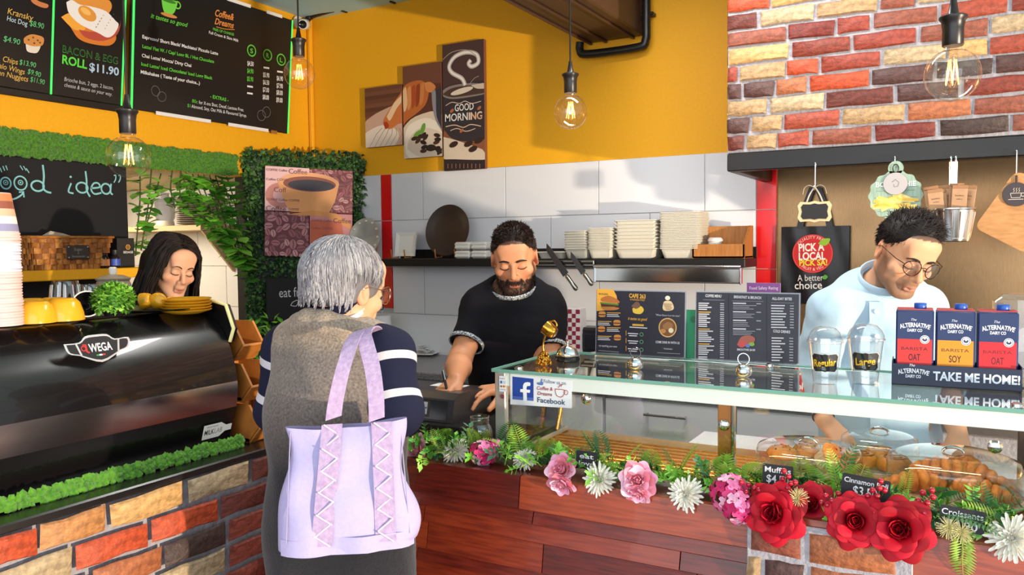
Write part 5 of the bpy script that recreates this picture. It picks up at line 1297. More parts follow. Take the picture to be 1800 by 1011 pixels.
for x in (203, 211): P.line(a, [(x - 3, 309), (x, 308), (x, 315), (x - 3, 321)], 2, C2, 3)
P.text(a, '"It\'s a g', (-110, 318), (-14, 326), 20, C2, shear=.1)
a.build(t, 'chalk_writing')
sh = B().box((XL + .105, 1.98, 1.462), (.185, 1.60, .05), .004).build('display_shelf', yellow)
tag(sh, 'yellow wooden wall shelf under the chalkboard', 'shelf')
# woven basket
bw = [mat('wicker_%d' % i, hx(h), .65, bump=.3, scale=60, stretch=(1, 6, 1), col2=hx(h2)) for i, (h, h2) in enumerate((('#b9762f', '#8f5220'), ('#a3642a', '#7c451a'), ('#c98a42', '#9e6128')))]
bk = PX(112, 472, XL + .10); t = thing('woven_basket', 'woven brown basket with a small black label on the yellow shelf', 'basket', (XL + .105, bk.y, 1.487), PI / 2)
L0, L1, Hb, D0, D1 = .33, .41, .155, .13, .165
def bf(u, v): k = v; a_ = u; return a_, k
B().prism([(-L0 / 2 + .006, -D0 / 2 + .006), (L0 / 2 - .006, -D0 / 2 + .006), (L0 / 2 - .006, D0 / 2 - .006), (-L0 / 2 + .006, D0 / 2 - .006)], 0, .01).build('bottom', bw[1], t)
rw = random.Random(3)
for r_ in range(6):
    z0, z1 = Hb * r_ / 6, Hb * (r_ + 1) / 6; k = (r_ + .5) / 6; l, d = (L0 + (L1 - L0) * k) / 2, (D0 + (D1 - D0) * k) / 2
    for (p, q, n_) in (((-l, -d), (l, -d), 11), ((l, -d), (l, d), 5), ((l, d), (-l, d), 11), ((-l, d), (-l, -d), 5)):
        p, q = Vector(p), Vector(q); e = (q - p).normalized(); nn = Vector((e.y, -e.x)); ln = (q - p).length / n_
        for i in range(n_):
            o = 1 if (i + r_) % 2 else -1; c = p + e * ln * (i + .5); b = B().at(Matrix.Translation((c.x, c.y, (z0 + z1) / 2)) @ Matrix.Rotation(math.atan2(e.y, e.x), 4, 'Z'))
            b.grid(lambda u, v: ((u - .5) * ln * 1.04, -(.0025 + .004 * math.sin(PI * u)) * o, (v - .5) * (z1 - z0) * 1.02), 4, 1); b.build('wicker_strip', bw[rw.randrange(3)], t, 180)
fr_ = B(); l, d = L1 / 2 + .002, D1 / 2 + .002
fr_.tube([(-l, -d, Hb), (l, -d, Hb), (l, d, Hb), (-l, d, Hb)], .007, 8, closed=True).build('rim', bw[0], t, 60)
lb = B().box((.02, -.083, .082), (.115, .005, .068), .002).build('label_plate', mat('label_black', hx('#18161a'), .5), t, 30)
a = Art(); a.text('Sugar', 0, .008, .014, '8d8a90', 'c', shear=.2); a.text('&', 0, -.008, .009, '8d8a90', 'c'); a.text('Sweetener', 0, -.024, .011, '8d8a90', 'c', shear=.2)
for x in (-.048, .048):
    for y in (-.024, .026): a.ell(x, y, .004, .003, 'b0a8a0', n=10)
a.build(lb, 'chalk_text', frame((.02, -.0858, .082), (1, 0, 0), (0, -1, 0)))
pp = B().add([(-.12, -.05, .13), (.10, -.05, .13), (.12, .05, .15), (-.1, .05, .15), (-.08, -.03, .185), (.02, .03, .175)], [(0, 1, 5, 4), (1, 2, 5), (2, 3, 4, 5), (3, 0, 4), (0, 3, 2, 1)])
pp.build('paper_liner', mat('paper_white', hx('#cfc7b6'), .8), t)
# boxed scale and two small bottles
bx = PX(211, 448, XL + .06); t = thing('black_box', 'black carton with a small gold emblem at the end of the yellow shelf', 'box', (XL + .07, bx.y, 1.488), PI / 2)
B().box((0, 0, .076), (.10, .08, .152), .002).build('carton', mat('carton_black', hx('#141316'), .4), t, 30)
a = Art(); a.ring(.012, .105, .012, .012, .005, 'd99a2e', n=6); a.ell(.012, .105, .004, .004, 'd99a2e', n=6); a.text('SEDAGE', .012, .073, .011, 'd8d4d0', 'c', bold=.03); a.build(t, 'box_print', frame((0, -.0402, 0), (1, 0, 0), (0, -1, 0)))
for i, (px, py, col, lb) in enumerate(((184, 470, '#c07a3a', 'small dark bottle with amber label on the yellow shelf'), (203, 470, '#3d56b0', 'small dark bottle with blue label on the yellow shelf'))):
    p = PX(px, py, XL + .165); t = thing('small_bottle', lb, 'bottle', (p.x, p.y, 1.488), group='small bottles on the yellow shelf')
    B().lathe([(.022, 0), (.024, .004), (.024, .05), (.018, .06), (.012, .066), (.012, .072)], 18).build('glass', mat('dark_bottle', (.015, .01, .01), .1), t, 40)
    B().lathe([(.0245, .012), (.0245, .045)], 18, caps=False).build('label', mat('lab_' + col, hx(col), .4), t, 180); B().lathe([(.014, .068), (.015, .07), (.015, .09), (.013, .092)], 14).build('cap', mat('cap_black', (.02, .02, .02), .4), t, 40)
# ================================================================ leafy corner panel, poster, eat fresh board, planter
CA, CB = Vector((XL, 3.63, 0)), Vector((-3.49, YB - .004, 0)); dv = (CB - CA).normalized(); nv = Vector((dv.y, -dv.x, 0)); Lc = (CB - CA).length
Mc = frame(CA, dv, nv)
t = thing('ivy_panel', 'tall black corner panel covered in artificial ivy leaves', 'plant wall', M=Mc)
B().box((Lc / 2, 1.06, -.02), (Lc, 2.12, .03), .003).build('backing_board', bl, t, 30)
def leaf_mass(n, pos, rnd, size, name, mats, par, kindlab=None):
    """many small pointed leaves, each a bent blade of four faces"""
    V = []; F = []; MI = []
    for i in range(n):
        p, d, up = pos(rnd); d = Vector(d).normalized(); s = size * rnd.uniform(.6, 1.25); sd = d.cross(Vector(up)).normalized(); nn = sd.cross(d).normalized(); w = s * rnd.uniform(.28, .42)
        p = Vector(p); k = len(V); m = p + d * s * .5 + nn * s * .08
        V += [tuple(q) for q in (p, m + sd * w - nn * s * .06, p + d * s - nn * s * .12, m - sd * w - nn * s * .06, m)]
        F += [(k, k + 1, k + 4), (k + 1, k + 2, k + 4), (k + 2, k + 3, k + 4), (k + 3, k, k + 4)]; MI += [rnd.randrange(len(mats))] * 4
    me = bpy.data.meshes.new(name); me.from_pydata(V, [], F)
    for m in mats: me.materials.append(m)
    me.polygons.foreach_set('material_index', MI); me.update()
    return link(name, me, par, kind='stuff')
lv = [mat('ivy_%d' % i, hx(h), .5, spec=.4) for i, h in enumerate(('#2a4a22', '#1e3a1b', '#3a5f2a', '#49702f', '#17301a'))]
def on_panel(r):
    side = r.random() < .16
    if side: x, y, z = r.uniform(-.03, .03), r.uniform(.0, 2.14), r.uniform(-.02, .07)
    else: x, y, z = r.uniform(.03, Lc), r.uniform(.0, 2.13), r.uniform(.0, .045)
    if r.random() < .12: y = 2.10 + r.random() ** 2 * .09
    return (x, y, z), (r.uniform(-1, 1), r.uniform(-1.2, .9), r.uniform(.15, .9)), (r.uniform(-.4, .4), .3, 1)
leaf_mass(11000, on_panel, random.Random(5), .034, 'ivy_leaves', lv, t)
pc = Vector(PD(554, 371, 4.93)); pm_ = pc - nv * ((pc - CA).dot(nv) - .085); pz = pm_.z
Mp = frame(pm_, dv + Vector((0, 0, -.035)), nv + Vector((0, 0, .03))); P = Panel(Mp); p_w = .55; p_h = .565
t = thing('coffee_poster', 'square four part canvas of a coffee cup and roasted beans on the ivy panel', 'picture', M=Mp)
a = Art(); cols = ['a8626a', '955058', 'b97a80', '84464e', 'ab6a70', 'c79090']
def beans(P_, a_, x0, y0, x1, y1, n, rnd, size, cols_, line_='4a2229'):
    pts = []
    for i in range(n * 12):
        x, y, sx = rnd.uniform(x0, x1), rnd.uniform(y0, y1), size * rnd.uniform(.8, 1.15)
        sx = min(sx, x - x0 + .003, x1 - x + .003, y - y0 + .003, y1 - y + .003)
        if sx > size * .35 and all((x - q[0]) ** 2 + (y - q[1]) ** 2 > (.72 * (sx + q[2])) ** 2 for q in pts): pts.append((x, y, sx, rnd.random() * PI))
    z0 = a_.z
    for (x, y, sx, r_) in pts: a_.z = z0; a_.ell(x, y, sx, sx * .68, rnd.choice(cols_), r_, n=14)
    for (x, y, sx, r_) in pts:
        a_.z = z0 + .0003; a_.stroke([(x - math.cos(r_) * sx * .8, y - math.sin(r_) * sx * .8), (x + math.sin(r_) * sx * .12, y - math.cos(r_) * sx * .12), (x + math.cos(r_) * sx * .8, y + math.sin(r_) * sx * .8)], sx * .16, line_)
    a_.z = z0 + .0005
pal = [(-p_w / 2, 0), (0, 0), (-p_w / 2, -p_h / 2), (0, -p_h / 2)]; bgc = ['e3b6b8', '7a3a42', '6a343e', 'c88486']
for i, (x, y) in enumerate(pal):
    c_ = B().box((x + p_w / 4, y + p_h / 4, -.009), (p_w / 2 - .004, p_h / 2 - .004, .018), .002).build('canvas', mat('canvas_%d' % i, hx(bgc[i]), .6), t, 30)
rb = random.Random(9)
a.z = .001; beans(P, a, .0, .01, p_w / 2 - .004, p_h / 2 - .004, 190, rb, .022, cols); beans(P, a, -p_w / 2 + .002, -p_h / 2 + .002, -.004, -.004, 230, rb, .027, cols)
a.up(); a.ell(-.175, .10, .095, .08, 'c07a72'); a.up(); a.ell(-.175, .10, .05, .045, 'd9a3a4')
a.up(); a.poly([(-.20, .19), (-.15, .05), (-.12, -.0), (.12, -.0), (.16, .08), (.185, .19)], 'e09a5e'); a.poly([(-.14, -.02), (.02, .015), (.17, -.0), (.262, -.06), (.262, -.10), (.1, -.02)], 'd58c4a'); a.up()
a.ell(.0, .19, .185, .062, 'e3a173'); a.up(); a.ell(.0, .18, .165, .048, '8f4838'); a.up(); a.ell(.01, .172, .145, .036, '2f2a3a'); a.up()
a.poly([(.004, -.05), (.2, -.05), (.22, -.16), (.12, -.24), (.004, -.26)], 'c0583a'); a.up()
for i, (s_, x, y, h) in enumerate((('COFFEE Coffee', -.266, .25, .014), ('Coffee', -.13, .24, .030), ('Coffee COFFEE', -.266, .19, .015), ('Coff', -.22, .12, .030), ('COFFEE Coffee COFFEE', -.266, .065, .014), ('Coffee', -.266, .0, .032), ('COFFEE', -.13, .01, .013),
                                   ('COFFEE Coffee', .012, -.055, .014), ('Coffee', .15, -.06, .030), ('Coffee COFFEE', .012, -.105, .015), ('Coffee', .08, -.17, .032), ('COFFEE', .012, -.21, .014), ('Coffee', .1, -.25, .02))): a.text(s_, x, y, h, '7a2f3a' if i % 2 else '5c2630')
a.build(t, 'coffee_print')
ec = PD(527, 532, 4.75); eo = ec - nv * ((ec - CA).dot(nv) - .10)
Me = frame(eo, dv, nv); P = Panel(Me); t = thing('eat_fresh_sign', 'small chalkboard chalked eat fresh hanging on the ivy panel', 'chalkboard', M=Me)
B().box((0, 0, -.007), (.30, .27, .014), .003).build('board', mat('chalkboard_black'), t, 30)
a = Art(); P.text(a, 'eat fresh', (491, 523), (549, 520), 17, 'c9c6cc'); P.line(a, [(511, 537), (515, 531), (524, 528), (521, 538), (511, 537)], 1.2, 'c9c6cc', 3); a.build(t, 'chalk_writing')
pw = mat('orange_wood', hx('#c4622a'), .5, bump=.1, scale=10, stretch=(1, 1, 8), col2=hx('#a04a1e'))
t = thing('wooden_planter', 'orange slatted wooden planter with ivy at the foot of the leafy panel', 'planter', (-3.63, 3.38, 0), .5)
for i in range(9):
    for sx in (-1, 1): B().box((0, sx * .15, .05 + i * .1), (.32, .016, .092), .003).build('slat', pw, t, 30); B().box((sx * .16, 0, .05 + i * .1), (.016, .284, .092), .003).build('slat', pw, t, 30)
B().box((0, 0, .86), (.30, .28, .02)).build('soil', mat('soil', hx('#2a1c14'), .95), t)
gl_ = [mat('leaf_%d' % i, hx(h), .45) for i, h in enumerate(('#7cc23e', '#62aa36', '#9cd858', '#4c9030'))]
leaf_mass(260, lambda r: ((r.uniform(-.16, .16), r.uniform(-.17, .14), .87 + r.random() ** 2 * .3), (r.uniform(-1, 1), r.uniform(-1, .6), r.uniform(-.2, 1)), (0, 0, 1)), random.Random(8), .06, 'plant_leaves', gl_, t)
# ================================================================ hanging vines in the kitchen opening: every leaf a part
_lm = {}
def leaf_obj(par, p, d, s, mi, up=(0, 0, 1)):
    if mi not in _lm:
        b = B(); b.add([(0, 0, 0), (.34, .30, .05), (.36, .62, .03), (0, 1, -.06), (-.36, .62, .03), (-.34, .30, .05), (0, .45, 0)], [(0, 1, 6), (1, 2, 6), (2, 3, 6), (3, 4, 6), (4, 5, 6), (5, 0, 6)]); _lm[mi] = b.mesh('leaf', gl_[mi], 180)
    d = Vector(d).normalized(); x = d.cross(Vector(up)).normalized(); n = x.cross(d); m = Matrix((x, d, n)).transposed().to_4x4() @ Matrix.Scale(s, 4); m.translation = Vector(p)
    return link('leaf', _lm[mi], par, M=m)
rv = random.Random(14); stem_m = mat('vine_stem', hx('#3d4a1c'), .6)
def vine(label, pts, n, s, group=None):
    t = thing('hanging_vine', label, 'vine', pts[0], group=group); o = Vector(pts[0]); P = spl([Vector(p) - o for p in pts], 6)
    B().tube(P, .004, 5).build('stem', stem_m, t, 180)
    for i in range(n):
        k = rv.uniform(.06, 1) * (len(P) - 1); j = min(int(k), len(P) - 2); p = P[j].lerp(P[j + 1], k - j); a_ = rv.random() * 6.28
        leaf_obj(t, p, (math.cos(a_), math.sin(a_), rv.uniform(-.5, .4)), s * rv.uniform(.7, 1.2), rv.randrange(4), (rv.uniform(-.3, .3), rv.uniform(-.3, .3), 1))
V_ = lambda px, py, dx=.02: PX(px, py, XL + dx)
G1, G2, G3 = 'vines beside the chalkboard', 'short vines over the shelf', 'slanting vines by the ivy panel'
for i, (pp_, n_) in enumerate(((((246, 300), (246, 350), (242, 400), (238, 450)), 22), (((266, 298), (262, 350), (256, 390), (248, 440)), 22), (((283, 305), (272, 345), (264, 372), (256, 400)), 16))):
    vine('leafy artificial vine hanging straight down beside the edge of the chalkboard', [V_(*q) for q in pp_], n_ + 6, .078, G1)
for i, (pp_, n_) in enumerate(((((303, 298), (300, 330), (304, 352), (308, 366)), 14), (((318, 300), (316, 335), (322, 358), (322, 376)), 20), (((326, 302), (334, 332), (330, 360), (326, 372)), 12))):
    vine('short leafy vine hanging over the shelf in the kitchen opening', [V_(*q) for q in pp_], n_ + 4, .075, G2)
for i in range(9):
    x0 = 318 + i * 10; x1 = 382 + i * 7; y1 = 410 + i * 11
    vine('long leafy vine slanting across the kitchen opening to the ivy panel', [V_(x0, 304 + i * .8), V_(x0 + (x1 - x0) * .35, 355, .04), V_(x0 + (x1 - x0) * .75, 355 + (y1 - 340) * .55, .05), V_(min(x1 + 8, 446 + i * 2), y1, .03)], 32, .10, G3)
# nook: shelf with jar and plates, hob on its bench
t = thing('nook_shelf', 'beige wall shelf in the kitchen behind the vines', 'shelf', (-5.25, YB - .16, 1.73))
B().box((0, 0, 0), (1.1, .3, .04), .003).build('board', mat('beige_laminate', hx('#b9a17c'), .5), t, 30)
B().prism([(-.14, 0), (.14, 0), (.14, -.30)], -.01, .01).build('bracket', mat('beige_laminate'), t, M=Matrix.Translation((.54, 0, -.02)) @ frame((0, 0, 0), (0, 1, 0), (1, 0, 0)))
p = PY(291, 392, 4.03); t = thing('blender_jar', 'clear food processor jar with white base on the kitchen shelf', 'jar', (p.x, p.y, 1.752))
B().lathe([(.06, 0), (.065, .01), (.06, .04)], 20).build('base', wp, t, 40); B().lathe([(.055, .04), (.068, .06), (.075, .20), (.078, .205)], 20, caps=False).build('jar', mat('smoky_glass', hx('#9aa0b4'), .1, trans=.7, alpha=.7), t, 40); B().lathe([(.08, .2), (.08, .215), (.03, .22), (.03, .25), (0, .25)], 20).build('lid', mat('smoky_glass'), t, 40)
pl_m = mat('plate_stoneware', hx('#8d8378'), .35)
p = PY(345, 392, 4.03); pp_ = B().lathe([(.07, 0), (.10, .006), (.135, .016), (.133, .019), (.095, .010), (0, .009)], 28).mesh('stacked_plate', pl_m, 40)
for i in range(13): link('stacked_plate', pp_, None, loc=(p.x + .003 * math.sin(i * 2.1), p.y, 1.751 + i * .0145), label='grey stoneware plate in the tall pile on the kitchen shelf', category='plate', group='plates piled on the kitchen shelf')
t = thing('gas_hob', 'small black gas hob on the bench inside the kitchen opening', 'hob', (-4.42, 3.78, .0))
B().box((0, .08, .455), (.66, .60, .91), .004).build('bench', steel, t, 30); B().box((.0, .02, .95), (.56, .46, .08), .006).build('hob_body', mat('hob_steel', hx('#5a5550'), .3, .8), t, 30)
for x in (-.14, .14):
    g = B().lathe([(.05, .99), (.055, 1.0), (.03, 1.01)], 18).build('burner', bl, t, 40, loc=(x, .05, 0))
    for k in range(4): B().box((.05 * math.cos(k * PI / 2), .05 * math.sin(k * PI / 2), 1.02), (.10 if k % 2 == 0 else .01, .10 if k % 2 else .01, .012), .002).build('grate_bar', bl, g, 30)
    kn = B().lathe([(.022, 0), (.026, .004), (.02, .02), (0, .021)], 16).build('knob', chrome, t, 40, M=aim_z((x, -.212, .95), (0, -1, 0)))
# ================================================================ triptych on the yellow wall
yc = YB - .032; Pt = Panel(frame((0, yc, 0), (1, 0, 0), (0, -1, 0))); tri = []
for (tl, tr, br, bl_), lab in ((((640, 156), (705, 148), (708, 254), (644, 260)), 'left canvas of three with a croissant tip on boards'), (((707, 117), (774, 109), (779, 275), (711, 278)), 'middle canvas of three with croissant and coffee beans'), (((776, 79), (850, 69), (853, 297), (782, 300)), 'tallest canvas of three with the good morning coffee mug')):
    q = [Pt.L(*c) for c in (tl, tr, br, bl_)]; x0, x1 = (q[0][0] + q[3][0]) / 2, (q[1][0] + q[2][0]) / 2; y1, y0 = (q[0][1] + q[1][1]) / 2, (q[2][1] + q[3][1]) / 2
    M = frame((x0, yc, y0), (1, 0, 0), (0, -1, 0)); t = thing('canvas_print', lab, 'picture', M=M, group='three part coffee picture on the yellow wall')
    B().box(((x1 - x0) / 2, (y1 - y0) / 2, -.014), (x1 - x0, y1 - y0, .028), .002).build('stretched_canvas', mat('canvas_brown', hx('#7a4a36'), .6), t, 30); tri.append((t, Panel(M), x1 - x0, y1 - y0))
def clipart(P, W, H):
    class A2(Art):
        def _add(s, vs, fs, col, emit=0): return Art._add(s, [(min(max(p[0], .0), W), min(max(p[1], .0), H)) for p in vs], fs, col, emit)
    return A2(.00025)
t, P, W, H = tri[0]; a = clipart(P, W, H)
for i in range(8): P.poly(a, [(636, 150 + i * 7), (712, 140 + i * 7), (712, 149 + i * 7), (636, 158 + i * 7)], ('5e3626', '6b3f2c', '754832')[i % 3])
P.blob(a, [(640, 215), (670, 195), (715, 185), (715, 265), (640, 265)], 'c9a28c'); P.blob(a, [(640, 235), (672, 220), (700, 232), (690, 262), (640, 266)], 'e2cfc0'); a.up()
for i in range(7): P.line(a, [(650 + i * 9, 262), (662 + i * 9, 236), (672 + i * 6, 225)], .8, '7a5646')
a.up(); P.blob(a, [(676, 222), (674, 212), (684, 194), (700, 170), (714, 158), (714, 210), (700, 218), (686, 227)], 'c9713a'); a.up(); P.blob(a, [(680, 205), (694, 180), (712, 164), (712, 172), (698, 190), (686, 212)], 'e8c29a'); P.blob(a, [(674, 216), (680, 214), (684, 222), (678, 227)], 'a83a1c'); a.build(t, 'croissant_print')
t, P, W, H = tri[1]; a = clipart(P, W, H)
P.poly(a, [(705, 105), (780, 100), (780, 200), (705, 210)], '6d4030'); P.poly(a, [(705, 150), (780, 145), (780, 215), (705, 220)], '5a3022'); P.blob(a, [(705, 230), (730, 205), (780, 200), (782, 280), (705, 282)], 'd9c2ac'); a.up()
P.blob(a, [(714, 270), (712, 240), (722, 218), (756, 208), (790, 240), (790, 280), (730, 282)], 'e9dccb'); a.up(); P.blob(a, [(716, 262), (722, 240), (745, 224), (790, 240), (790, 270), (740, 276)], 'd9c6b2'); a.up()
P.blob(a, [(702, 165), (712, 150), (730, 142), (744, 143), (754, 155), (750, 180), (738, 195), (718, 210), (702, 222)], 'b9632f'); a.up()
for i in range(5): P.blob(a, [(708 + i * 8, 160 - i * 3), (714 + i * 8, 154 - i * 2), (716 + i * 7, 185 - i * 2), (710 + i * 7, 196 - i * 3)], ('e3b488', 'd08a52', 'a84a20', '8f3c1c', 'c47a40')[i])
P.blob(a, [(746, 146), (756, 144), (766, 152), (760, 162), (750, 160)], 'cf8048'); a.up(); P.blob(a, [(760, 165), (780, 150), (790, 150), (790, 230), (772, 220), (762, 195)], '37323a'); a.up(); P.blob(a, [(759, 162), (766, 160), (768, 205), (780, 232), (768, 215), (761, 190)], '8a848c')
for c, r_ in (((734, 236), .6), ((744, 226), 1.2)): P.ell(a, c, 8, 4.5, '6a9a3a', rot=r_)
rb = random.Random(2)
for i in range(14): x, y = rb.uniform(728, 774), rb.uniform(232, 268); P.ell(a, (x, y), 6, 3.6, rb.choice(('3a241c', '4a2c20', '2c1a16')), rot=rb.uniform(-.6, .9), n=14)
P.ell(a, (758, 260), 9, 6, '33201a'); a.build(t, 'croissant_print')
t, P, W, H = tri[2]; a = clipart(P, W, H)
P.poly(a, [(770, 60), (860, 60), (860, 300), (770, 300)], '5f3a2c'); a.up(); P.poly(a, [(770, 60), (860, 60), (860, 150), (770, 160)], '4a3230'); P.blob(a, [(776, 232), (815, 225), (860, 240), (860, 290), (776, 292)], '8a5236'); P.poly(a, [(770, 275), (860, 270), (860, 300), (770, 304)], '2e2226'); P.blob(a, [(772, 240), (800, 246), (860, 268), (860, 280), (800, 280), (772, 276)], 'd9c4ae'); a.up()
P.blob(a, [(764, 165), (790, 150), (830, 143), (862, 150), (862, 235), (830, 248), (796, 244), (778, 222), (768, 195)], '332b30'); a.up()
P.blob(a, [(772, 166), (790, 152), (830, 146), (862, 152), (862, 162), (830, 170), (792, 174)], '8a7a74'); a.up(); P.blob(a, [(778, 166), (795, 155), (830, 150), (862, 155), (862, 161), (830, 167), (795, 171)], '4a342c'); a.up(); P.ell(a, (812, 160), 20, 5, 'd9c9b8', rot=.15); P.blob(a, [(828, 150), (850, 146), (862, 148), (862, 154), (840, 156)], 'cbb8a6'); a.up()
for w_, c, o in ((8, 'b9a9a2', 0), (5, 'd9d0cb', 1), (2, 'efeae6', 2)):
    P.line(a, [(818, 150), (812, 138), (795, 128), (790, 116), (800, 100), (820, 92), (838, 96), (841, 110), (830, 117), (824, 112), (828, 106)], w_, c, 6); a.up()
P.line(a, [(779, 105), (795, 92), (820, 88), (838, 98)], 1.2, 'a89a94', 5); P.line(a, [(826, 148), (834, 138), (842, 134)], 1, 'a89a94', 4)
P.text(a, 'GOOD', (800, 196), (833, 192), 12, 'ece6e0', bold=.01, rot=.0); P.text(a, 'MORNING', (783, 214), (848, 209), 13, 'ece6e0', bold=.01); a.up(); P.text(a, 'ING', (826, 210.5), (848, 209), 12, 'd99458')
P.line(a, [(784, 223), (800, 220), (815, 224), (828, 219), (846, 222)], 1.6, 'd9b9a2', 5); P.line(a, [(792, 230), (804, 226), (820, 231), (836, 226)], 1.4, 'd9b9a2', 5); P.line(a, [(784, 186), (795, 180), (808, 182), (818, 178), (830, 182), (846, 178)], 1.3, 'd9b9a2', 5)
for c in ((795, 195), (843, 190), (812, 230)): P.ell(a, c, 4, 2.8, 'b0643c', rot=.6, n=14)
for c in ((798, 254), (824, 253), (842, 247), (832, 262)): P.ell(a, c, 8, 5, '37221c', rot=.3, n=16)
for i in range(9): P.line(a, [(788 + i * 7, 296), (788 + i * 7, 288)], 2, '8a5a40')
a.build(t, 'mug_print')
# ================================================================ pendant lamps
blk = mat('bakelite', hx('#1d1817'), .35); fil = mat('filament', hx('#ffb347'), .5, emit=6); bulb_g = glassmat('bulb_glass', (1, .965, .90), refl=1.0)
def pendant(label, px, py, d, en):
    c = PD(px, py, d); t = thing('pendant_lamp', label, 'lamp', c, group='pendant lamps with clear globe bulbs'); r = .0625
    B().tube([(0, 0, .17), (0, 0, ZC - c.z - .002)], .0035, 8).build('cord', blk, t, 60)
    B().lathe([(.006, .175), (.008, .16), (.013, .132), (.02, .126)], 18).build('strain_relief', blk, t, 40)
    B().lathe([(.026, .132), (.031, .129), (.031, .124), (.026, .118), (.0235, .10), (.0235, .062), (.022, .060)], 24).build('socket', blk, t, 40)
    prof_ = [(.018, .062), (.019, .058), (.021, .050), (.028, .0455)] + [(r * math.sin(a), r * math.cos(a) - .008) for a in [math.radians(x) for x in (30, 40, 52, 65, 78, 90, 102, 116, 130, 145, 160, 172)]] + [(.0005, -r - .008)]
    g = B().lathe(prof_, 32, caps=False).build('globe', bulb_g, t, 180)
    B().lathe([(.012, .05), (.010, .045), (.004, .036), (.003, .02)], 12).build('stem', bulb_g, g, 180)
    for i in range(6):
        a0 = i * PI / 3; b = B(); b.tube([(.008 * math.cos(a0), .008 * math.sin(a0), .028), (.0155 * math.cos(a0 + .5), .0155 * math.sin(a0 + .5), -.030)], .0011, 6); b.build('filament', fil, g, 60)
    l = bpy.data.lights.new('bulb_light', 'POINT'); l.energy = en; l.color = (1, .68, .34); l.shadow_soft_size = .002; o = bpy.data.objects.new('bulb_light', l); COL.objects.link(o); o.parent = t; o.location = (0, 0, -.004)
pendant('glowing globe pendant hanging in front of the moss band above the coffee machine', 226, 271, 2.4, 2.5)
pendant('glowing globe pendant at the right end of the coffee menu board', 526, 126, 3.29, 2.5)
pendant('glowing globe pendant hanging before the bare yellow wall right of the mug picture', 1003, 193, 2.96, 2.5)
pendant('largest glowing globe pendant hanging in front of the brick hood', 1674, 126, 1.93, 2.5)
# ================================================================ things on the black shelf
SZ = 1.508
def shelf_pt(px, Y=4.06): p = PY(px, 450, Y); return Vector((p.x, Y, SZ))
easel = mat('easel_wood', hx('#b9793a'), .5)
def stand(t, w_, y=-.03):
    b = B()
    for x in (-w_, w_): b.tube([(x, .03, .006), (x, -.045, .006), (x, -.05, .05)], .005, 6); b.tube([(x, .02, .006), (x, .045, .12)], .005, 6)
    for x, pts in ((-w_, 0), (w_, 0)): pass
    for x in (-w_, w_): B().tube([(x, .045, .12), (x, .02, .006), (x, -.045, .006), (x, -.052, .055)], .005, 6).build('easel', easel, t, 60)
def round_plate(px, dia, m, label, glassy=False):
    p = shelf_pt(px, 4.07); t = thing('display_plate', label, 'plate', p); r = dia / 2; M = Matrix.Translation((0, .0, r + .008)) @ Matrix.Rotation(math.radians(80), 4, 'X')
    B().lathe([(0, 0), (r * .62, .002), (r * .72, .008), (r * .98, .02), (r, .022), (r * .985, .025), (r * .72, .013), (r * .62, .007), (0, .005)], 48, caps=False).build('plate', m, t, 50, M=M); stand(t, r * .45); return t, M, r
gp = mat('glazed_plate', hx('#9fa3a0'), .12, alpha=.62, coat=.4, col2=hx('#d9d6cc'), scale=6)
t, M, r = round_plate(645, .25, gp, 'clear glass plate with floral rim standing at the left end of the black shelf')
fl = B().at(M)
for i in range(12): a0 = i * PI / 6; fl.ball((r * .84 * math.cos(a0), r * .84 * math.sin(a0), .0225), (.012, .008, .003), 8, 5)
fl.build('rim_flowers', mat('etched', hx('#d8d5c8'), .4), t, 180)
round_plate(790, .315, mat('dark_stoneware', hx('#3a2a24'), .38, var=.2, scale=8), 'large dark brown round plate standing on the black shelf')
sqm = mat('white_china', hx('#dcd9d4'), .2, coat=.2)
b = B(); n = 4; s0, s1 = .052, .075
prv = [[(-s1, -s1, .012), (s1, -s1, .012), (s1, s1, .012), (-s1, s1, .012)], [(-s0, -s0, .004), (s0, -s0, .004), (s0, s0, .004), (-s0, s0, .004)], [(-s1, -s1, .008), (s1, -s1, .008), (s1, s1, .008), (-s1, s1, .008)], [(-s0, -s0, 0), (s0, -s0, 0), (s0, s0, 0), (-s0, s0, 0)]]
vs = sum(prv, []); fs = []
for k in range(4): l = (k + 1) % 4; fs += [(k, l, 4 + l, 4 + k), (8 + l, 8 + k, 12 + k, 12 + l), (l, k, 8 + k, 8 + l)]
fs += [(4, 5, 6, 7), (15, 14, 13, 12)]; sqp = b.add(vs, fs).mesh('square_plate', sqm)
bp = shelf_pt(716)
for i in range(6):
    M = Matrix.Translation((bp.x - .012 * (i - 2), 4.02 + .018 * i, SZ + .0865)) @ Matrix.Rotation(math.radians(80), 4, 'X')
    o = link('square_plate', sqp, None, M=M, label='white square china plate in the upright row on the shelf' if i else 'foremost white square china plate of the upright row on the shelf', category='plate', group='square plates on the shelf')
t = thing('plate_easel', 'pair of small wooden easels holding the white square plates', 'easel', (bp.x + .01, 4.0, SZ)); stand(t, .05)
nap = mat('napkin', hx('#d6d2cc'), .85, bump=.1, scale=80)
for i, (px, k) in enumerate(((822, 0), (822, 1), (851, 0), (851, 1))):
    p = shelf_pt(px, 4.03); b = B().box((0, 0, .024), (.105, .11, .045), .01)
    for z in (.014, .034): b.box((0, -.052, z), (.10, .012, .014), .005)
    o = b.build('napkin_pack', nap, None, 40, loc=(p.x, 4.02, SZ + k * .05)); tag(o, '%s white paper napkin pack, %s of two stacked on the shelf' % (('left', 'right')[i // 2], ('lower', 'upper')[k]), 'napkins', 'napkin packs on the shelf')
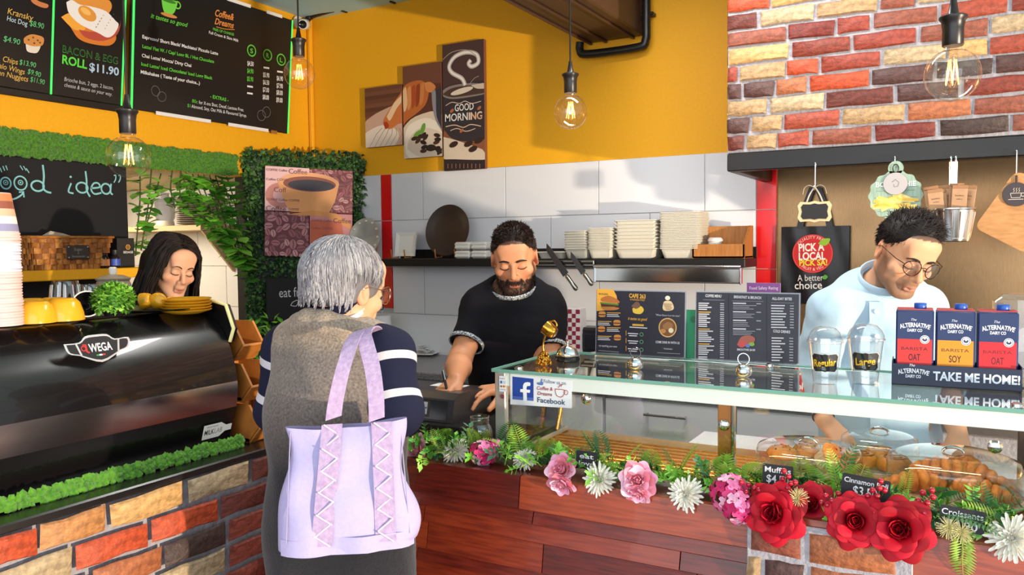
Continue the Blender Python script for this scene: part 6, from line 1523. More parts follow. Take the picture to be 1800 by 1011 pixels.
# takeaway containers, every one by itself
foam = mat('bagasse', hx('#d9d2c4'), .8, bump=.05, scale=60)
def container(w_, d_, h_, ribs):
    """tapered tray with flat rim and fluted sides"""
    b = B(); ring_ = []
    for (k, z) in ((.80, 0), (.84, .004), (.97, h_ - .004), (1.04, h_), (1.04, h_ + .003), (.94, h_ + .003), (.78, .006)):
        pts = []
        for (sx, sy, n_) in ((0, -1, ribs), (1, 0, 3), (0, 1, ribs), (-1, 0, 3)):
            for i in range(n_ * 2):
                u = -1 + 2 * (i + .5) / (n_ * 2); o = (1 if i % 2 else .975) if k < 1 else 1
                if sy: pts.append((u * w_ / 2 * k * (1 if sy < 0 else -1), sy * d_ / 2 * k * o, z))
                else: pts.append((sx * w_ / 2 * k * o, u * d_ / 2 * k * sx, z))
        ring_.append(pts)
    n_ = len(ring_[0]); b.add(sum(ring_, []), [(j * n_ + i, j * n_ + (i + 1) % n_, (j + 1) * n_ + (i + 1) % n_, (j + 1) * n_ + i) for j in range(len(ring_) - 1) for i in range(n_)] + [tuple(range(n_))[::-1], tuple((len(ring_) - 1) * n_ + i for i in range(n_))])
    return b.mesh('takeaway_container', foam, 40)
def stack(px0, px1, top_px, n, h_, ribs, lab, grp, Y=4.03):
    a_, c_ = PY(px0, 448, Y - .08), PY(px1, 448, Y - .08); tp_ = PY((px0 + px1) / 2, top_px, Y - .06).z; w_ = (c_.x - a_.x) / 1.04; me = container(w_, .19, h_, ribs); st_ = (tp_ - SZ - h_) / max(1, n - 1)
    for i in range(n): link('takeaway_container', me, None, loc=((a_.x + c_.x) / 2 + R.uniform(-.0025, .0025), Y, SZ + i * st_), label=lab, category='container', group=grp)
stack(945, 994, 444, 2, .035, 5, 'flat white takeaway tray behind the knives on the shelf', 'flat trays behind the knives')
stack(992, 1033, 407, 8, .05, 4, 'takeaway container in the short white stack nearest the knives', 'first stack of containers')
stack(1034, 1078, 402, 14, .05, 4, 'takeaway container in the second stack from the knives', 'second stack of containers')
stack(1080, 1156, 388, 9, .05, 5, 'large pale takeaway container in the widest stack on the shelf', 'third stack of containers')
stack(1160, 1231, 374, 24, .05, 6, 'shallow takeaway tray in the tallest stack on the shelf', 'tallest stack of trays')
# wooden caddy box at the right end
p = shelf_pt(1270, 4.02); t = thing('wooden_caddy', 'light wooden open box holding a white lid at the right end of the shelf', 'box', p)
cw = mat('beech', hx('#b97a3c'), .45, col2=hx('#a0642c'), scale=10, stretch=(8, 1, 1))
B().box((0, 0, .006), (.26, .17, .012), .002).build('base', cw, t, 30); B().box((0, -.08, .035), (.26, .01, .07), .002).build('front_board', cw, t, 30); B().box((0, .08, .08), (.26, .01, .16), .002).build('back_board', cw, t, 30)
for x in (-.125, .125): B().prism([(-.085, 0), (.085, 0), (.085, .16), (.03, .16), (-.085, .07)], -.005, .005).build('side_board', cw, t, M=Matrix.Translation((x, 0, 0)) @ frame((0, 0, 0), (0, 1, 0), (1, 0, 0)))
t = thing('white_lid', 'small white plastic cup lying in the wooden box on the shelf', 'cup', (p.x - .03, p.y - .02, SZ + .013))
B().lathe([(.030, 0), (.034, .05), (.034, .085), (.026, .09), (0, .09)], 20).build('cup', wp, t, 40); B().lathe([(.036, .07), (.037, .073), (.037, .078), (.036, .08)], 20, caps=False).build('rib', wp, t, 180)
# ================================================================ hanging under the hood rail
hook_m = chrome; RY = HY - .008
def hook(px, py0, py1, label):
    a_, c_ = PY(px, py0, RY - .018), PY(px, py1, RY - .02); t = thing('hook', label, 'hook', a_, group='steel hooks on the hood rail'); L = a_.z - c_.z
    B().tube(spl([(0, .014, .018), (0, .012, .03), (0, 0, .03), (0, 0, 0), (0, 0, -L + .02), (0, -.004, -L + .004), (0, -.016, -L), (0, -.026, -L + .012)], 5), .003, 8).build('wire', hook_m, t, 60)
    B().ball((0, -.026, -L + .013), .0042, 10, 6).build('tip', hook_m, t, 180); return t
hook(1433, 300, 334, 'steel hook holding the small blackboard tag')
hook(1573, 290, 315, 'steel hook holding the round cheese board')
hook(1787, 280, 318, 'steel hook holding the bamboo chopping board')
c = PY(1432, 372, RY - .035); t = thing('blackboard_tag', 'small fancy edged blackboard tag tied with ribbon under the hood', 'tag', M=frame(c, (1, 0, 0), (0, -1, 0)))
tagp = [(-.065, -.025), (-.055, -.04), (-.02, -.038), (0, -.043), (.02, -.038), (.055, -.04), (.065, -.025), (.06, 0), (.065, .025), (.055, .04), (.02, .038), (0, .043), (-.02, .038), (-.055, .04), (-.065, .025), (-.06, 0)]
B().prism(tagp, -.004, .004).build('frame', mat('tag_wood', hx('#d3b48c'), .6), t); B().prism([(x * .8, y * .76) for x, y in tagp], .004, .0055).build('slate', mat('slate_tag', hx('#201e22'), .6), t)
rb_ = mat('ribbon', hx('#cbbfae'), .8)
for s in (-1, 1): B().ribbon(spl([(s * .03, .04, 0), (s * .018, .07, .004), (0, .10, .004)], 4), .006, .001, lambda i: (1, 0, .2)).build('string', rb_, t, 60); B().ribbon(spl([(0, .095, .008), (s * .02, .105, .012), (s * .038, .095, .010), (s * .045, .07, .006)], 4), .012, .001, lambda i: (.3, 0, 1)).build('bow', rb_, t, 60)
# black shopping bag hung behind the tag
c = PY(1432, 456, YB - .05); Mg = frame(c, (1, 0, 0), (0, -1, 0)); P = Panel(Mg); x0, y1 = P.L(1373, 399); x1, y0 = P.L(1492, 514)
t = thing('shopping_bag', 'black glossy shopping bag with round red fruit badge hanging on the splashback', 'bag', M=Mg); bgm = mat('bag_black', hx('#161418'), .3, bump=.1, scale=9)
B().grid(lambda u, v: (x0 + (x1 - x0) * u, y0 - .06 + (y1 - y0 + .06) * v, -.004 + .012 * math.sin(PI * u) * (1 - v * .8) + .003 * math.sin(u * 17 + v * 5)), 16, 12).build('front', bgm, t, 180)
B().grid(lambda u, v: (x0 + (x1 - x0) * (1 - u), y0 - .06 + (y1 - y0 + .06) * v, -.03 - .008 * math.sin(PI * u) * (1 - v)), 8, 6).build('back', bgm, t, 180)
for s in (-1, 1): B().ribbon(spl([((x0 + x1) / 2 + s * .07, y1 - .01, 0), ((x0 + x1) / 2 + s * .05, y1 + .08, .0), ((x0 + x1) / 2 + s * .012, y1 + .19, .0)], 5), .03, .002, lambda i: (1, 0, 0)).build('handle', bgm, t, 60)
a = Art(); a.z = .014; cc = P.L(1429, 446); rr = P.L(1465, 446)[0] - cc[0]
a.ell(cc[0], cc[1], rr, rr * 1.0, 'c01c20', n=48); a.ring(cc[0], cc[1], rr * .96, rr * .96, rr * .03, 'd9534a', n=48); a.up()
P.text(a, 'PICK A', (1405, 442), (1450, 440), 13, 'ece6e2', bold=.03); P.text(a, 'LOCAL', (1405, 457), (1452, 456), 13, 'ece6e2', bold=.03); P.text(a, 'PICK SA!', (1406, 467), (1455, 466), 10, 'd9cc3a', bold=.03)
a.text('QUALITY FRESH', cc[0], cc[1] + rr * .78, rr * .15, 'e8c9c0', 'c', arc=rr * .78); a.text('FRUIT & VEG', cc[0], cc[1] - rr * .88, rr * .15, 'e8c9c0', 'c', arc=-rr * .95) 
P.blob(a, [(1439, 428), (1448, 420), (1460, 420), (1455, 430), (1446, 432)], '8ab52e')
P.text(a, 'A better', (1403, 494), (1448, 493), 11, 'd5d2d4'); P.text(a, 'choice', (1398, 508), (1446, 507), 13, 'd5d2d4', bold=.01); P.blob(a, [(1446, 490), (1450, 483), (1456, 486), (1452, 491)], '4f9a34')
a.build(t, 'bag_print')
# round cheese board with metal disc
c = PY(1574, 344, RY - .04); Mg = frame(c, (1, 0, 0), (0, -1, 0)); P = Panel(Mg); t = thing('cheese_board', 'scalloped pale green cheese board with a picture of fries hanging under the hood', 'board', M=Mg)
sc_ = [(.093 * (1 + .035 * math.cos(14 * a0)) * math.cos(a0), .093 * (1 + .035 * math.cos(14 * a0)) * math.sin(a0)) for a0 in [2 * PI * i / 112 for i in range(112)]]
B().prism(sc_, -.005, .005).build('board', mat('mint_wood', hx('#9fb4a2'), .6, col2=hx('#7f9686'), scale=12, stretch=(8, 1, 1)), t)
B().lathe([(.013, -.005), (.027, -.005), (.027, .005), (.013, .005)], 24, c=(0, .105, 0)).build('hanging_eye', mat('mint_wood'), t, 40)
a = Art(); a.z = .0055
for i in range(5): a.rect(-.075 + abs(i - 2) * .006, -.06 + i * .026, .075 - abs(i - 2) * .006, -.058 + i * .026, '74887a')
rf = random.Random(4)
for i in range(26): x, y, an = rf.uniform(-.05, .045), rf.uniform(-.045, .005), rf.uniform(-.5, .5); L = .036; a.stroke([(x - L * math.cos(an), y - L * math.sin(an)), (x + L * math.cos(an), y + L * math.sin(an))], .010, rf.choice(('e3c25a', 'd8ae42', 'ecd27a', 'c99a38')))
a.text('BO', -.052, .035, .018, 'dfe3da', 'c', bold=.02); a.text('HIE', .052, .035, .018, 'dfe3da', 'c', bold=.02); a.build(t, 'fries_print')
t = thing('metal_disc', 'round brushed metal disc tag hanging over the cheese board', 'tag', M=frame(c + Vector((0, -.008, .045)), (1, 0, 0), (0, -1, 0)))
B().lathe([(.0, 0), (.042, 0), (.043, .002), (.042, .004), (0, .004)], 36).build('disc', mat('disc_metal', hx('#a79c96'), .35, .8), t, 40); B().tube([(.01 * math.cos(q), .058 + .016 * math.sin(q), .002) for q in [i * PI / 8 for i in range(16)]], .002, 6, closed=True).build('loop', bl, t, 60)
a = Art(); a.z = .0043; a.stroke([(-.012, .006), (0, .016), (.012, .004), (.008, -.010), (-.004, -.012), (-.006, -.002)], .003, '6f6560'); a.build(t, 'engraving')
# steel bucket with wooden cutlery in paper bags
c = PY(1673, 425, RY - .07); t = thing('steel_bucket', 'ribbed steel bucket hung under the hood full of paper wrapped cutlery', 'bucket', c)
pr = [(.052, 0), (.056, .003), (.062, .03), (.074, .115), (.079, .118), (.079, .122), (.072, .12), (.058, .01), (0, .008)]
B().lathe(pr, 32).build('bucket', mat('bucket_steel', (.62, .58, .55), .2, 1), t, 40)
for i in range(16): a0 = i * PI / 8; B().tube([(.057 * math.cos(a0), .057 * math.sin(a0), .012), (.0735 * math.cos(a0), .0735 * math.sin(a0), .108)], .0025, 5).build('rib', mat('bucket_steel'), t, 60)
for s in (-1, 1): B().tube(spl([(s * .008, .07, .115), (s * .008, .06, .20), (s * .008, .055, .30), (s * .008, .06, .318)], 4), .004, 8).build('hanger', chrome, t, 60)
B().box((0, .056, .255), (.03, .006, .09), .002).build('hanger_plate', chrome, t, 30)
kp = mat('kraft_paper', hx('#b58c6a'), .8, var=.15, scale=30); rk2 = random.Random(6)
for i in range(11):
    x, y = rk2.uniform(-.048, .04), rk2.uniform(-.045, .045); M = Matrix.Translation((x, y, .045)) @ Matrix.Rotation(x * 3.2, 4, 'Y') @ Matrix.Rotation(rk2.uniform(-.5, .5), 4, 'Z')
    q = thing('cutlery_bag', 'brown paper wrapped cutlery set standing in the hanging steel bucket', 'cutlery', M=Matrix.Translation(c) @ M, group='paper cutlery bags in the bucket')
    L = rk2.uniform(.135, .165); B().box((0, 0, L / 2), (.05, .004, L), .001).build('paper', kp, q, 30); B().box((0, 0, L), (.05, .006, .012), .001).build('folded_end', mat('kraft_dark', hx('#9a6f4e'), .8), q, 30)
    a = Art(); a.text('bamboo', 0, L * .78, .006, '5a4030', 'c'); a.text('cutlery', 0, L * .70, .005, '5a4030', 'c'); a.build(q, 'paper_print', frame((0, -.0022, 0), (1, 0, 0), (0, -1, 0)))
# bamboo board with round coffee tag
c = PY(1775, 375, RY - .03); Mg = frame(c, Vector((.80, 0, -.60)), (0, -1, 0)); t = thing('chopping_board', 'bamboo chopping board hanging tilted at the right under the hood', 'chopping board', M=frame(c, (1, 0, 0), (0, -1, 0))); P = Panel(t.matrix_basis)
def rounded(pts, r, n=5):
    out = []; m = len(pts)
    for i in range(m):
        p0, p1, p2 = Vector(pts[i - 1]), Vector(pts[i]), Vector(pts[(i + 1) % m]); a0, c0 = p1 + (p0 - p1).normalized() * r, p1 + (p2 - p1).normalized() * r
        for k in range(n + 1): q = k / n; out.append(tuple((a0 * (1 - q) + p1 * q) * (1 - q) + (p1 * (1 - q) + c0 * q) * q))
    return out
crn = [P.L(*q) for q in ((1712, 400), (1785, 300), (1880, 335), (1808, 448))]
B().prism(rounded([tuple(q) for q in crn][::-1], .03), -.008, .008).build('board', mat('bamboo_board', hx('#c08a56'), .5, col2=hx('#a8743f'), scale=10, stretch=(2, 9, 1)), t)
q = P.L(1786, 335); tt = thing('coffee_tag', 'round dark tag with a coffee cup on the hanging bamboo board', 'tag', M=frame(P.W(1786, 342) + Vector((0, -.012, 0)), (1, 0, 0), (0, -1, 0)))
B().lathe([(0, 0), (.042, 0), (.043, .003), (.042, .005), (0, .005)], 32).build('disc', mat('tag_dark', hx('#3a3034'), .5), tt, 40)
B().tube([(0, .04, .003), (0, .068, .003)], .004, 6).build('strap', mat('tag_dark'), tt, 60)
a = Art(); a.z = .0054; a.stroke([(-.018, .004), (-.015, -.012), (.012, -.012), (.016, .004), (-.018, .004)], .002, 'c9b9a9'); a.ring(.02, -.002, .006, .006, .002, 'c9b9a9', n=14); a.stroke([(-.024, -.018), (.022, -.018)], .002, 'c9b9a9')
for x in (-.009, -.001, .007): a.stroke([(x, .008), (x + .003, .013), (x, .018), (x + .003, .023)], .0016, 'c9b9a9')
a.build(tt, 'cup_print')
# ================================================================ on the bench behind
p = PZ(671, 606, .902); p = Vector((-3.08, 4.0, .902)); p.x = PY(671, 560, 4.0).x
t = thing('paper_towel_holder', 'white paper towel roll on a wire holder on the granite worktop', 'paper towel', p)
B().lathe([(.02, .012), (.058, .012), (.058, .25), (.02, .25)], 28).build('roll', mat('paper_white2', hx('#e2e0e2'), .85, bump=.05, scale=60), t, 40); B().lathe([(.085, 0), (.085, .008), (.08, .012), (0, .012)], 28).build('base', bl, t, 40)
B().tube([(0, 0, .01), (0, 0, .29)], .004, 8).build('rod', chrome, t, 60); B().tube([(.014 * math.cos(q), 0, .303 + .02 * math.sin(q)) for q in [i * PI / 8 for i in range(16)]], .003, 6, closed=True).build('ring', bl, t, 60)
p = PZ(743, 622, .905); t = thing('sachet_plate', 'square white plate heaped with sugar sachets on the granite worktop', 'plate', (p.x, p.y, .901), .25)
link('plate', sqp, t, M=Matrix.Scale(1.35, 4) @ Matrix.Translation((0, 0, .001)))
for i in range(22):
    x, y = rk2.gauss(0, .035), rk2.gauss(0, .03); z = .022 + .04 * max(0, 1 - (x * x + y * y) / .003) * rk2.random()
    B().box((0, 0, 0), (.05, .016, .004), .001).build('sachet', mat('sachet_%d' % (i % 3), hx(('#e6e4e6', '#cfd6dc', '#d9d4cf')[i % 3]), .5), t, 30, M=Matrix.Translation((x, y, z)) @ Matrix.Rotation(rk2.random() * 6, 4, 'Z') @ Matrix.Rotation(rk2.uniform(-.6, .6), 4, 'Y'))
ck = mat('paper_cup_white', hx('#d9cfd0'), .6); p = PY(1008, 600, 3.75); t = thing('checked_holder', 'red and white checked paper holder behind the man in black', 'holder', (p.x, p.y, .901))
for r_ in range(12):
    for k in range(5): B().box((-.044 + k * .022, -.04, .10 + r_ * .022), (.0215, .004, .0215)).build('check', mat('check_red', hx('#8c1f3a'), .5) if (r_ + k) % 2 else ck, t)
B().box((0, 0, .18), (.112, .076, .36), .003).build('box', ck, t, 30)
p = PY(1030, 620, 3.8); t = thing('black_device', 'black plastic appliance beside the checked holder on the worktop', 'appliance', (p.x + .04, p.y, .901)); B().box((0, 0, .13), (.13, .12, .26), .012).build('housing', mat('housing_black', hx('#1b1a1e'), .35), t, 40); B().box((0, -.062, .19), (.10, .004, .08), .002).build('screen', mat('screen_dark', (.02, .02, .025), .1), t, 30)
t = thing('green_board', 'green plastic chopping board standing between the two menu stands', 'chopping board', M=frame(Vector((PY(1216, 575, 2.50).x, 2.4645, 1.175)), (1, 0, 0), (0, -1, .0)))
B().prism(rounded([(-.07, .046), (.036, .046), (.036, .20), (-.07, .20)], .016), -.002, .002).build('board', mat('green_plastic', hx('#0f7a4e'), .4), t); B().lathe([(.008, .002), (.011, .002), (.011, .003), (.008, .003)], 16).build('hole_rim', mat('green_dark', hx('#0a5a38'), .4), t, 40, loc=(.018, .17, 0))
# ================================================================ on the glass top
GT = GZ - .002
acr = glassmat('acrylic', (.96, .97, .98))
def menu_stand(label, tl, tr, bl__, br, draw):
    Y = 2.452; c = PY((tl[0] + br[0]) / 2, (tl[1] + br[1]) / 2, Y); Mg = frame(c, (1, 0, 0), (0, -1, .05)); P = Panel(Mg); q = [P.L(*k) for k in (tl, tr, br, bl__)]
    x0, x1 = (q[0][0] + q[3][0]) / 2, (q[1][0] + q[2][0]) / 2; y1, y0 = (q[0][1] + q[1][1]) / 2, (q[2][1] + q[3][1]) / 2; y0 = max(y0, GT - c.z + .001)
    t = thing('menu_stand', label, 'menu', M=Mg); B().box(((x0 + x1) / 2, (y0 + y1) / 2, -.001), (x1 - x0 - .008, y1 - y0 - .008, .0016)).build('menu_sheet', mat('menu_navy', hx('#1d1b2b'), .35), t)
    B().box(((x0 + x1) / 2, (y0 + y1) / 2, -.006), (x1 - x0, y1 - y0, .003)).build('acrylic_back', mat('acrylic_edge', hx('#9a9aa6'), .2), t)
    B().box(((x0 + x1) / 2, y0 + .003, .022), (x1 - x0, .004, .05), .001).build('foot', acr, t)
    a = Art(.0001); draw(P, a); a.build(t, 'menu_print')
OR = 'd9a23a'; WH = 'd3cfd6'
def m1(P, a):
    P.poly(a, [(1049, 508), (1078, 509), (1084, 520), (1086, 538), (1070, 545), (1049, 547)], 'e0a43a'); P.text(a, 'BURGERS', (1053, 518), (1069, 519), 3, '3a2a1a', bold=.02)
    P.blob(a, [(1057, 524), (1070, 520), (1086, 527), (1087, 533), (1058, 530)], 'b0662c'); P.poly(a, [(1055, 531), (1088, 534), (1087, 537), (1055, 534)], '4f7a2c'); P.poly(a, [(1056, 534), (1088, 537), (1086, 540), (1057, 539)], '4a2418'); P.blob(a, [(1056, 539), (1087, 541), (1082, 545), (1062, 545)], 'b87434')
    for i, (x, y) in enumerate(((1058, 553), (1084, 568), (1057, 579), (1085, 594))):
        P.blob(a, [(x - 6, y), (x - 4, y - 5), (x + 5, y - 5), (x + 7, y), (x + 5, y + 4), (x - 4, y + 4)], 'c9843a'); P.line(a, [(x - 6, y), (x + 7, y + .5)], 2, '5a2c1c')
        xx = 1067 if i % 2 == 0 else 1051
        for k in range(3): P.line(a, [(xx, y - 3 + k * 3), (xx + (24, 20, 22)[k], y - 2.5 + k * 3)], 1.3, WH if k else OR)
    P.text(a, 'try anything you want', (1053, 609), (1085, 611), 3.4, WH, shear=.3); P.line(a, [(1052, 616), (1088, 619)], 1, '8a8892')
    P.text(a, 'CAFE 263', (1106, 523), (1135, 525), 7, OR, bold=.03); P.text(a, 'IN MORNING STREET', (1108, 528), (1134, 529.5), 3, OR)
    P.blob(a, [(1112, 542), (1126, 538), (1132, 545), (1126, 552), (1114, 550)], 'cfae3a'); P.blob(a, [(1110, 538), (1120, 530), (1126, 538), (1118, 543)], '6a4a3a')
    P.text(a, 'it tastes so good', (1104, 562), (1138, 564), 5, OR, shear=.3, bold=.015); P.line(a, [(1112, 571), (1132, 572)], 3.4, OR); P.line(a, [(1107, 575), (1138, 577)], 1.6, WH)
    for y in (586, 599, 613): P.line(a, [(1104, y), (1122, y + 1)], 1.6, WH); P.line(a, [(1106, y + 4), (1120, y + 4.6)], 1.6, WH); P.ring(a, (1128, y + 2), 3, 3, 1, '5f9a6a', n=14); P.line(a, [(1101, y - 5), (1101, y + 4)], 1, OR)
    P.ell(a, (1174, 524), 4.5, 4, 'e6d9c6'); P.blob(a, [(1165, 541), (1168, 530), (1180, 530), (1185, 541), (1180, 546), (1168, 546)], 'd9bf96')
    for i in range(6): P.line(a, [(1166 + i, 534 + i * 2), (1182 - i % 3, 535 + i * 2)], .9, '7a5230')
    P.text(a, '"Where flavour is on the menu"', (1153, 555), (1196, 557), 3.2, WH, shear=.2)
    P.ring(a, (1174, 576), 15, 16, 2.2, 'd9a868', n=32); P.ell(a, (1174, 576), 13.5, 14.5, '7a4a26'); P.blob(a, [(1165, 572), (1174, 566), (1183, 570), (1180, 578), (1168, 578)], '9c6a3a'); P.ell(a, (1180, 581), 4.5, 4.5, 'e3d5b4'); P.ell(a, (1166, 582), 5, 4, 'c0843f')
    P.text(a, 'COME DINE IN WITH US', (1153, 603), (1195, 605), 4, WH, bold=.02); P.line(a, [(1163, 612), (1185, 613)], 4, '2f2d3c'); P.text(a, 'business', (1168, 614), (1182, 615), 2.8, WH); P.line(a, [(1156, 620), (1196, 622)], 1, '8a8892')
menu_stand('navy landscape menu stand with burgers, left of two on the glass top', (1046, 507), (1206, 514), (1047, 622), (1204, 629), m1)
def m2(P, a):
    P.text(a, 'COFFEE MENU', (1240, 522), (1268, 523), 4.5, WH, bold=.03); P.text(a, 'BREAKFAST & BRUNCH', (1290, 524), (1338, 526), 4.5, WH, bold=.03); P.text(a, 'ALL-DAY BITES', (1357, 527), (1392, 528), 4.5, WH, bold=.03); P.text(a, 'COLD DRINKS', (1359, 584), (1389, 586), 4.5, WH, bold=.03)
    for x0, x1, y in ((1236, 1274, 527), (1287, 1342, 529), (1355, 1396, 532)): P.line(a, [(x0, y), (x1, y + 1)], .7, '8a8892')
    rr = random.Random(7); y = 533
    for k in range(27):
        if k in (4, 12, 19, 25): y += 1.4
        L = rr.uniform(14, 28); P.line(a, [(1228, y), (1228 + L, y + .4)], 1.9, WH if k not in (4, 12, 19) else OR); P.line(a, [(1266, y + .8), (1273, y + 1)], 1.7, 'a9a6b0'); y += 3.55
    y = 533
    for k in range(4):
        P.line(a, [(1289, y), (1312, y + .5)], 2.2, WH); P.line(a, [(1330, y + 1), (1338, y + 1.2)], 1.7, 'a9a6b0')
        for j in range(3): P.line(a, [(1289, y + 4 + j * 3), (1289 + rr.uniform(25, 45), y + 4.4 + j * 3)], 1.1, '9d9aa6')
        y += 15
    P.blob(a, [(1296, 606), (1304, 592), (1320, 590), (1328, 596), (1322, 606), (1306, 609)], 'a8584a'); P.blob(a, [(1296, 606), (1306, 598), (1312, 606), (1304, 611)], 'c94a4a'); P.ell(a, (1322, 605), 5, 3.4, '7fae3a'); P.ell(a, (1315, 608), 4, 3, '5a76c0')
    P.text(a, 'SMOOTHIE $4.00', (1296, 616), (1328, 617), 3.4, WH, bold=.03)
    y = 537
    for k in range(9): P.line(a, [(1356, y), (1356 + rr.uniform(18, 29), y + .4)], 2, WH); P.line(a, [(1389, y + .6), (1396, y + .8)], 1.7, 'a9a6b0'); y += 4.8
    y = 594
    for k in range(9): P.line(a, [(1357, y), (1357 + rr.uniform(14, 24), y + .4)], 2, WH); P.line(a, [(1388, y + .6), (1395, y + .8)], 1.7, 'a9a6b0'); y += 4.9
    for x in (1280, 1347): P.line(a, [(x, 518), (x, 632)], .6, '3a3848')
menu_stand('navy landscape menu stand listing coffees and brunch, right of two on the glass top', (1221, 511), (1408, 516), (1222, 632), (1403, 641), m2)
Mf = frame(PY(1340, 504, 2.66), (1, 0, 0), (0, -1, 0)); t = thing('rating_card', 'small purple food safety rating card above the right menu stand', 'card', M=Mf); P = Panel(Mf); q0, q1 = P.L(1313, 497), P.L(1372, 516)
B().box(((q0[0] + q1[0]) / 2, (q0[1] + q1[1]) / 2 - .055, 0), (q1[0] - q0[0], q0[1] - q1[1] + .11, .003), .0008).build('card', mat('card_white', hx('#d5cde0'), .4), t)
B().box(((q0[0] + q1[0]) / 2, q1[1] - .04 - .20, .02), (.05, .30, .006), .001).build('holder', acr, t)
a = Art(); a.z = .002; a.rect(q0[0], q1[1] + .002, q1[0], q0[1], '7d4a8c'); a.up(); P.text(a, 'Food Safety Rating', (1318, 509), (1368, 509), 5.5, 'e0d3e8'); a.build(t, 'card_print')
# service bell, gold pouring cup, ring holders
p = PZ(998, 634, GT); t = thing('service_bell', 'chrome service bell on a black base at the left end of the glass top', 'bell', (p.x, p.y, GT))
B().lathe([(.038, 0), (.04, .003), (.038, .012), (.034, .016)], 32).build('base', mat('black_gloss'), t, 40); B().lathe([(.037, .016), (.036, .022), (.030, .036), (.018, .046), (.006, .05), (0, .05)], 32).build('dome', chrome, t, 180); B().lathe([(.004, .049), (.004, .056), (.007, .058), (.007, .062), (0, .064)], 14).build('button', chrome, t, 60)
gm = mat('gold_metal', hx('#c98f35'), .22, 1); p = PZ(956, 643, GT); t = thing('floating_cup', 'gold ornament of a tilted cup pouring onto a heap of beads', 'ornament', (p.x, p.y, GT))
rg2 = random.Random(3); bb = B()
for i in range(90):
    a0, h = rg2.random() * 6.28, rg2.random(); r_ = .022 * math.sqrt(1 - h) ; bb.ball((r_ * math.cos(a0), r_ * math.sin(a0), .006 + .034 * h), .0055, 7, 5)
bb.ball((0, 0, .014), (.018, .018, .016), 12, 8); bb.build('bead_heap', gm, t, 180, kind='stuff')
B().tube(spl([(0, 0, .03), (-.002, 0, .055), (.0, 0, .075), (.008, 0, .098)], 5), [.004] * 6 + [.003] * 10, 8).build('stream', gm, t, 180)
Mc_ = Matrix.Translation((.022, 0, .108)) @ Matrix.Rotation(math.radians(-58), 4, 'Y')
cp_ = B().lathe([(.012, -.02), (.017, -.016), (.021, .004), (.022, .018), (.0205, .018), (.0185, 0), (.012, -.014), (0, -.015)], 24).build('cup', gm, t, 60, M=Mc_); B().tube([(.02 + .012 * math.sin(q), 0, .012 * math.cos(q)) for q in [i * PI / 8 for i in range(9)]], .0025, 8).build('cup_handle', gm, cp_, 60)
for i, (px, py, lab) in enumerate(((1117, 649, 'chrome ball card holder with ring in front of the left menu stand'), (1307, 662, 'chrome ball card holder with ring in front of the right menu stand'))):
    p = PZ(px, py, GT); t = thing('card_holder', lab, 'card holder', (p.x, p.y, GT), group='chrome card holders on the glass top')
    B().lathe([(.014, 0), (.021, .005), (.0235, .015), (.021, .026), (.012, .033), (0, .035)], 28).build('ball', chrome, t, 180)
    B().tube([(.0155 * math.cos(q), 0, .048 + .0155 * math.sin(q)) for q in [k * PI / 14 for k in range(28)]], .0013, 6, closed=True).build('ring', chrome, t, 60)
# clear drink cups with labels
cg = glassmat('cup_plastic', (.965, .975, .985), refl=1.6)
for px, py, s_, txt, lab in ((1450, 672, 1.0, 'Regular', 'clear domed plastic cup labelled Regular on the glass top'), (1521, 672, 1.06, 'Large', 'larger clear domed plastic cup labelled Large beside the Regular cup')):
    p = PZ(px, py, GT); t = thing('drink_cup', lab, 'cup', (p.x, p.y, GT), 0, 'clear sample cups'); h = .105 * s_; r0, r1 = .029 * s_, .041 * s_
    B().lathe([(0, .001), (r0, .001), (r0, .004), (r1, h)], 32, caps=False).build('cup', cg, t, 60); B().lathe([(r1, h - .002), (r1 + .004, h), (r1 + .004, h + .004), (r1, h + .005)], 32, caps=False).build('rim', cg, t, 60)
    B().lathe([(r1 + .002, h + .004), (r1 + .001, h + .012), (r1 * .88, h + .026), (r1 * .6, h + .037), (r1 * .25, h + .041)], 32, caps=False).build('dome_lid', cg, t, 180)
    v = Vector((CAM.x - p.x, CAM.y - p.y)).normalized(); yaw = math.atan2(v.y, v.x); lb = Art(); w2, h2 = .033, .023; zc = h * .52
    shp = [(-w2, -h2 * .7), (-w2 * .8, -h2), (-.006, -h2 * .92), (0, -h2), (.006, -h2 * .92), (w2 * .8, -h2), (w2, -h2 * .7), (w2 * .93, 0), (w2, h2 * .7), (w2 * .8, h2), (.006, h2 * .92), (0, h2), (-.006, h2 * .92), (-w2 * .8, h2), (-w2, h2 * .7), (-w2 * .93, 0)]
    lb.poly([(x * 1.04, y * 1.04) for x, y in shp], 'b9b3a2'); lb.up(); lb.poly(shp, '1c1a1c'); lb.up(); lb.text(txt, 0, -.008, .018, 'e6b62a', 'c', shear=.1, bold=.02, width=.056 if txt == 'Regular' else .048, rot=.08)
    rl = r0 + (r1 - r0) * .5; lo = lb.build(t, 'cup_label', M=frame((0, 0, zc), (-math.sin(yaw), math.cos(yaw), 0), (math.cos(yaw), math.sin(yaw), 0)))
    for vtx in lo.data.vertices: th = vtx.co.x / rl; rr = rl + .0006 + vtx.co.z + (vtx.co.y) * (r1 - r0) / h; vtx.co.x, vtx.co.z = rr * math.sin(th), rr * math.cos(th)
    lo['label'] = 'black chalk style label'
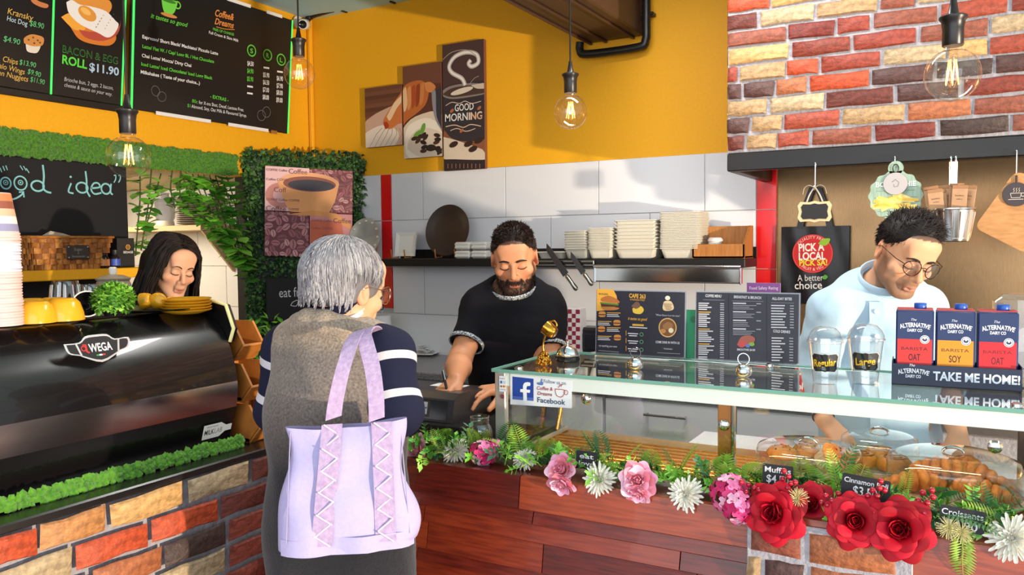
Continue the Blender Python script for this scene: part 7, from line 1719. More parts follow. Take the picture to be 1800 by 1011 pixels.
# milk alternative cartons in their tray
pA, pB = PZ(1567, 676, GT), PZ(1797, 690, GT); ax = Vector((pB.x - pA.x, pB.y - pA.y, 0)); L = ax.length; ax.normalize(); nrm = Vector((ax.y, -ax.x, 0)); Mt = frame(Vector((pA.x, pA.y, GT)), ax, nrm)
t = thing('carton_tray', 'dark blue cardboard display tray reading take me home on the glass top', 'tray', M=Mt); nv_ = mat('tray_blue', hx('#1c2540'), .45)
B().box((L / 2, .002, -.05), (L, .004, .10), .001).build('base', nv_, t, 30); B().box((L / 2, .027, -.0015), (L, .054, .003), .001).build('front_wall', nv_, t, 30); B().box((L / 2, .027, -.0985), (L, .054, .003), .001).build('back_wall', nv_, t, 30)
for x in (.0015, L - .0015): B().box((x, .03, -.05), (.003, .06, .094), .001).build('side_wall', nv_, t, 30)
a = Art(); kk = L / 230
def adc(a, x, y, k, w_=1.0):
    a.text('The', x - 2 * k, y + 13 * k, 5 * k, 'd8dce6', 'c', shear=.4); a.text('ALTERNATIVE', x, y, 9 * k, 'e2e5ec', 'c', bold=.03, width=56 * k * w_, arc=90 * k * w_); a.text('DAIRY CO', x, y - 10 * k, 6 * k, 'd8dce6', 'c', bold=.03, width=28 * k * w_)
adc(a, 40 * kk, .033, kk); a.text('TAKE ME HOME!', 76 * kk, .018, .021, 'd3dae8', 'l', bold=.03, width=150 * kk); a.build(t, 'tray_print')
cw_ = (L - .012) / 3; nb_ = mat('carton_blue', hx('#1b2c5a'), .35); Hc = .185
for i, (flv, c1, c2) in enumerate((('OAT', 'c8302e', '3a1420'), ('SOY', 'e08a1e', '33241e'), ('OAT', 'd2242e', '5a1420'))):
    M = Mt @ Matrix.Translation((.006 + cw_ * (i + .5), .0045, -.05)); q = thing('milk_carton', ('blue and red oat drink carton at the left of the tray', 'blue and orange soy drink carton in the middle of the tray', 'blue and red oat drink carton at the right of the tray')[i], 'carton', M=M, group='drink cartons in the blue tray')
    w_ = cw_ - .004; B().box((0, Hc / 2, 0), (w_, Hc, .072), .004).build('carton', nb_, q, 40); B().box((0, Hc + .001, 0), (w_ - .004, .004, .06), .001).build('top_edge', mat('carton_rim', hx('#a83a40'), .4), q, 30)
    B().lathe([(.0135, 0), (.0145, .002), (.0145, .012), (.013, .014), (0, .014)], 20).build('screw_cap', mat('cap_blue', hx('#1d4fa8'), .35), q, 40, M=Matrix.Translation((.012, Hc + .003, .008)) @ Matrix.Rotation(-PI / 2, 4, 'X'))
    a = Art(); a.z = .0365; k = w_ / 72; a.rect(-w_ / 2 + .004, .030, w_ / 2 - .004, .112, c1); adc(a, 0, .143, k); a.text('BARISTA', 0, .084, 6.5 * k, c2, 'c', width=50 * k); a.text(flv, 0, .058, 14 * k, c2, 'c', bold=.015, width=22 * k)
    a.up(); a.ell(19 * k, .112, 9 * k, 9 * k, 'dcdfe6'); a.ring(19 * k, .112, 7.2 * k, 7.2 * k, 1.2 * k, '5a6276', n=24); a.up(); a.ell(19 * k, .112, 4.5 * k, 3.6 * k, '2a3350'); a.ell(19 * k, .114, 2.2 * k, 1.5 * k, 'e8ebf2'); a.build(q, 'carton_print')
t = thing('clear_cover', 'clear plastic bakery cover standing behind the drink cartons', 'cover', Vector((.145, 2.395, GT + .001)))
B().box((0, 0, .115), (.17, .11, .225), .02).build('cover', cg, t, 60); B().box((0, 0, .003), (.18, .12, .005), .002).build('lip', cg, t, 30)
# stickers on the case front
a = Art(); P = Panel(frame((0, 2.0295, 0), (1, 0, 0), (0, -1, 0)))
q = [P.L(*k) for k in ((897, 657), (1005, 669), (1005, 718), (897, 711))]; s_ = B(); s_.add([(x, y, .0) for x, y in q] + [(x, y, -.0006) for x, y in q], [(3, 2, 1, 0), (4, 5, 6, 7), (0, 1, 5, 4), (1, 2, 6, 5), (2, 3, 7, 6), (3, 0, 4, 7)])
fs_ = s_.build('social_sign', mat('sign_white', hx('#dfe3ea'), .35), None, None, M=P.M); tag(fs_, 'white social media sticker with blue square on the left of the glass case', 'sign')
P.poly(a, [(901, 662), (938, 666), (938, 705), (901, 702)], '24459c'); a.up(); P.poly(a, [(901, 696), (938, 699.5), (938, 705), (901, 702)], '4a66b8'); P.blob(a, [(920, 704), (919.5, 690), (915, 689.5), (915, 684), (919.5, 684), (919.5, 678), (923, 672.5), (932, 672.5), (932, 678.5), (927.5, 678.5), (926, 681), (926, 685), (932, 685.5), (931, 691), (926, 690.5), (926.5, 704.5)], 'e8ecf4', 2)
P.text(a, 'Follow us on', (956, 673), (995, 677), 6.5, '3a4a6a'); P.text(a, 'Coffee &', (944, 685), (972, 687), 6, 'a02c30', shear=.2, bold=.015); P.text(a, 'Dreams', (945, 694), (971, 696.5), 6, '8a2428', shear=.2, bold=.015); P.text(a, 'Facebook', (945, 707), (994, 712), 9, '26385e', bold=.012)
P.blob(a, [(945, 672), (950, 672), (952, 666), (954, 667), (953, 671), (955, 672), (954, 677), (945, 676)], '5a7ab0')
P.line(a, [(976, 684), (978, 694), (984, 698), (990, 696), (993, 686), (976, 684)], 1.3, 'a84a44', 3); P.ring(a, (995, 690), 3.5, 4, 1.2, 'a84a44', n=14); P.line(a, [(982, 682), (984, 678), (988, 676), (986, 680)], 1.4, 'a84a44', 3)
a.build(fs_, 'sign_print', Matrix.Identity(4))
P = Panel(frame((0, 2.0285, 0), (1, 0, 0), (0, -1, 0))); a = Art(); c = P.L(884, 675); o = B().box((0, 0, 0), (.024, .046, .0006)).build('payment_sticker', mat('sign_white'), None, None, M=P.M @ Matrix.Translation((c[0], c[1], 0))); tag(o, 'small white payment card sticker on the left post of the case', 'sticker')
a.text('Square', -.002, .014, .0045, '2a3a5a', 'c'); a.rect(-.009, .001, -.002, .009, '2a6ab8'); a.rect(.001, .001, .009, .009, 'b9c6d6'); a.rect(-.009, -.010, -.002, -.005, '8a5a3a'); a.ell(.003, -.007, .003, .003, 'c8302e'); a.ell(.007, -.007, .003, .003, 'e0a030'); a.rect(-.009, -.018, .009, -.015, 'a8b4c6'); a.build(o, 'sticker_print')
c = P.L(883, 697); o = B().lathe([(0, 0), (.0065, 0), (.0065, .0008), (0, .0008)], 20).build('round_sticker', mat('round_red', hx('#7a3a48'), .4), None, 40, M=P.M @ Matrix.Translation((c[0], c[1], 0))); tag(o, 'tiny round dark red sticker under the payment sticker', 'sticker')
# ================================================================ in the case: three domed cake stands
dg = glassmat('dome_glass', (.975, .98, .985), refl=1.3)
def dome(label, px, py, r, h, kpos):
    p = PZ(px, py, .957); t = thing('cake_dome', label, 'cake dome', (p.x, p.y, .957), group='clear cake domes in the case')
    B().lathe([(r * .9, 0), (r * 1.02, .003), (r * 1.03, .010), (r * .98, .008), (0, .006)], 40).build('tray', mat('tray_clear', hx('#c9b49a'), .2, .4), t, 40)
    B().lathe([(r * .99, .010), (r * .985, h * .75), (r * .95, h * .9), (r * .8, h * .98), (r * .4, h * 1.03), (0, h * 1.04)], 48, caps=False).build('lid', dg, t, 60)
    B().lathe([(r * .99, .010), (r * 1.0, .012), (r * 1.0, .015), (r * .985, .016)], 48, caps=False).build('lid_rim', dg, t, 60)
    B().tube([(.022 * math.cos(q), 0, h * 1.05 + .012 * max(0, math.sin(q))) for q in [i * PI / 10 for i in range(11)]], [.005, .005, .005, .0055, .006, .006, .006, .0055, .005, .005, .005], 8, flat=.7).build('knob', chrome, t, 60); return p
pd = dome('clear domed cover over muffins, left of three in the case', 1420, 838, .135, .088, 0)
pc2 = dome('clear domed cover over cinnamon rolls, rear middle of three in the case', 1545, 826, .10, .10, 0)
pr_ = dome('clear domed cover over croissants, right of three in the case', 1674, 873, .15, .105, 0)
crust = mat('crust', hx('#c77a2e'), .6, bump=.4, scale=60, col2=hx('#9a5220')); case_p = mat('muffin_paper', hx('#a08570'), .7); choc = mat('choc', hx('#3a2016'), .6)
def muffin(lab, c, s, tilt):
    q = thing('muffin', lab, 'muffin', M=Matrix.Translation(c) @ Matrix.Rotation(tilt[0], 4, 'X') @ Matrix.Rotation(tilt[1], 4, 'Y'), group='muffins under the left dome'); n = 28
    b = B()
    for (rr, z) in ((.026, 0), (.036, .038)): pass
    vs = [((.026 + .0022 * (i % 2)) * s * math.cos(2 * PI * i / n), (.026 + .0022 * (i % 2)) * s * math.sin(2 * PI * i / n), 0) for i in range(n)] + [((.036 + .003 * (i % 2)) * s * math.cos(2 * PI * i / n), (.036 + .003 * (i % 2)) * s * math.sin(2 * PI * i / n), .038 * s) for i in range(n)]
    b.add(vs, [(i, (i + 1) % n, n + (i + 1) % n, n + i) for i in range(n)] + [tuple(range(n))[::-1]]); b.build('paper_case', case_p, q)
    B().lathe([(.030 * s, .034 * s), (.044 * s, .038 * s), (.046 * s, .046 * s), (.036 * s, .062 * s), (.016 * s, .070 * s), (0, .071 * s)], 24).build('top', crust, q, 180)
    for i in range(9): a0, r_ = i * 2.4, (.008 + .0035 * i) * s; B().ball((r_ * math.cos(a0), r_ * math.sin(a0), (.070 - .5 * (r_ / s) ** 2 * 12) * s), .0035 * s, 6, 4).build('chocolate_chip', choc, q, 180)
for i, (dx, dy, tx, ty, lab) in enumerate(((-.07, .0, 0, .1, 'chocolate chip muffin at the left under the left dome'), (.035, -.03, .25, 1.0, 'muffin lying on its side showing its paper case under the left dome'), (-.01, .055, 0, 0, 'muffin standing at the back under the left dome'), (.07, .05, -.2, 0, 'muffin at the right rear under the left dome'))): muffin(lab, pd + Vector((dx, dy, .012 if ty < .5 else .045)), .92, (tx, ty))
roll_m = mat('cinnamon_roll', hx('#d1822f'), .5, bump=.3, scale=40, col2=hx('#a85f22'))
for i, (dx, dy) in enumerate(((-.045, -.03), (.04, -.035), (.0, .045))):
    q = thing('cinnamon_roll', ('cinnamon roll at the left under the middle dome', 'cinnamon roll at the right under the middle dome', 'cinnamon roll at the back under the middle dome')[i], 'cinnamon roll', pc2 + Vector((dx, dy, .014)), i * 1.3, 'cinnamon rolls under the middle dome')
    B().lathe([(.038, 0), (.044, .008), (.043, .024), (.034, .034), (0, .036)], 24).build('bun', roll_m, q, 180); B().tube([((.006 + .0045 * k / 4) * math.cos(k * .5), (.006 + .0045 * k / 4) * math.sin(k * .5), .036 - (.0001 * k)) for k in range(26)], .003, 6).build('swirl', mat('cinnamon', hx('#7a3f18'), .5), q, 60)
def croissant(c, ang, s, lab):
    q = thing('croissant', lab, 'croissant', c, ang, 'croissants under the right dome'); n = 9
    for k in range(n):
        u = (k - (n - 1) / 2) / ((n - 1) / 2); th = u * 1.15; r_ = (.026 * (1 - .62 * abs(u) ** 1.5)) * s; x, y = .062 * s * math.sin(th), .035 * s * (1 - math.cos(th)) * 1.6
        B().at(Matrix.Translation((x, y, r_ * .95)) @ Matrix.Rotation(-th * -1, 4, 'Z')).ball((0, 0, 0), (.0125 * s, r_ * 1.05, r_), 14, 8).build('fold', crust, q, 180)
for i, (dx, dy, dz, an) in enumerate(((-.065, -.03, .012, .4), (.05, -.05, .012, -.5), (-.02, .045, .012, 2.6), (.065, .035, .012, 1.2), (-.015, -.01, .045, .1), (.03, .02, .044, -.9))): croissant(pr_ + Vector((dx, dy, dz)), an, 1.15, ('front left', 'front right', 'rear left', 'rear right', 'upper', 'topmost')[i] + ' croissant of the heap under the right dome')
# ================================================================ till, jar, riser on the counter
pk = mat('till_black', hx('#19181c'), .35); pg = mat('till_grey', hx('#2c2b30'), .3)
t = thing('cash_drawer', 'black metal cash drawer on the counter left of the glass case', 'cash drawer', (0, 0, .9205))
B().box((-1.56, 2.24, .057), (.465, .42, .112), .004).build('drawer_box', pk, t, 30); B().box((-1.56, 2.028, .05), (.44, .006, .085), .002).build('drawer_front', pg, t, 30)
B().lathe([(.008, 0), (.008, .004), (.005, .006), (0, .006)], 14).build('lock', chrome, t, 40, M=aim_z((-1.40, 2.024, .06), (0, -1, 0)))
t = thing('card_terminal', 'black till terminal with slanted display showing zeros on the cash drawer', 'terminal', (-1.56, 2.10, 1.034))
side = [(-.045, 0), (-.03, .070), (.0, .086), (.19, .078), (.19, 0)]
b = B(); b.add([(-.20, y, z) for y, z in side] + [(.185, y, z) for y, z in side], [(0, 1, 2, 3, 4), (9, 8, 7, 6, 5)] + [(i, 5 + i, 5 + (i + 1) % 5, (i + 1) % 5) for i in range(5)]); b.build('housing', pg, t)
fm = frame((-.0075, -.0375 - .0, .035), (1, 0, 0), Vector((0, -.977, .21)))
B().box((-.01, .0, .0008), (.36, .060, .0016), .0005).build('display_panel', mat('display_dark', hx('#141318'), .12), t, M=fm)
a = Art(); a.z = .002; a.text('000', -.065, -.003, .014, 'b8ab8a', 'c', space=1.1); a.rect(.055, -.024, .105, .026, '4a3f3a'); a.up(); a.rect(.064, -.016, .096, .022, 'cfd6dc'); a.up(); a.rect(.068, .002, .080, .018, '2d7fb0'); a.rect(.068, -.010, .090, -.007, '5a6270'); a.poly([(.094, .0), (.086, .004), (.094, .008)], '4a5262'); a.build(t, 'display_print', fm)
B().box((.0, 2.66, .46), (1.6, .26, .92), .003).build('prep_counter', white_lam, None, 30, label='pale preparation counter behind the glass display case', category='counter')
t = thing('paper_slip', 'white paper slip under the hands of the man in black', 'paper', (-1.50, 2.20, 1.1155)); B().box((0, 0, 0), (.12, .12, .0006)).build('slip', mat('paper_white2'), t)
p = PY(845, 775, 1.99); t = thing('mason_jar', 'empty clear glass mason jar on the counter beside the till', 'jar', (p.x, 1.985, CZ + .003)); jg = glassmat('jar_glass', (.93, .95, .96), refl=2.2)
B().lathe([(0, .003), (.030, .003), (.036, .008), (.0375, .03), (.0375, .055), (.034, .07), (.027, .080)], 32, caps=False).build('jar_body', jg, t, 180); B().lathe([(.027, .08), (.0285, .082), (.027, .086), (.0285, .09), (.027, .094), (.0285, .098), (.0285, .102), (.026, .102)], 32, caps=False).build('screw_neck', jg, t, 180)
# ================================================================ on and around the coffee machine
TZ = 1.400; ycup = mat('yellow_china', hx('#e0a01e'), .22, coat=.2)
for i in range(5):
    p = PX(327, 549, -2.03); o = B().lathe([(.045, 0), (.05, .003), (.072, .009), (.074, .0125), (.072, .0135), (.05, .008), (0, .007)], 36).build('saucer', ycup, None, 50, loc=(-2.03 + .002 * math.sin(i * 3), p.y, TZ - .012 + i * .0082)); tag(o, 'yellow saucer, topmost of the pile on the coffee machine' if i == 4 else 'yellow saucer in the pile on the coffee machine', 'saucer', 'yellow saucers on the machine')
cprof = [(.044, 0), (.0455, .001), (.0455, .004), (.043, .02), (.036, .042), (.027, .052), (.022, .053), (.021, .050)]
def inv_cup(px, py, X, lab, s=1.0, z=TZ, rz=0, M=None):
    p = PX(px, py, X); t = thing('coffee_cup', lab, 'cup', M=M or (Matrix.Translation((X, p.y, z)) @ Matrix.Rotation(rz, 4, 'Z')), group='yellow cups on the coffee machine')
    B().lathe([(r * s, q * s) for r, q in cprof] + [(0, .050 * s)], 32, caps=False).build('cup_body', ycup, t, 50); B().tube(spl([(.042 * s, 0, .012 * s), (.064 * s, 0, .012 * s), (.066 * s, 0, .03 * s), (.036 * s, 0, .040 * s)], 5), .0045 * s, 8).build('cup_handle', ycup, t, 180)
inv_cup(65, 585, -2.02, 'upturned yellow cup nearest the paper cup stack', 1.02, rz=2.6); inv_cup(113, 580, -2.02, 'upturned yellow cup beside the tilted black cup', 1.08, rz=2.9)
inv_cup(95, 575, -2.14, 'upturned yellow cup behind the front two', 1.0, rz=2.4); inv_cup(58, 570, -2.16, 'upturned yellow cup farthest back by the paper cups', 1.0, rz=2.2)
for i, (px, lab, rr) in enumerate(((255, 'yellow cup lying on its side on the black plate, left', .4), (281, 'yellow cup lying on its side on the black plate, right', -.3))):
    p = PX(px, 545, -2.06 - .03 * (1 - i)); inv_cup(0, 0, -2.1, lab, .54, M=Matrix.Translation((p.x - .01, p.y, TZ + .028)) @ Matrix.Rotation(rr, 4, 'Z') @ Matrix.Rotation(math.radians(76), 4, 'Y') @ Matrix.Rotation(PI * .55, 4, 'Z'))
p = PX(268, 549, -2.10); o = B().lathe([(0, .001), (.08, .001), (.115, .005), (.118, .008), (.114, .008), (.08, .004), (0, .004)], 36, caps=False).build('black_plate', mat('black_china', hx('#141315'), .2), None, 50, loc=(-2.08, p.y, TZ)); tag(o, 'flat black plate under the lying yellow cups', 'plate')
tg = glassmat('tumbler_glass', (.93, .93, .90), refl=2.0)
for px, X, s, lab in ((116, -2.25, 1.0, 'upturned fluted glass tumbler, taller of two on the machine'), (160, -2.28, .85, 'upturned fluted glass tumbler half hidden by the green plant ball')):
    p = PX(px, 548, X); t = thing('glass_tumbler', lab, 'glass', (X, p.y, TZ), group='tumblers on the coffee machine'); n = 12
    B().lathe([(.044 * s, 0), (.045 * s, .006), (.036 * s, .085 * s), (.034 * s, .092 * s), (0, .092 * s)], n, caps=False).build('glass_body', tg, t, 30)
    for i in range(n): a0 = 2 * PI * i / n; B().tube([(.0445 * s * math.cos(a0), .0445 * s * math.sin(a0), .008), (.0365 * s * math.cos(a0), .0365 * s * math.sin(a0), .082 * s)], .0022, 5).build('flute', tg, t, 60)
p = PX(150, 568, -2.06); t = thing('tilted_cup', 'black cup with white rim tipped on its side against the plant', 'cup', M=Matrix.Translation((-2.05, p.y, TZ + .036)) @ Matrix.Rotation(-.5, 4, 'Z') @ Matrix.Rotation(math.radians(75), 4, 'Y'))
bc_ = mat('black_china'); B().lathe([(0, -.05), (.022, -.048), (.034, -.02), (.036, .0), (.033, .0), (.030, -.02), (0, -.044)], 28, caps=False).build('cup_body', bc_, t, 50); B().tube([(.0345 * math.cos(q), .0345 * math.sin(q), 0) for q in [i * PI / 14 for i in range(28)]], .0022, 6, closed=True).build('rim', sqm, t, 180); B().tube([((.008 + .0009 * k) * math.cos(k * .6), (.008 + .0009 * k) * math.sin(k * .6), -.036) for k in range(20)], .0012, 5).build('swirl', mat('swirl_grey', hx('#6a6460'), .5), t, 180)
p = PX(200, 520, -2.34); t = thing('sugar_jar', 'round lidded jar with pale knob behind the green plant ball', 'jar', (-2.34, p.y, TZ)); B().lathe([(.045, 0), (.052, .01), (.052, .07), (.045, .085)], 24).build('jar', mat('jar_beige', hx('#8f8474'), .3), t, 40); B().lathe([(.050, .085), (.052, .09), (.03, .10), (0, .103)], 24).build('lid', mat('jar_beige'), t, 40); B().lathe([(.008, .10), (.012, .108), (.012, .122), (.008, .126), (0, .126)], 14).build('knob', wp, t, 40)
p = PX(200, 548, -2.02); t = thing('plant_ball', 'round green artificial plant ball on the coffee machine', 'plant', (-2.02, p.y, TZ)); B().lathe([(.022, 0), (.032, .02), (.03, .024), (0, .022)], 18).build('pot', mat('black_gloss'), t, 40)
B().ball((0, 0, .042), (.036, .036, .032), 14, 8).build('core', gl_[3], t, 180)
def on_ball(r):
    th, z = r.random() * 6.28, r.uniform(-.75, 1); q = math.sqrt(1 - z * z); d = Vector((q * math.cos(th), q * math.sin(th), z)); return Vector((0, 0, .044)) + Vector((d.x * .040, d.y * .046, d.z * .037)), d + Vector((r.uniform(-.9, .9), r.uniform(-.9, .9), r.uniform(-.6, .9))), (r.uniform(-.5, .5), .4, 1)
leaf_mass(900, on_ball, random.Random(4), .017, 'ball_leaves', [mat('ball_%d' % i, hx(h), .5) for i, h in enumerate(('#79b53a', '#5f9a30', '#94c94e', '#4a7d2a'))], t)
# tower of upturned paper cups
pcm = mat('paper_cup', hx('#e0bdb8'), .6); pcw = mat('paper_cup_pale', hx('#d6d2e0'), .6); p = PX(2, 592, -2.03)
def cup_mesh(nm, m): return B().lathe([(.0475, 0), (.0495, .001), (.0495, .0045), (.0475, .0055), (.0335, .098), (.0325, .100), (0, .098)], 28, caps=False).mesh(nm, m, 50)
cmA, cmB = cup_mesh('paper_cup', pcm), cup_mesh('paper_cup', pcw)
nC = 33; topz = PX(2, 408, -2.03).z
for i in range(nC):
    o = link('paper_cup', cmB if 18 < i < 29 else cmA, None, loc=(-2.03 + R.uniform(-.001, .001), p.y + R.uniform(-.001, .001), TZ + (topz - TZ) * i / nC), label='upturned paper cup in the tall tower on the coffee machine' if i < nC - 1 else 'topmost upturned paper cup of the tower, printed with a sunset', category='paper cup', group='tower of paper cups')
    if i == nC - 1:
        b = B()
        for k, h in enumerate(('c9764a', '8a4a3a', 'd9a88a', 'e6d6d0', '8a86a8')):
            z1, z0 = .098 - .018 * k, .098 - .018 * (k + 1); q = lambda z: .0336 + (.0475 - .0336) * (.098 - z) / .0925 + .0004
            b.mi(k).lathe([(q(max(z0, .007)), max(z0, .007)), (q(z1), z1)], 28, caps=False)
        b.build('sunset_print', [ink(h) for h in ('c9764a', '8a4a3a', 'd9a88a', 'e6d6d0', '8a86a8')], o, 180)
# stepped wooden organiser
wo = mat('organiser_wood', hx('#b9722e'), .5, col2=hx('#9c5c22'), scale=10, stretch=(2, 2, 8))
t = thing('wooden_organiser', 'stepped light wooden organiser with three open bins beside the coffee machine', 'organiser', (-1.875, 1.735, .986))
for i, (dx, z0, wy) in enumerate(((0, .0, .12), (-.03, .125, .10), (-.06, .25, .085))):
    b = B(); D = .15; sidep = [(-D, 0), (-.035, 0), (.012, .05), (-.03, .115), (-D, .115)]
    bn = B(); bn.box((-D / 2 - .015, wy / 2, .006), (D - .03, wy, .012), .001); bin_ = bn.build('bin', wo, t, 30); bin_.location = (dx, 0, z0)
    for y in (.004, wy - .004): B().prism(sidep if y > .01 else sidep, -.004, .004).build('bin_side', wo, bin_, M=Matrix.Translation((0, y, 0)) @ frame((0, 0, 0), (1, 0, 0), (0, -1, 0)))
    B().box((-D + .004, wy / 2, .058), (.008, wy - .016, .112)).build('bin_back', wo, bin_); q = B().at(Matrix.Translation((-.010, wy / 2, .024)) @ Matrix.Rotation(.75, 4, 'Y')); q.box((0, 0, 0), (.009, wy, .066), .001); q.build('bin_lip', wo, bin_, 30)
for i in range(5): q = thing('sugar_stick', 'grey paper sachet lying in a bin of the wooden organiser', 'sachet', M=Matrix.Translation((-1.93, 1.765 + i * .009, 1.02 + (.125 if i > 2 else 0))) @ Matrix.Rotation(.5 + i * .3, 4, 'Z'), group='sachets in the organiser'); B().box((0, 0, 0), (.07, .016, .004), .001).build('packet', mat('sachet_1'), q, 30); B().box((.034, 0, 0), (.006, .017, .005), .001).build('crimp', mat('sachet_0'), q, 30)
# ================================================================ flower garland along the counter ledge
ga = thing('flower_garland', 'long garland of artificial roses, peonies, berries and ferns on the counter ledge', 'garland', (0, 0, 0)); rg = random.Random(77)
def petal_mesh(nm, w_, h_, cup, curl, m, nu=6, nv=7, frill=0):
    """petal growing up z, hollow side to -x; curl rolls the tip outwards (+x)"""
    def f(u, v):
        s_ = (u - .5) * 2; wd = w_ * (.22 + .78 * math.sqrt(max(0, 1 - (1 - v / .62) ** 2)) if v < .62 else math.sqrt(max(.34, 1 - ((v - .62) / .40) ** 2))); x = -cup * s_ * s_ * wd + curl * max(0, v - .45) ** 2 * h_ * 3 + .12 * h_ * math.sin(PI * v); return (x + frill * math.sin(u * 12) * v, s_ * wd, v * h_ * (1 - .24 * s_ * s_ * v))
    return B().grid(f, nu, nv).mesh(nm, m, 180)
red = [mat('rose_%d' % i, hx(h), .6, spec=.3) for i, h in enumerate(('#b50c22', '#9c0a1c', '#c9142c'))]; pink = [mat('peony_%d' % i, hx(h), .6) for i, h in enumerate(('#eea6c2', '#f4c4d6', '#e88c9c'))]; hot = [mat('hyd_%d' % i, hx(h), .6) for i, h in enumerate(('#d83a78', '#e87aa8', '#f0b6cd', '#c42462'))]
RP = [petal_mesh('petal', .62, 1, .5, .25, red[i % 3]) for i in range(3)]; RO = [petal_mesh('petal', .78, 1, .3, .7, red[i % 3]) for i in range(3)]
PPt = [petal_mesh('petal', .66, 1, .35, .25, pink[i]) for i in range(3)]; PIn = [petal_mesh('petal', .5, 1, .5, .1, pink[i], frill=.05) for i in (2, 0, 2)]
def FM(px, py, Y, d, s_): return aim_z(PY(px, py, Y), d, rg.random() * 6) @ Matrix.Scale(s_, 4)
def flower(nm, lab, M, rings, core):
    """rings: (count, radius, tilt, height, meshes, z)"""
    hd = B().lathe([(.02, -.25), (.12, -.2), (.2, -.05), (.13, .15), (.09, .42), (.05, .50), (0, .52)], 10).build(nm, core, ga, 180, M=M); hd['label'] = lab; k = 0
    for (n, r, tilt, h, ms, z) in rings:
        for i in range(n):
            az = 2 * PI * (i + .5 * (k % 2)) / n + rg.uniform(-.15, .15); m = Matrix.Rotation(az, 4, 'Z') @ Matrix.Translation((r, 0, z)) @ Matrix.Rotation(tilt + rg.uniform(-.1, .1), 4, 'Y') @ Matrix.Scale(h * rg.uniform(.92, 1.08), 4)
            link('petal', rg.choice(ms), hd, M=m)
        k += 1
    return hd
def rose(px, py, r_px, Y, d, lab):
    s_ = r_px * .90 * (PY(px, py, Y) - CAM).length / F_PX
    flower('rose', lab, FM(px, py, Y, d, s_), [(3, .05, -.22, .62, RP, .12), (4, .11, -.10, .68, RP, .06), (5, .18, .04, .72, RP, 0), (6, .26, .22, .78, RO, -.08), (7, .32, .48, .84, RO, -.16), (7, .36, .85, .92, RO, -.24)], red[1])
def peony(px, py, r_px, Y, d, lab):
    s_ = r_px * .92 * (PY(px, py, Y) - CAM).length / F_PX
    flower('peony', lab, FM(px, py, Y, d, s_), [(5, .08, .05, .55, PIn, 0), (7, .18, .3, .62, PIn, -.03), (6, .28, .55, .85, PPt, -.1), (7, .32, 1.0, 1.0, PPt, -.18)], pink[2])
mumw = mat('mum_white', hx('#e6e2d4'), .6); mumy = mat('mum_cream', hx('#e3d9a0'), .6)
def mum(px, py, r_px, Y, d, lab, m=mumw, nm='chrysanthemum', th=.075):
    s_ = r_px * (PY(px, py, Y) - CAM).length / F_PX; b = B()
    for (n, r, tilt, L, z) in ((10, .05, .2, .45, .05), (16, .10, .6, .62, .02), (20, .14, 1.0, .80, -.04), (22, .16, 1.4, .92, -.1), (20, .16, 1.8, .9, -.16)):
        for i in range(n):
            az, tl, l = 2 * PI * i / n + rg.uniform(-.1, .1), tilt + rg.uniform(-.18, .18), L * rg.uniform(.85, 1.1); m_ = Matrix.Rotation(az, 4, 'Z') @ Matrix.Translation((r, 0, z)) @ Matrix.Rotation(tl, 4, 'Y'); b.at(m_)
            b.add([(0, -th * .5, 0), (0, th * .5, 0), (-.05, th * 1.1, l * .6), (-.05, -th * 1.1, l * .6), (.0, th * .75, l * .92), (.0, -th * .75, l * .92), (.04, 0, l), (.02, 0, l * .55)], [(0, 1, 7), (1, 2, 7), (2, 4, 7), (4, 6, 7), (6, 5, 7), (5, 3, 7), (3, 0, 7)])
    b.at(None).ball((0, 0, .02), (.16, .16, .12), 10, 6); o = b.build(nm, m, ga, 180, M=FM(px, py, Y, d, s_), kind='stuff'); o['label'] = lab
fl_m = []
for m in hot:
    b = B()
    for k in range(4): b.at(Matrix.Rotation(k * PI / 2, 4, 'Z')); b.add([(0, 0, 0), (.35, -.42, .08), (.85, -.36, .16), (1, 0, .12), (.85, .36, .16), (.35, .42, .08), (.55, 0, .02)], [(0, 1, 6), (1, 2, 6), (2, 3, 6), (3, 4, 6), (4, 5, 6), (5, 0, 6)])
    b.at(None).ball((0, 0, .06), .12, 6, 4); fl_m.append(b.mesh('floret', m, 180))
def hydrangea(px, py, rx, ry, Y, d, n, lab):
    M = FM(px, py, Y, d, 1); k = (PY(px, py, Y) - CAM).length / F_PX; hd = B().ball((0, 0, 0), (rx * k * .7, rx * k * .7, rx * k * .5), 12, 8).build('hydrangea', hot[3], ga, 180, M=aim_z(PY(px, py, Y), d)); hd['label'] = lab
    for i in range(n):
        z = 1 - 1.25 * (i + .5) / n; a0 = i * 2.4; q = math.sqrt(max(0, 1 - z * z)); dd = Vector((q * math.cos(a0), q * math.sin(a0), z)); p_ = Vector((dd.x * rx * k, dd.y * ry * k, dd.z * rx * k * .8)); link('floret', fl_m[(i * 7) % 4], hd, M=aim_z(p_, dd, rg.random() * 3) @ Matrix.Scale(.017, 4))
brm = mat('berry', hx('#a8122a'), .2, coat=.4); bm_ = B().ball((0, 0, 0), .0062, 12, 8).mesh('berry', brm, 180)
def berries(pts, Y, lab):
    P_ = [PY(x, y, Y + rg.uniform(-.012, .012)) for x, y in pts]; c = PY(sum(x for x, y in pts) / len(pts), max(y for x, y in pts) + 22, Y + .03); b = B()
    for q in P_: b.tube([c, (c + q) / 2 + Vector((0, 0, .004)), q], .0011, 5)
    o = b.build('berry_sprig', stem_m, ga, 180); o['label'] = lab
    for q in P_: link('berry', bm_, o, loc=q)
fernm = [mat('fern_%d' % i, hx(h), .5) for i, h in enumerate(('#5f9030', '#86ad3c', '#3f7a3f', '#98b444', '#2f5f34'))]
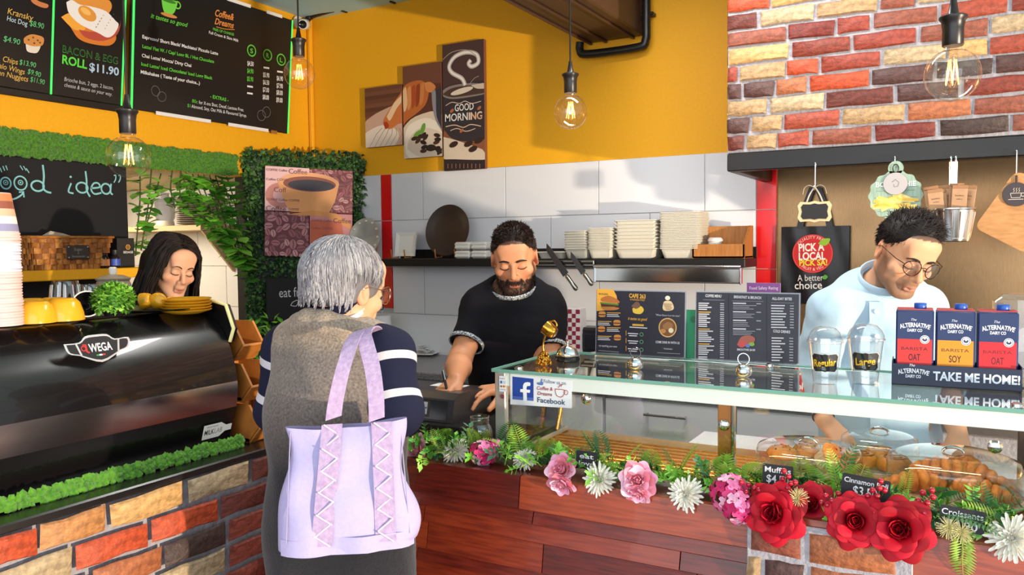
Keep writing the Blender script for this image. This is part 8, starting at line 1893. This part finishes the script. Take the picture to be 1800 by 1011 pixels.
def fern_mesh(m, n=14, droop=.5):
    b = B(); pt = lambda t: Vector((0, droop * -.35 * t * t, t * (1 - .18 * droop * t)))
    b.tube([pt(i / 6) for i in range(7)], [.010, .010, .009, .008, .007, .005, .003], 4)
    for i in range(n):
        t = .12 + .86 * i / n; L = .27 * math.sin(PI * (.18 + .80 * t)) ** .8; p_ = pt(t)
        for s_ in (-1, 1): b.add([p_, p_ + Vector((s_ * L * .5, .01, L * .06)), p_ + Vector((s_ * L, -.02, L * .36)), p_ + Vector((s_ * L * .5, .01, L * .27)), p_ + Vector((s_ * L * .5, .02, L * .16))], [(0, 1, 4), (1, 2, 4), (2, 3, 4), (3, 0, 4)])
    return b.mesh('fern_frond', m, 180)
FE = [fern_mesh(m, 13, dr) for m in fernm for dr in (.25, .9)]
def sprig_mesh(m):
    b = B(); b.tube([(0, 0, 0), (.02, 0, .5), (0, 0, 1)], .018, 4)
    for i in range(8):
        t, a0 = .25 + .75 * i / 8, i * 2.2; p_ = Vector((0, 0, t)); d = Vector((math.cos(a0), math.sin(a0), .6)).normalized(); sd = d.cross(Vector((0, 0, 1))).normalized(); L = .42; nn = sd.cross(d)
        b.add([p_, p_ + d * L * .5 + sd * L * .26, p_ + d * L, p_ + d * L * .5 - sd * L * .26, p_ + d * L * .5 - nn * .04], [(0, 1, 4), (1, 2, 4), (2, 3, 4), (3, 0, 4)])
    return b.mesh('leaf_sprig', m, 180)
SP = [sprig_mesh(m) for m in gl_ + [mat('leaf_dark', hx('#2c5a2a'), .5), mat('leaf_grey', hx('#5f8a6a'), .5)]]
vine_b = B().tube([(-1.40 + i * .16, 1.93 + .02 * math.sin(i * 2), CZ + .018) for i in range(17)], .010, 6).build('garland_stem', stem_m, ga, 180)
for i in range(190):
    x = -1.40 + 2.55 * (i + rg.random()) / 190; y = rg.uniform(1.86, 2.0); L = rg.uniform(.06, .12) * (1.0 if x < -.45 else 1.2)
    d = (rg.uniform(-.9, .9), rg.uniform(-1.0, .25), rg.uniform(.1, 1.1)); link('fern_frond', rg.choice(FE), ga, M=aim_z((x, y, CZ + rg.uniform(.008, .03)), d, rg.uniform(-.8, .8)) @ Matrix.Scale(L, 4))
for i in range(290):
    x = -1.42 + 2.55 * (i + rg.random()) / 290; y = rg.uniform(1.835, 1.98); L = rg.uniform(.035, .065)
    d = (rg.uniform(-1, 1), rg.uniform(-1.4, .4), rg.uniform(-.35, 1)); link('leaf_sprig', rg.choice(SP), ga, M=aim_z((x, y, CZ + rg.uniform(.012, .035)), d, rg.random() * 6) @ Matrix.Scale(L, 4))
for px, y0, y1, lean in ((1272, 870, 785, .0), (1472, 860, 783, -.15), (1585, 880, 818, .15), (1565, 880, 835, .3), (1330, 870, 815, -.1), (1400, 870, 828, .5), (1215, 850, 800, .1), (1030, 820, 790, -.2), (1135, 830, 795, .2), (1640, 890, 878, .8), (1250, 860, 830, -.3), (1450, 880, 850, -.6)):
    q = PY(px, y0, 1.93); L = (PY(px, y1, 1.93) - q).length; link('fern_frond', FE[rg.choice((0, 2, 3, 6, 7))], ga, M=aim_z(q, (lean, .1, 1), rg.uniform(-.3, .3)) @ Matrix.Scale(L, 4))
for px, y0, L, dx in ((1690, 925, .09, .1), (1695, 940, .10, -.1), (1655, 905, .13, .9)):
    link('fern_frond', FE[rg.choice((5, 7))], ga, M=aim_z(PY(px, y0, 1.80), (dx, -.35, -1 if dx < .5 else .2), 0) @ Matrix.Scale(L, 4))
F1 = (-.1, -1, .35)
peony(735, 792, 25, 1.86, (-.3, -1, .3), 'pink peony at the far left end of the garland'); mum(800, 793, 24, 1.87, (0, -.8, .6), 'white chrysanthemum left of the pink hydrangea by the jar'); hydrangea(848, 797, 22, 20, 1.87, F1, 14, 'small hot pink hydrangea head in front of the jar'); hydrangea(868, 788, 12, 12, 1.90, F1, 8, 'little crimson hydrangea head beside the jar')
mum(922, 806, 22, 1.88, (0, -.6, .8), 'cream white chrysanthemum below the corner of the glass case'); peony(988, 826, 27, 1.84, (-.1, -1, .6), 'pink peony left of the eat sign, upper bloom'); peony(987, 850, 23, 1.80, (.0, -1, -.5), 'pale pink petals hanging over the timber left of the eat sign')
mum(1053, 843, 28, 1.81, (0, -1, .25), 'white chrysanthemum under the eat sign'); peony(1122, 845, 30, 1.81, (.2, -1, .4), 'large pink peony right of the eat sign'); peony(1122, 866, 22, 1.795, (0, -1, -.6), 'drooping pink petals under the large pink peony'); mum(1205, 869, 29, 1.80, (0, -1, .2), 'white chrysanthemum right of the large pink peony')
hydrangea(1283, 868, 30, 30, 1.82, F1, 22, 'large pink hydrangea head over the left edge of the brick panel'); hydrangea(1298, 893, 22, 24, 1.79, (0, -1, -.2), 16, 'pale pink lower florets of the large hydrangea')
rose(1362, 902, 42, 1.79, (-.2, -1, .25), 'leftmost red rose above the brick panel'); rose(1425, 888, 32, 1.85, (.1, -1, .5), 'smaller red rose set back behind the others'); rose(1503, 916, 37, 1.79, (.1, -1, .3), 'red rose third from the left above the brick panel'); rose(1582, 930, 42, 1.785, (-.05, -1, .3), 'largest red rose at the right edge of the brick panel')
for px, py, lab in ((1402, 876, 'cream spiky bloom between the two left roses'), (1530, 938, 'cream spiky bloom between the two right roses'), (1543, 915, 'small cream spiky bloom beside the largest rose'), (1690, 936, 'cream spiky bloom under the croissant tag'), (1668, 928, 'little cream spiky bloom left of the croissant tag')): mum(px, py, 17, 1.79, (.1, -1, .3), lab, mumy, 'spiky_bloom', .03)
mum(1780, 947, 34, 1.79, (-.1, -1, .4), 'white chrysanthemum at the far right end of the garland')
for pts, lab in (([(1303, 848), (1316, 852), (1312, 866), (1326, 858), (1334, 862), (1296, 860)], 'red berries beside the hydrangea'), ([(1378, 828), (1386, 838), (1376, 842), (1390, 850), (1384, 858), (1398, 848)], 'red berries in front of the muffin tag'), ([(1548, 846), (1546, 858), (1534, 862), (1525, 872), (1542, 872), (1555, 862)], 'red berries in front of the cinnamon tag'),
                 ([(1622, 866), (1638, 862), (1614, 880), (1630, 884), (1640, 874), (1610, 888)], 'red berries right of the largest rose'), ([(1452, 872), (1462, 880), (1454, 888), (1444, 884), (1474, 868)], 'red berries between the second and third rose'), ([(1606, 905), (1616, 912), (1624, 902)], 'few red berries low beside the largest rose')): berries(pts, 1.80, lab)
def price_tag(label, px, py, w_px, h_px, Y, lines, tilt=0):
    c = PY(px, py, Y); k = (c - CAM).length / F_PX; t = thing('price_tag', label, 'price tag', M=frame(c, (1, 0, -tilt), (0, -1, .12)), group='chalk price tags in the garland'); w_, h_ = w_px * k * 1.1, h_px * k
    B().prism(rounded([(-w_ / 2, -h_ / 2), (w_ / 2, -h_ / 2), (w_ / 2, h_ / 2), (-w_ / 2, h_ / 2)], .004, 3), -.002, 0).build('tag_board', mat('tag_black', hx('#1d1b20'), .6), t); B().box((0, -h_ / 2 - .02, -.001), (.006, .06, .003), .001).build('stake', mat('tag_black'), t)
    a = Art()
    for s_, y, h, wd in lines: a.text(s_, 0, y * h_, h * h_, 'dcd9de', 'c', bold=.012, width=wd * w_)
    a.build(t, 'chalk_text')
price_tag('small chalk tag reading eat among the ferns', 1031, 808, 36, 28, 1.85, [('eat', .06, .28, .66), ('love', -.38, .28, .7)])
price_tag('chalk price tag for muffins behind red berries', 1367, 836, 44, 34, 1.85, [('Muffins', .12, .26, .85), ('$4.50', -.36, .36, .72)])
price_tag('chalk price tag for cinnamon rolls in the middle of the garland', 1521, 860, 64, 38, 1.84, [('Cinnamon Roll', .16, .2, .9), ('$3.50', -.32, .38, .5)], .08)
price_tag('dark blue chalk price tag for croissants at the right', 1691, 914, 54, 34, 1.80, [('Croissants', .12, .26, .92), ('$4.90', -.4, .34, .7)], .06)
